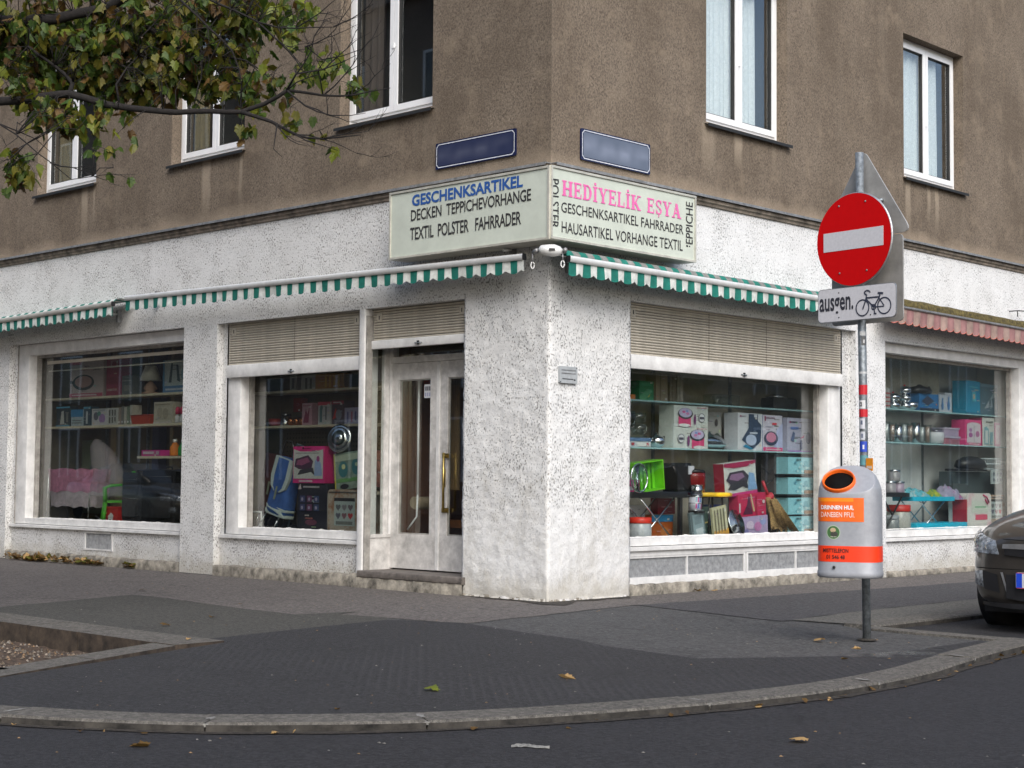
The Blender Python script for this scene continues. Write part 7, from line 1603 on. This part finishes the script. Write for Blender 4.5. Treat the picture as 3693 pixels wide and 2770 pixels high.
# half sections, from the sill up and inwards: (half width, z); ten points each
SEC = [
 (0.00, [(.00, .24), (.20, .24), (.36, .27), (.40, .40), (.41, .50), (.40, .58), (.38, .66), (.28, .70), (.14, .715), (0, .72)]),
 (0.04, [(.00, .21), (.35, .21), (.52, .24), (.56, .38), (.57, .50), (.56, .60), (.54, .69), (.40, .745), (.20, .765), (0, .77)]),
 (0.12, [(.00, .20), (.45, .20), (.63, .22), (.675, .36), (.685, .50), (.675, .62), (.645, .72), (.50, .785), (.25, .81), (0, .815)]),
 (0.28, [(.00, .20), (.50, .20), (.73, .21), (.775, .36), (.785, .50), (.775, .64), (.745, .76), (.60, .84), (.30, .865), (0, .87)]),
 (0.48, [(.00, .20), (.55, .20), (.79, .21), (.835, .36), (.845, .50), (.84, .66), (.81, .80), (.66, .885), (.32, .915), (0, .92)]),
 (0.80, [(.00, .20), (.60, .20), (.82, .21), (.865, .36), (.875, .50), (.87, .70), (.83, .86), (.68, .945), (.34, .975), (0, .98)]),
 (1.15, [(.00, .20), (.60, .20), (.83, .21), (.87, .36), (.88, .52), (.875, .74), (.83, .91), (.68, .985), (.34, 1.02), (0, 1.03)]),
 (2.00, [(.00, .20), (.60, .20), (.83, .21), (.87, .36), (.88, .54), (.875, .78), (.83, .95), (.66, .97), (.34, .98), (0, .98)]),
 (3.60, [(.00, .20), (.60, .20), (.83, .21), (.87, .36), (.88, .54), (.875, .80), (.83, .97), (.66, .99), (.34, 1.0), (0, 1.0)]),
 (4.20, [(.00, .24), (.58, .24), (.80, .26), (.84, .40), (.85, .56), (.84, .80), (.78, 1.00), (.60, 1.04), (.30, 1.06), (0, 1.06)]),
 (4.48, [(.00, .30), (.50, .30), (.66, .32), (.70, .45), (.71, .58), (.70, .80), (.66, .96), (.50, 1.00), (.25, 1.01), (0, 1.01)])]
def loft(SEC, m, name, parent, sub=2, hole=None):
    vs = []; fs = []; k = len(SEC[0][1])
    for y, pts in SEC:
        vs += [(w, y, z) for w, z in pts] + [(-w, y, z) for w, z in pts[1:-1][::-1]]
    n = 2*k-2
    for i in range(len(SEC)-1):
        for j in range(n): fs.append((i*n+j, i*n+(j+1) % n, (i+1)*n+(j+1) % n, (i+1)*n+j))
    fs.append(tuple(range(n))[::-1]); fs.append(tuple((len(SEC)-1)*n+j for j in range(n)))
    o = MB().mesh(vs, fs, m, True).build(name, parent, clean=True)
    if sub: md = o.modifiers.new('smooth', 'SUBSURF'); md.levels = sub; md.render_levels = sub
    return o
loft(SEC, 'car_paint', 'body', car)
# cabin
CAB = [(1.05, [(.60, .99), (.40, 1.0), (0, 1.01)]), (1.55, [(.68, 1.0), (.60, 1.26), (0, 1.30)]), (1.90, [(.72, 1.0), (.57, 1.41), (0, 1.44)]), (2.70, [(.74, 1.0), (.56, 1.42), (0, 1.46)]), (3.30, [(.72, 1.0), (.56, 1.33), (0, 1.37)]), (3.95, [(.66, 1.02), (.56, 1.06), (0, 1.07)])]
vs = []; fs = []
for y, p in CAB: vs += [(p[0][0], y, p[0][1]), (p[1][0], y, p[1][1]), (0, y, p[2][1]), (-p[1][0], y, p[1][1]), (-p[0][0], y, p[0][1])]
mbp, mbg = MB(), MB()
for i in range(5):
    for j in range(4):
        f = [vs[i*5+j], vs[i*5+j+1], vs[i*5+5+j+1], vs[i*5+5+j]]; glass = (j in (0, 3) and 1 <= i <= 3) or (j in (1, 2) and i in (0, 4))
        (mbg if glass or i in (0, 4) else mbp).poly(f, 'car_glass' if glass or i in (0, 4) else 'car_paint', True)
mbp.build('roof', car); mbg.build('windscreen', car)
mb = MB()
for s in (-1, 1):
    for (ya, za, yb, zb, wa, wb) in ((1.05, 1.0, 1.90, 1.42, .62, .57), (2.62, 1.0, 2.70, 1.42, .745, .565), (3.95, 1.03, 3.3, 1.34, .66, .565)): mb.tube([(s*wa, ya, za), (s*wb, yb, zb)], .035, 'car_paint', 6)
mb.build('pillar', car)
for sx in (-1, 1):
    for yy in (.88, 3.55):
        w = bpy.data.objects.new('wheel', None); scn.collection.objects.link(w); w.parent = car; w.location = (sx*.80, yy, .31); T = Matrix.Rotation(PI/2*sx, 4, 'Y')
        MB().lathe([(.20, -.10), (.28, -.10), (.31, -.08), (.315, 0), (.31, .08), (.28, .10), (.20, .095)], 'rubber', T=T, seg=32).build('tyre', w)
        r = MB(); r.lathe([(.205, .06), (.20, .09), (.19, .08), (.05, .06), (0, .06)], 'aluminium', T=T, seg=28); r.build('rim', w)
        MB().lathe([(.36, -.12), (.36, .085), (.33, .088), (.33, -.12)], 'black_plastic', T=T, seg=32).build('wheel_arch', w)
# front details (car front faces -y); the near corner is at negative x
def sect_hw(y, z):
    # half width of the body at length y and height z, by interpolation
    def hw(sec):
        P = sec[1]
        for (w0, z0), (w1, z1) in zip(P[2:-1], P[3:]):
            if z0 <= z <= z1: return w0+(w1-w0)*(z-z0)/max(1e-6, z1-z0)
        return P[2][0] if z < P[2][1] else P[-2][0]
    for a, b in zip(SEC[:-1], SEC[1:]):
        if a[0] <= y <= b[0]: t = (y-a[0])/(b[0]-a[0]); return hw(a)*(1-t)+hw(b)*t
    return .88
def front_y(x, z):
    x = abs(x); lo, hi = 0.0, 1.2
    if sect_hw(0, z) >= x: return 0.0
    for _ in range(30):
        m = (lo+hi)/2
        if sect_hw(m, z) < x: lo = m
        else: hi = m
    return hi
def patch3(name, sx, pts, m, off=.012, nn=8, bulge=0):
    # pts: quad corners (x,z) laid over the nose
    vs = []; fs = []
    (a, b, c, d) = [Vector(p) for p in pts]
    for j in range(nn+1):
        for i in range(nn+1):
            u, v = i/nn, j/nn; p = a.lerp(b, u).lerp(d.lerp(c, u), v); x, z = p
            e = off+bulge*math.sin(PI*u)*math.sin(PI*v); y = front_y(x, z)+.010; vs.append((sx*(x+e*.5), y-e, z))
    for j in range(nn):
        for i in range(nn): fs.append((j*(nn+1)+i, j*(nn+1)+i+1, (j+1)*(nn+1)+i+1, (j+1)*(nn+1)+i))
    return MB().mesh(vs, fs, m, True).build(name, car)
refl = mat('reflector', (.42, .45, .48), .25, .3, var=.45, vs=26)
for sx in (-1, 1):
    h = patch3('headlight', sx, [(.42, .605), (.80, .62), (.77, .79), (.46, .71)], refl, .010, 10)
    patch3('headlight_lens', sx, [(.415, .60), (.803, .615), (.773, .795), (.455, .715)], 'lamp_glass', .022, 10, .012)
    for (x, z, r) in ((.69, .70, .058), (.54, .665, .044)):
        y = front_y(x, z); R3 = Matrix.Translation((sx*(x-.015), y+.022, z)) @ Matrix.Rotation(-sx*.55, 4, 'Z') @ Matrix.Rotation(PI/2, 4, 'X')
        MB().lathe([(r, .004), (r*.92, .012), (r*.75, -.004), (r*.3, .006), (0, .008)], 'chrome', T=R3, seg=22).build('reflector', h)
    patch3('fog_light', sx, [(.575, .345), (.70, .37), (.70, .465), (.58, .475)], refl, .012, 4, .008)
    patch3('fog_recess', sx, [(.42, .31), (.575, .335), (.575, .475), (.44, .45)], 'black_plastic', .009, 4)
    patch3('trim_line', sx, [(.33, .28), (.345, .28), (.405, .47), (.385, .47)], 'aluminium', .013, 4)
    MB().tube([(sx*.83, 1.80, .98), (sx*.94, 1.76, 1.02), (sx*.96, 1.78, 1.10), (sx*.84, 1.82, 1.05)], .045, 'car_paint', 8).build('mirror', car)
def full(name, x0, x1, z0, z1, m, off, zc0=None, zc1=None):
    vs = []; fs = []; n = 24
    for i in range(n+1):
        x = x0+(x1-x0)*i/n; q = (x/max(abs(x0), abs(x1)))**2
        za = z0+((zc0 or 0))*q; zb = z1+((zc1 or 0))*q; vs += [(x, front_y(x, za)-off, za), (x, front_y(x, zb)-off-.004, zb)]
    for i in range(n): fs.append((i*2, i*2+2, i*2+3, i*2+1))
    return MB().mesh(vs, fs, m, True).build(name, car)
full('upper_grille', -.37, .37, .585, .650, 'black_plastic', .012, .02, .0)
full('chrome_bar', -.385, .385, .650, .695, 'aluminium', .022, .004, -.008)
full('lower_grille', -.36, .36, .245, .455, 'black_plastic', .010, .03)
full('bumper_seam', -.66, .66, .492, .498, 'gasket', .007)
full('front_lip', -.60, .60, .19, .235, 'black_plastic', .014, .02, .0)
full('bonnet_seam', -.40, .40, .712, .718, 'gasket', .010, .01, .01)
mb = MB(); mb.rbox(-.265, .265, -.040, -.018, .355, .475, cm((.60, .60, .60)), .01, 3); mb.build('number_plate', car)
mb = MB(); mb.box(-.262, -.215, -.0415, -.0402, .36, .47, cm((.01, .06, .55))); mb.box(-.262, .262, -.0412, -.0402, .356, .361, cm((.5, .04, .05))); mb.box(-.262, .262, -.0412, -.0402, .469, .474, cm((.5, .04, .05))); mb.build('plate_strip', car)
MB().box(-.70, .70, .30, 4.1, .14, .24, 'black_plastic').build('underbody', car)
def copy_tree(o, parent=None):
    c = o.copy(); scn.collection.objects.link(c); c.parent = parent
    for ch in list(o.children): copy_tree(ch, c)
    return c
for x, y, r, lab in ((8.6, 15.5, PI, 'dark saloon car across the side street, seen only as a reflection in the glass'), (-19.5, -9.3, PI/2, 'dark saloon car parked along the main street, seen only as a reflection in the glass'), (8.7, 10.2, PI, 'second dark saloon car across the side street, nearer the corner, seen only as a reflection')):
    c = copy_tree(car); c.location = (x, y, ROADZ); c.rotation_euler = (0, 0, r); c['label'] = lab

# ================================================================ TREE
def bark_tube(mb, pts, r0, r1, seg=8):
    # resampled, slightly crooked limb
    P = [Vector(p) for p in pts]; out = []
    for i in range(len(P)-1):
        n = max(1, int((P[i+1]-P[i]).length/.10))
        p0 = P[max(i-1, 0)]; p1 = P[i]; p2 = P[i+1]; p3 = P[min(i+2, len(P)-1)]
        for k in range(n):
            t = k/n; q = .5*((2*p1)+(p2-p0)*t+(2*p0-5*p1+4*p2-p3)*t*t+(3*p1-p0-3*p2+p3)*t**3)
            q += Vector((noise.noise(q*4), noise.noise(q*4+Vector((5, 0, 0))), noise.noise(q*4+Vector((0, 5, 0)))))*.02
            out.append(q)
    out.append(P[-1]); mb.tube(out, r0, 'bark', seg, r1); return out
tree = thing('maple_tree', 'autumn maple tree reaching in from the upper left over the tree pit', 'tree', (0, 0, 0))
mb = MB(); random.seed(11)
bark_tube(mb, [(-1.55, -5.55, -.2), (-1.52, -5.57, 1.2), (-1.55, -5.60, 2.6), (-1.62, -5.60, 3.7), (-1.7, -5.55, 5.2), (-1.6, -5.5, 7.0)], .17, .06, 14); mb.build('trunk', tree)
twigs = MB(); allp = []
for k, (pts, a, b) in BR.items():
    m = MB(); 
    if k in ('low', 'top', 'mid'): pts = [[-1.6, -5.6, pts[0][2]-.35]]+pts
    if k == 'down': pts = [[-1.55, -5.6, 3.3]]+pts
    o = bark_tube(m, pts, a, b, 7); m.build('limb' if a > .01 else 'twig', tree); allp += [(p, a) for p in o]
for (ang, ln_, zz) in ((0.3, 2.6, 5.0), (1.3, 2.4, 5.6), (2.4, 2.5, 4.9), (3.4, 2.6, 5.4), (4.4, 2.3, 5.0), (5.4, 2.5, 5.8)):
    m = MB(); p = [(-1.65, -5.55, zz-.6), (-1.65+ln_*.5*math.cos(ang), -5.55+ln_*.5*math.sin(ang), zz+.4), (-1.65+ln_*math.cos(ang), -5.55+ln_*math.sin(ang), zz+.9)]
    bark_tube(m, p, .05, .012, 7); m.build('limb', tree)
# leaf outlines: five pointed lobes
def leaf_outline():
    L = [(0, -.02), (.10, -.06), (.27, -.14), (.34, .0), (.52, .10), (.46, .22), (.60, .42), (.44, .44), (.36, .52), (.28, .72), (.17, .72), (0, .98)]
    return L + [(-x, y) for x, y in L[1:-1][::-1]]
LO = leaf_outline()
def leaf_geo(rng, size, curl):
    vs = [(0, .28*size, 0)]; ed = [0.0]
    for x, y in LO:
        x2 = x*(1+.12*rng.uniform(-1, 1)); y2 = y*(1+.10*rng.uniform(-1, 1)); d = math.hypot(x2, y2-.28)
        vs.append((x2*size*.72, y2*size, curl*size*(abs(x2)*.9+.5*d*d)*-1+rng.uniform(-.03, .03)*size)); ed.append(min(1, d*1.1))
    n = len(LO); fs = [(0, i+1, (i+1) % n+1) for i in range(n)]
    return vs, fs, ed
LM = ['leaf_green', 'leaf_green', 'leaf_olive', 'leaf_green', 'leaf_olive', 'leaf_brown', 'leaf_yellow']
rng = random.Random(42); leaf_meshes = []
def leaf_mesh(m, size, curl):
    vs, fs, ed = leaf_geo(rng, size, curl); me = bpy.data.meshes.new('leaf'); me.from_pydata(vs, [], fs); me.materials.append(M(m))
    at = me.attributes.new('edge', 'FLOAT', 'POINT'); at.data.foreach_set('value', ed); return me, (vs, fs, ed)
for m in ('leaf_green', 'leaf_olive', 'leaf_yellow', 'leaf_brown'):
    for c in (.15, .35, .6, -.1): leaf_meshes.append((m, *leaf_mesh(m, .090, c)))
inst = []
CAMP = Vector((10, -10.873, 1.12))
for bi, (c, rx, rz, dd, n) in enumerate(BLOBS):
    c = Vector(c); far_ = len(c)
    right = Vector((.72, .694, 0)); fwd = Vector((-.694, .72, 0))
    sub = [Vector((rng.gauss(0, .5)*rx, rng.gauss(0, .5)*dd*.5, rng.gauss(0, .5)*rz)) for _ in range(max(1, n//9))]
    for k in range(n):
        s = sub[k % len(sub)]; a = s.x+rng.gauss(0, .055); d = s.y+rng.gauss(0, .09); z = s.z+rng.gauss(0, .045)+.03
        p = c+right*a+fwd*(d+.28)+Vector((0, 0, z)); inst.append((p, .95 if rng.random() < .7 else 1.25*rng.uniform(.7, 1), rng.random()))
    # twigs from the nearest limb into the cluster
    for s in sub[:min(len(sub), 26)]:
        tip = c+right*s.x+fwd*s.y+Vector((0, 0, s.z)); near = min(allp, key=lambda q: (q[0]-tip).length+(0 if q[1] > .007 else .1))[0]
        if (near-tip).length < .9:
            md = near.lerp(tip, .5)+Vector((rng.uniform(-.05, .05), rng.uniform(-.05, .05), rng.uniform(-.05, .06))); m2 = near.lerp(tip, .78)+Vector((rng.uniform(-.03, .03), rng.uniform(-.03, .03), rng.uniform(-.02, .05)))
            twigs.tube([near, md, m2, tip], .0042, 'bark', 4, .0014)
            for q in range(2):
                e = m2+Vector((rng.uniform(-.14, .14), rng.uniform(-.1, .1), rng.uniform(-.10, .10))); twigs.tube([m2, m2.lerp(e, .5)+Vector((0, 0, .015)), e], .0025, 'bark', 3, .001)
# crown above the picture
for k in range(1500):
    a = rng.uniform(0, 6.283); r = 2.6*math.sqrt(rng.random()); z = 5.4+rng.random()*2.6; inst.append((Vector((-1.65+r*math.cos(a), -5.55+r*math.sin(a), z+.5)), 1.4, rng.random()))
# bare crooked twigs at the tip
def wander(p, d, ln, r, depth):
    p = Vector(p); d = Vector(d).normalized(); pts = [p.copy()]
    for k in range(5):
        d = (d+Vector((rng.uniform(-.35, .35), rng.uniform(-.35, .35), rng.uniform(-.25, .30)))).normalized(); p = p+d*ln/5; pts.append(p.copy())
        if depth and rng.random() < .55: wander(p, d+Vector((rng.uniform(-.9, .9), rng.uniform(-.9, .9), rng.uniform(-.7, .9))), ln*.55, r*.6, depth-1)
    twigs.tube(pts, r, 'bark', 4, r*.35)
for p, d, ln in (((1.1, -3.95, 3.84), (.7, .5, .5), .45), ((1.23, -3.97, 3.93), (.6, .5, .9), .5), ((1.29, -3.77, 3.81), (.5, .6, .8), .5), ((1.28, -3.94, 4.12), (.8, .5, .2), .45), ((1.27, -3.92, 3.71), (.7, .6, -.3), .45), ((1.02, -4.01, 3.61), (.5, .5, -.6), .35), ((1.14, -3.89, 3.53), (.7, .6, -.2), .45), ((1.36, -3.82, 3.48), (.6, .6, .2), .35), ((1.51, -3.70, 3.79), (.7, .6, .3), .35), ((1.37, -3.84, 3.96), (.6, .6, .6), .4), ((1.16, -3.93, 4.28), (.6, .6, .4), .5), ((.9, -4.05, 4.34), (.5, .5, -.6), .5), ((.24, -5.29, 3.24), (.5, .5, -.3), .4), ((1.43, -3.81, 4.26), (.4, .6, .4), .35), ((.75, -4.1, 3.85), (.6, .4, .9), .4), ((.5, -4.3, 3.8), (.3, .3, .9), .5), ((.1, -4.5, 4.3), (.4, .4, .5), .5)): wander(p, d, ln, .0055, 2)
g = twigs.build('fine_twigs', tree); g['kind'] = 'stuff'
def in_frame(p):
    v = p-CAMP; d = v.dot(Vector((-.6926, .7190, .0592))); x = v.dot(Vector((.7202, .6938, 0)))/d; z = v.z/d-.059
    return abs(x) < .315 and z < .24
vis = sorted([i for i in range(len(inst)) if in_frame(inst[i][0])], key=lambda i: (inst[i][0]-CAMP).length/inst[i][1])[:300]; visset = set(vis)
sv, sf, se, sm = [], [], [], []; slots = ['leaf_green', 'leaf_olive', 'leaf_yellow', 'leaf_brown']
for i, (p, sc_, rr) in enumerate(inst):
    kind = 'leaf_green' if rr < .42 else 'leaf_olive' if rr < .72 else 'leaf_brown' if rr < .90 else 'leaf_yellow'
    if p.x > .8 and rr > .55: kind = 'leaf_yellow'
    m, me, geo = leaf_meshes[slots.index(kind)*4+int(rr*997) % 4]
    ez = rng.uniform(0, 6.28); R = Matrix.Rotation(ez, 3, 'Z') @ Matrix.Rotation(rng.gauss(-1.05, .45), 3, 'X') @ Matrix.Rotation(rng.gauss(0, .5), 3, 'Y')
    if i in visset:
        o = bpy.data.objects.new('leaf', me); scn.collection.objects.link(o); o.parent = tree; o.matrix_local = Matrix.Translation(p) @ (R @ Matrix.Scale(sc_, 3)).to_4x4()
    else:
        b = len(sv); sv += [tuple(p + R @ (Vector(v)*sc_)) for v in geo[0]]; sf += [tuple(q+b for q in f) for f in geo[1]]; se += geo[2]; sm += [slots.index(kind)]*len(geo[1])
me = bpy.data.meshes.new('foliage'); me.from_pydata(sv, [], sf)
for s in slots: me.materials.append(M(s))
me.polygons.foreach_set('material_index', sm); at = me.attributes.new('edge', 'FLOAT', 'POINT'); at.data.foreach_set('value', se)
o = bpy.data.objects.new('foliage', me); scn.collection.objects.link(o); o.parent = tree; o['kind'] = 'stuff'

# ================================================================ FALLEN LEAVES AND LITTER
FL = [((3.81, -5.045, .004), 'leaf_yellow', .155, 'yellow maple leaf lying on the ribbed asphalt left of the pavement middle'), ((3.877, -4.095, .004), 'leaf_tan', .15, 'tan leaf lying on the ribbed asphalt in the middle of the pavement'),
 ((3.70, -1.17, .004), 'leaf_tan', .15, 'pale tan leaf on the pavement left of the sign post foot'), ((4.21, -1.50, .004), 'leaf_tan', .10, 'small tan leaf standing up in the wet patch below the sign post'),
 ((5.94, -4.77, ROADZ+.002), 'leaf_tan', .15, 'curled tan leaf on the road at the lower right'), ((4.09, -6.96, ROADZ+.002), 'leaf_brown', .13, 'olive brown leaf on the road at the lower left'),
 ((3.27, -6.94, ROADZ+.002), 'leaf_tan', .07, 'small orange leaf in the gutter at the far left'), ((3.16, -7.07, ROADZ+.002), 'leaf_tan', .045, 'tiny pale leaf in the gutter at the left frame edge'),
 ((-.255, -3.98, .002), 'leaf_brown', .13, 'brown leaf on the grey asphalt patch behind the tree pit kerb'), ((-.576, -3.31, .002), 'leaf_brown', .09, 'small brown leaf at the middle of the grey asphalt patch'),
 ((-3.55, -1.99, -.002), 'leaf_brown', .15, 'brown leaf on the old asphalt in front of the pilaster'), ((.852, -4.52, .014), 'leaf_tan', .07, 'orange scrap of leaf on the corner of the tree pit kerb'),
 ((.35, -5.0, -.12), 'leaf_yellow', .07, 'bright yellow leaf in the tree pit near its kerb'), ((.06, 2.20, .0), 'leaf_brown', .13, 'orange brown leaf at the foot of the wall under the right hand window'), ((.12, 2.42, .0), 'leaf_tan', .10, 'second leaf at the wall foot, right of the orange brown one'),
 ((4.0, -5.83, .004), 'leaf_brown', .05, 'small brown leaf near the kerb, lower middle'), ((4.97, -5.26, ROADZ+.002), 'leaf_brown', .05, 'small brown leaf in the gutter below the kerb, lower middle'), ((6.30, -5.88, ROADZ+.002), 'leaf_brown', .05, 'tiny brown leaf out on the road'),
 ((-1.55, -2.3, -.002), 'leaf_brown', .06, 'tiny brown leaf on the old asphalt before the door'), ((4.45, -2.1, .004), 'leaf_brown', .07, 'brown leaf on the pavement near the right hand kerb')]
for i, (p, m, s, lab) in enumerate(FL):
    s *= .68
    rr = random.Random(i+3); vs, fs, ed = leaf_geo(rr, s, -.35 if i % 2 else .25); mz = min(v[2] for v in vs)
    me = bpy.data.meshes.new('fallen_leaf'); me.from_pydata([(v[0], v[1], v[2]-mz+.002) for v in vs], [], fs); me.materials.append(M(m)); at = me.attributes.new('edge', 'FLOAT', 'POINT'); at.data.foreach_set('value', [e*.6 for e in ed])
    o = bpy.data.objects.new('fallen_leaf', me); scn.collection.objects.link(o); o.location = p; o.rotation_euler = (rr.uniform(-.12, .12), rr.uniform(-.12, .12), rr.uniform(0, 6.28)); tag(o, lab, 'leaf', 'fallen leaves')
def litter(name, label, rects, n, sz, mats, seed, zf):
    rr = random.Random(seed); vs = []; fs = []; mi = []
    for k in range(n):
        x0, x1, y0, y1 = rects[k % len(rects)]; x = x0+(x1-x0)*rr.random(); y = y1-(y1-y0)*rr.random()**1.7 if zf else rr.uniform(y0, y1); s = sz*rr.uniform(.5, 1.3)
        g, f, _ = leaf_geo(rr, s, rr.uniform(-.5, .5)); R = Matrix.Rotation(rr.uniform(0, 6.28), 3, 'Z') @ Matrix.Rotation(rr.gauss(0, .45), 3, 'X'); b = len(vs); z = rr.uniform(0, .05) if zf else 0
        q = [R @ Vector(v) for v in g]; mz = min(v.z for v in q); vs += [(x+v.x, y+v.y, v.z-mz+.003+z) for v in q]; fs += [tuple(i+b for i in ff) for ff in f]; mi += [rr.randrange(len(mats))]*len(f)
    me = bpy.data.meshes.new(name); me.from_pydata(vs, [], fs); [me.materials.append(M(m)) for m in mats]; me.polygons.foreach_set('material_index', mi)
    o = bpy.data.objects.new(name, me); scn.collection.objects.link(o); tag(o, label, 'leaves'); o['kind'] = 'stuff'; return o
litter('leaf_drift', 'drift of brown and yellow leaves against the wall foot at the far left', [(-9.75, -8.35, -.20, .02), (-9.4, -8.8, -.12, .02), (-8.4, -7.5, -.07, .01)], 260, .075, ['leaf_brown', 'leaf_tan', 'leaf_brown', 'leaf_olive'], 2, True)
litter('leaf_drift', 'little clump of brown leaves at the wall foot before the left pilaster', [(-7.0, -6.75, -.10, .0)], 26, .07, ['leaf_brown', 'leaf_olive'], 5, True)
gut = []
for i in range(1, len(KO)-1):
    if KO[i].x > 1.5: gut.append(KO[i])
rr = random.Random(55); vs = []; fs = []; mi = []
for k in range(38):
    p = rr.choice(gut); x, y = p.x+rr.uniform(0, .12), p.y-rr.uniform(.0, .10); g_, f_, _ = leaf_geo(rr, .035*rr.uniform(.4, 1.5), rr.uniform(-.6, .6)); R = Matrix.Rotation(rr.uniform(0, 6.28), 3, 'Z') @ Matrix.Rotation(rr.gauss(0, .4), 3, 'X'); q = [R @ Vector(v) for v in g_]; mz = min(v.z for v in q); b = len(vs)
    vs += [(x+v.x, y+v.y, v.z-mz+ROADZ+.006) for v in q]; fs += [tuple(j+b for j in ff) for ff in f_]; mi += [rr.randrange(3)]*len(f_)
me = bpy.data.meshes.new('gutter_leaves'); me.from_pydata(vs, [], fs); [me.materials.append(M(m)) for m in ('leaf_brown', 'leaf_tan', 'leaf_brown')]; me.polygons.foreach_set('material_index', mi)
o = bpy.data.objects.new('gutter_leaves', me); scn.collection.objects.link(o); tag(o, 'crumbled brown and tan leaf bits collected along the kerb foot', 'leaves'); o['kind'] = 'stuff'
rr = random.Random(77); mb = MB()
cols = [cm((.24, .15, .07)), cm((.16, .15, .13)), cm((.12, .08, .04)), cm((.22, .21, .19))]
for k in range(420):
    x, y = (rr.uniform(.5, 5), rr.uniform(-7, -.4)) if k < 170 else (rr.uniform(-8, .5), rr.uniform(-4.2, -.05)) if k < 300 else (rr.uniform(2, 9), rr.uniform(-9.5, -3.5))
    on_road = x > 5.1 or (k >= 300); z = ROADZ+.0015 if on_road else .0035
    if not on_road and min((Vector((x, y))-p).length for p in KO) < .35: continue
    if on_road and (min((Vector((x, y))-p).length for p in KO) < .1 or x < 5 and y > -7.2+max(0, (x-3))*.9): continue
    if 1.9 > x and y < -4.2: continue
    r = rr.uniform(.004, .013); a = rr.uniform(0, 6); mb.mesh([(x+r*math.cos(a+i*2.1), y+r*.7*math.sin(a+i*2.1), z) for i in range(3)]+[(x, y, z+r*.4)], [(0, 1, 3), (1, 2, 3), (2, 0, 3)], rr.choice(cols))
o = mb.build('street_crumbs'); tag(o, 'tiny leaf crumbs and grit scattered over pavement and road', 'litter'); o['kind'] = 'stuff'
# crushed pale scrap on the road
vs = []; rr = random.Random(4)
for k in range(16):
    t = k/15; w = .030*math.sin(PI*min(1, t*1.05+.05))+.012; vs += [(-.15+.30*t, -w+.035*math.sin(t*5), .002+.006*rr.random()), (-.15+.30*t, .035*math.sin(t*5), .016+.008*rr.random()), (-.15+.30*t, w+.035*math.sin(t*5), .002+.004*rr.random())]
fs = [f for k in range(15) for f in ((k*3, k*3+3, k*3+4, k*3+1), (k*3+1, k*3+4, k*3+5, k*3+2))]
o = MB().mesh(vs, fs, mat('scrap', (.20, .195, .18), .8, var=.3, vs=40)).build('paper_scrap', loc=(5.215, -5.773, ROADZ+.001), rot=.75); o.scale = (.55, .8, .6); tag(o, 'flattened pale grey scrap lying on the road at bottom centre', 'scrap')

# ================================================================ THE STREET BEHIND THE CAMERA (seen in the glass)
def far_block(label, x0, x1, y0, y1, h, face, nx, nz, col, wcol):
    o = thing('apartment_building', label, 'building', (x0, y0, -.1)); W, D_ = x1-x0, y1-y0
    MB().box(0, W, 0, D_, 0, h, mat('far_'+label[:5], col, .9, var=.15, vs=.8)).build('wall', o)
    first = None
    for j in range(nz):
        for i in range(nx):
            if face == 'N': loc = ((i+.5)*W/nx, D_+.01, 1.2+j*(h-2)/nz)
            else: loc = (-.01, (i+.5)*D_/nx, 1.2+j*(h-2)/nz)
            if first is None:
                m = MB()
                if face == 'N': m.box(-.7, .7, 0, .02, 0, 1.9, cm(wcol, .2)).box(-.78, -.7, 0, .05, -.08, 1.98, 'upvc').box(.7, .78, 0, .05, -.08, 1.98, 'upvc').box(-.7, .7, 0, .05, 1.9, 1.98, 'upvc').box(-.04, .04, .02, .05, 0, 1.9, 'upvc')
                else: m.box(-.02, 0, -.7, .7, 0, 1.9, cm(wcol, .2)).box(-.05, 0, -.78, -.7, -.08, 1.98, 'upvc').box(-.05, 0, .7, .78, -.08, 1.98, 'upvc').box(-.05, 0, -.7, .7, 1.9, 1.98, 'upvc').box(-.05, -.02, -.04, .04, 0, 1.9, 'upvc')
                first = m.build('window', o, loc)
            else: dup(first, o, loc)
    MB().box(-.3, W+.3, -.3, D_+.3, h, h+.4, cm((.20, .15, .12))).build('roof', o); return o
far_block('brownish apartment block across the main street, seen only in the window glass', -70, 2, -34, -24, 17, 'N', 16, 5, (.20, .15, .12), (.05, .06, .07))
far_block('ochre lower house across the side street, seen only in the window glass', 24, 34, 12, 70, 8.5, 'W', 12, 2, (.30, .25, .19), (.05, .06, .07))
tr = thing('street_tree', 'leafy tree across the side street, seen only in the window glass', 'tree', (17, 22, -.1)); mb = MB(); bark_tube(mb, [(0, 0, 0), (.1, .05, 2.2), (0, .1, 4.5)], .16, .06, 8); mb.build('trunk', tr)
vs = []; fs = []; rr = random.Random(9)
for k in range(2600):
    a, b = rr.uniform(0, 6.28), rr.gauss(0, 1); r = 2.4*rr.random()**.4; p = Vector((r*math.cos(a), r*math.sin(a), 4.6+b*1.1)); q = Vector((rr.uniform(-1, 1), rr.uniform(-1, 1), rr.uniform(-1, 1))).normalized()*.16; w = q.orthogonal().normalized()*.12; bb = len(vs); vs += [tuple(p-q), tuple(p+w), tuple(p+q), tuple(p-w)]; fs.append((bb, bb+1, bb+2, bb+3))
MB().mesh(vs, fs, 'leaf_olive').build('crown', tr)['kind'] = 'stuff'
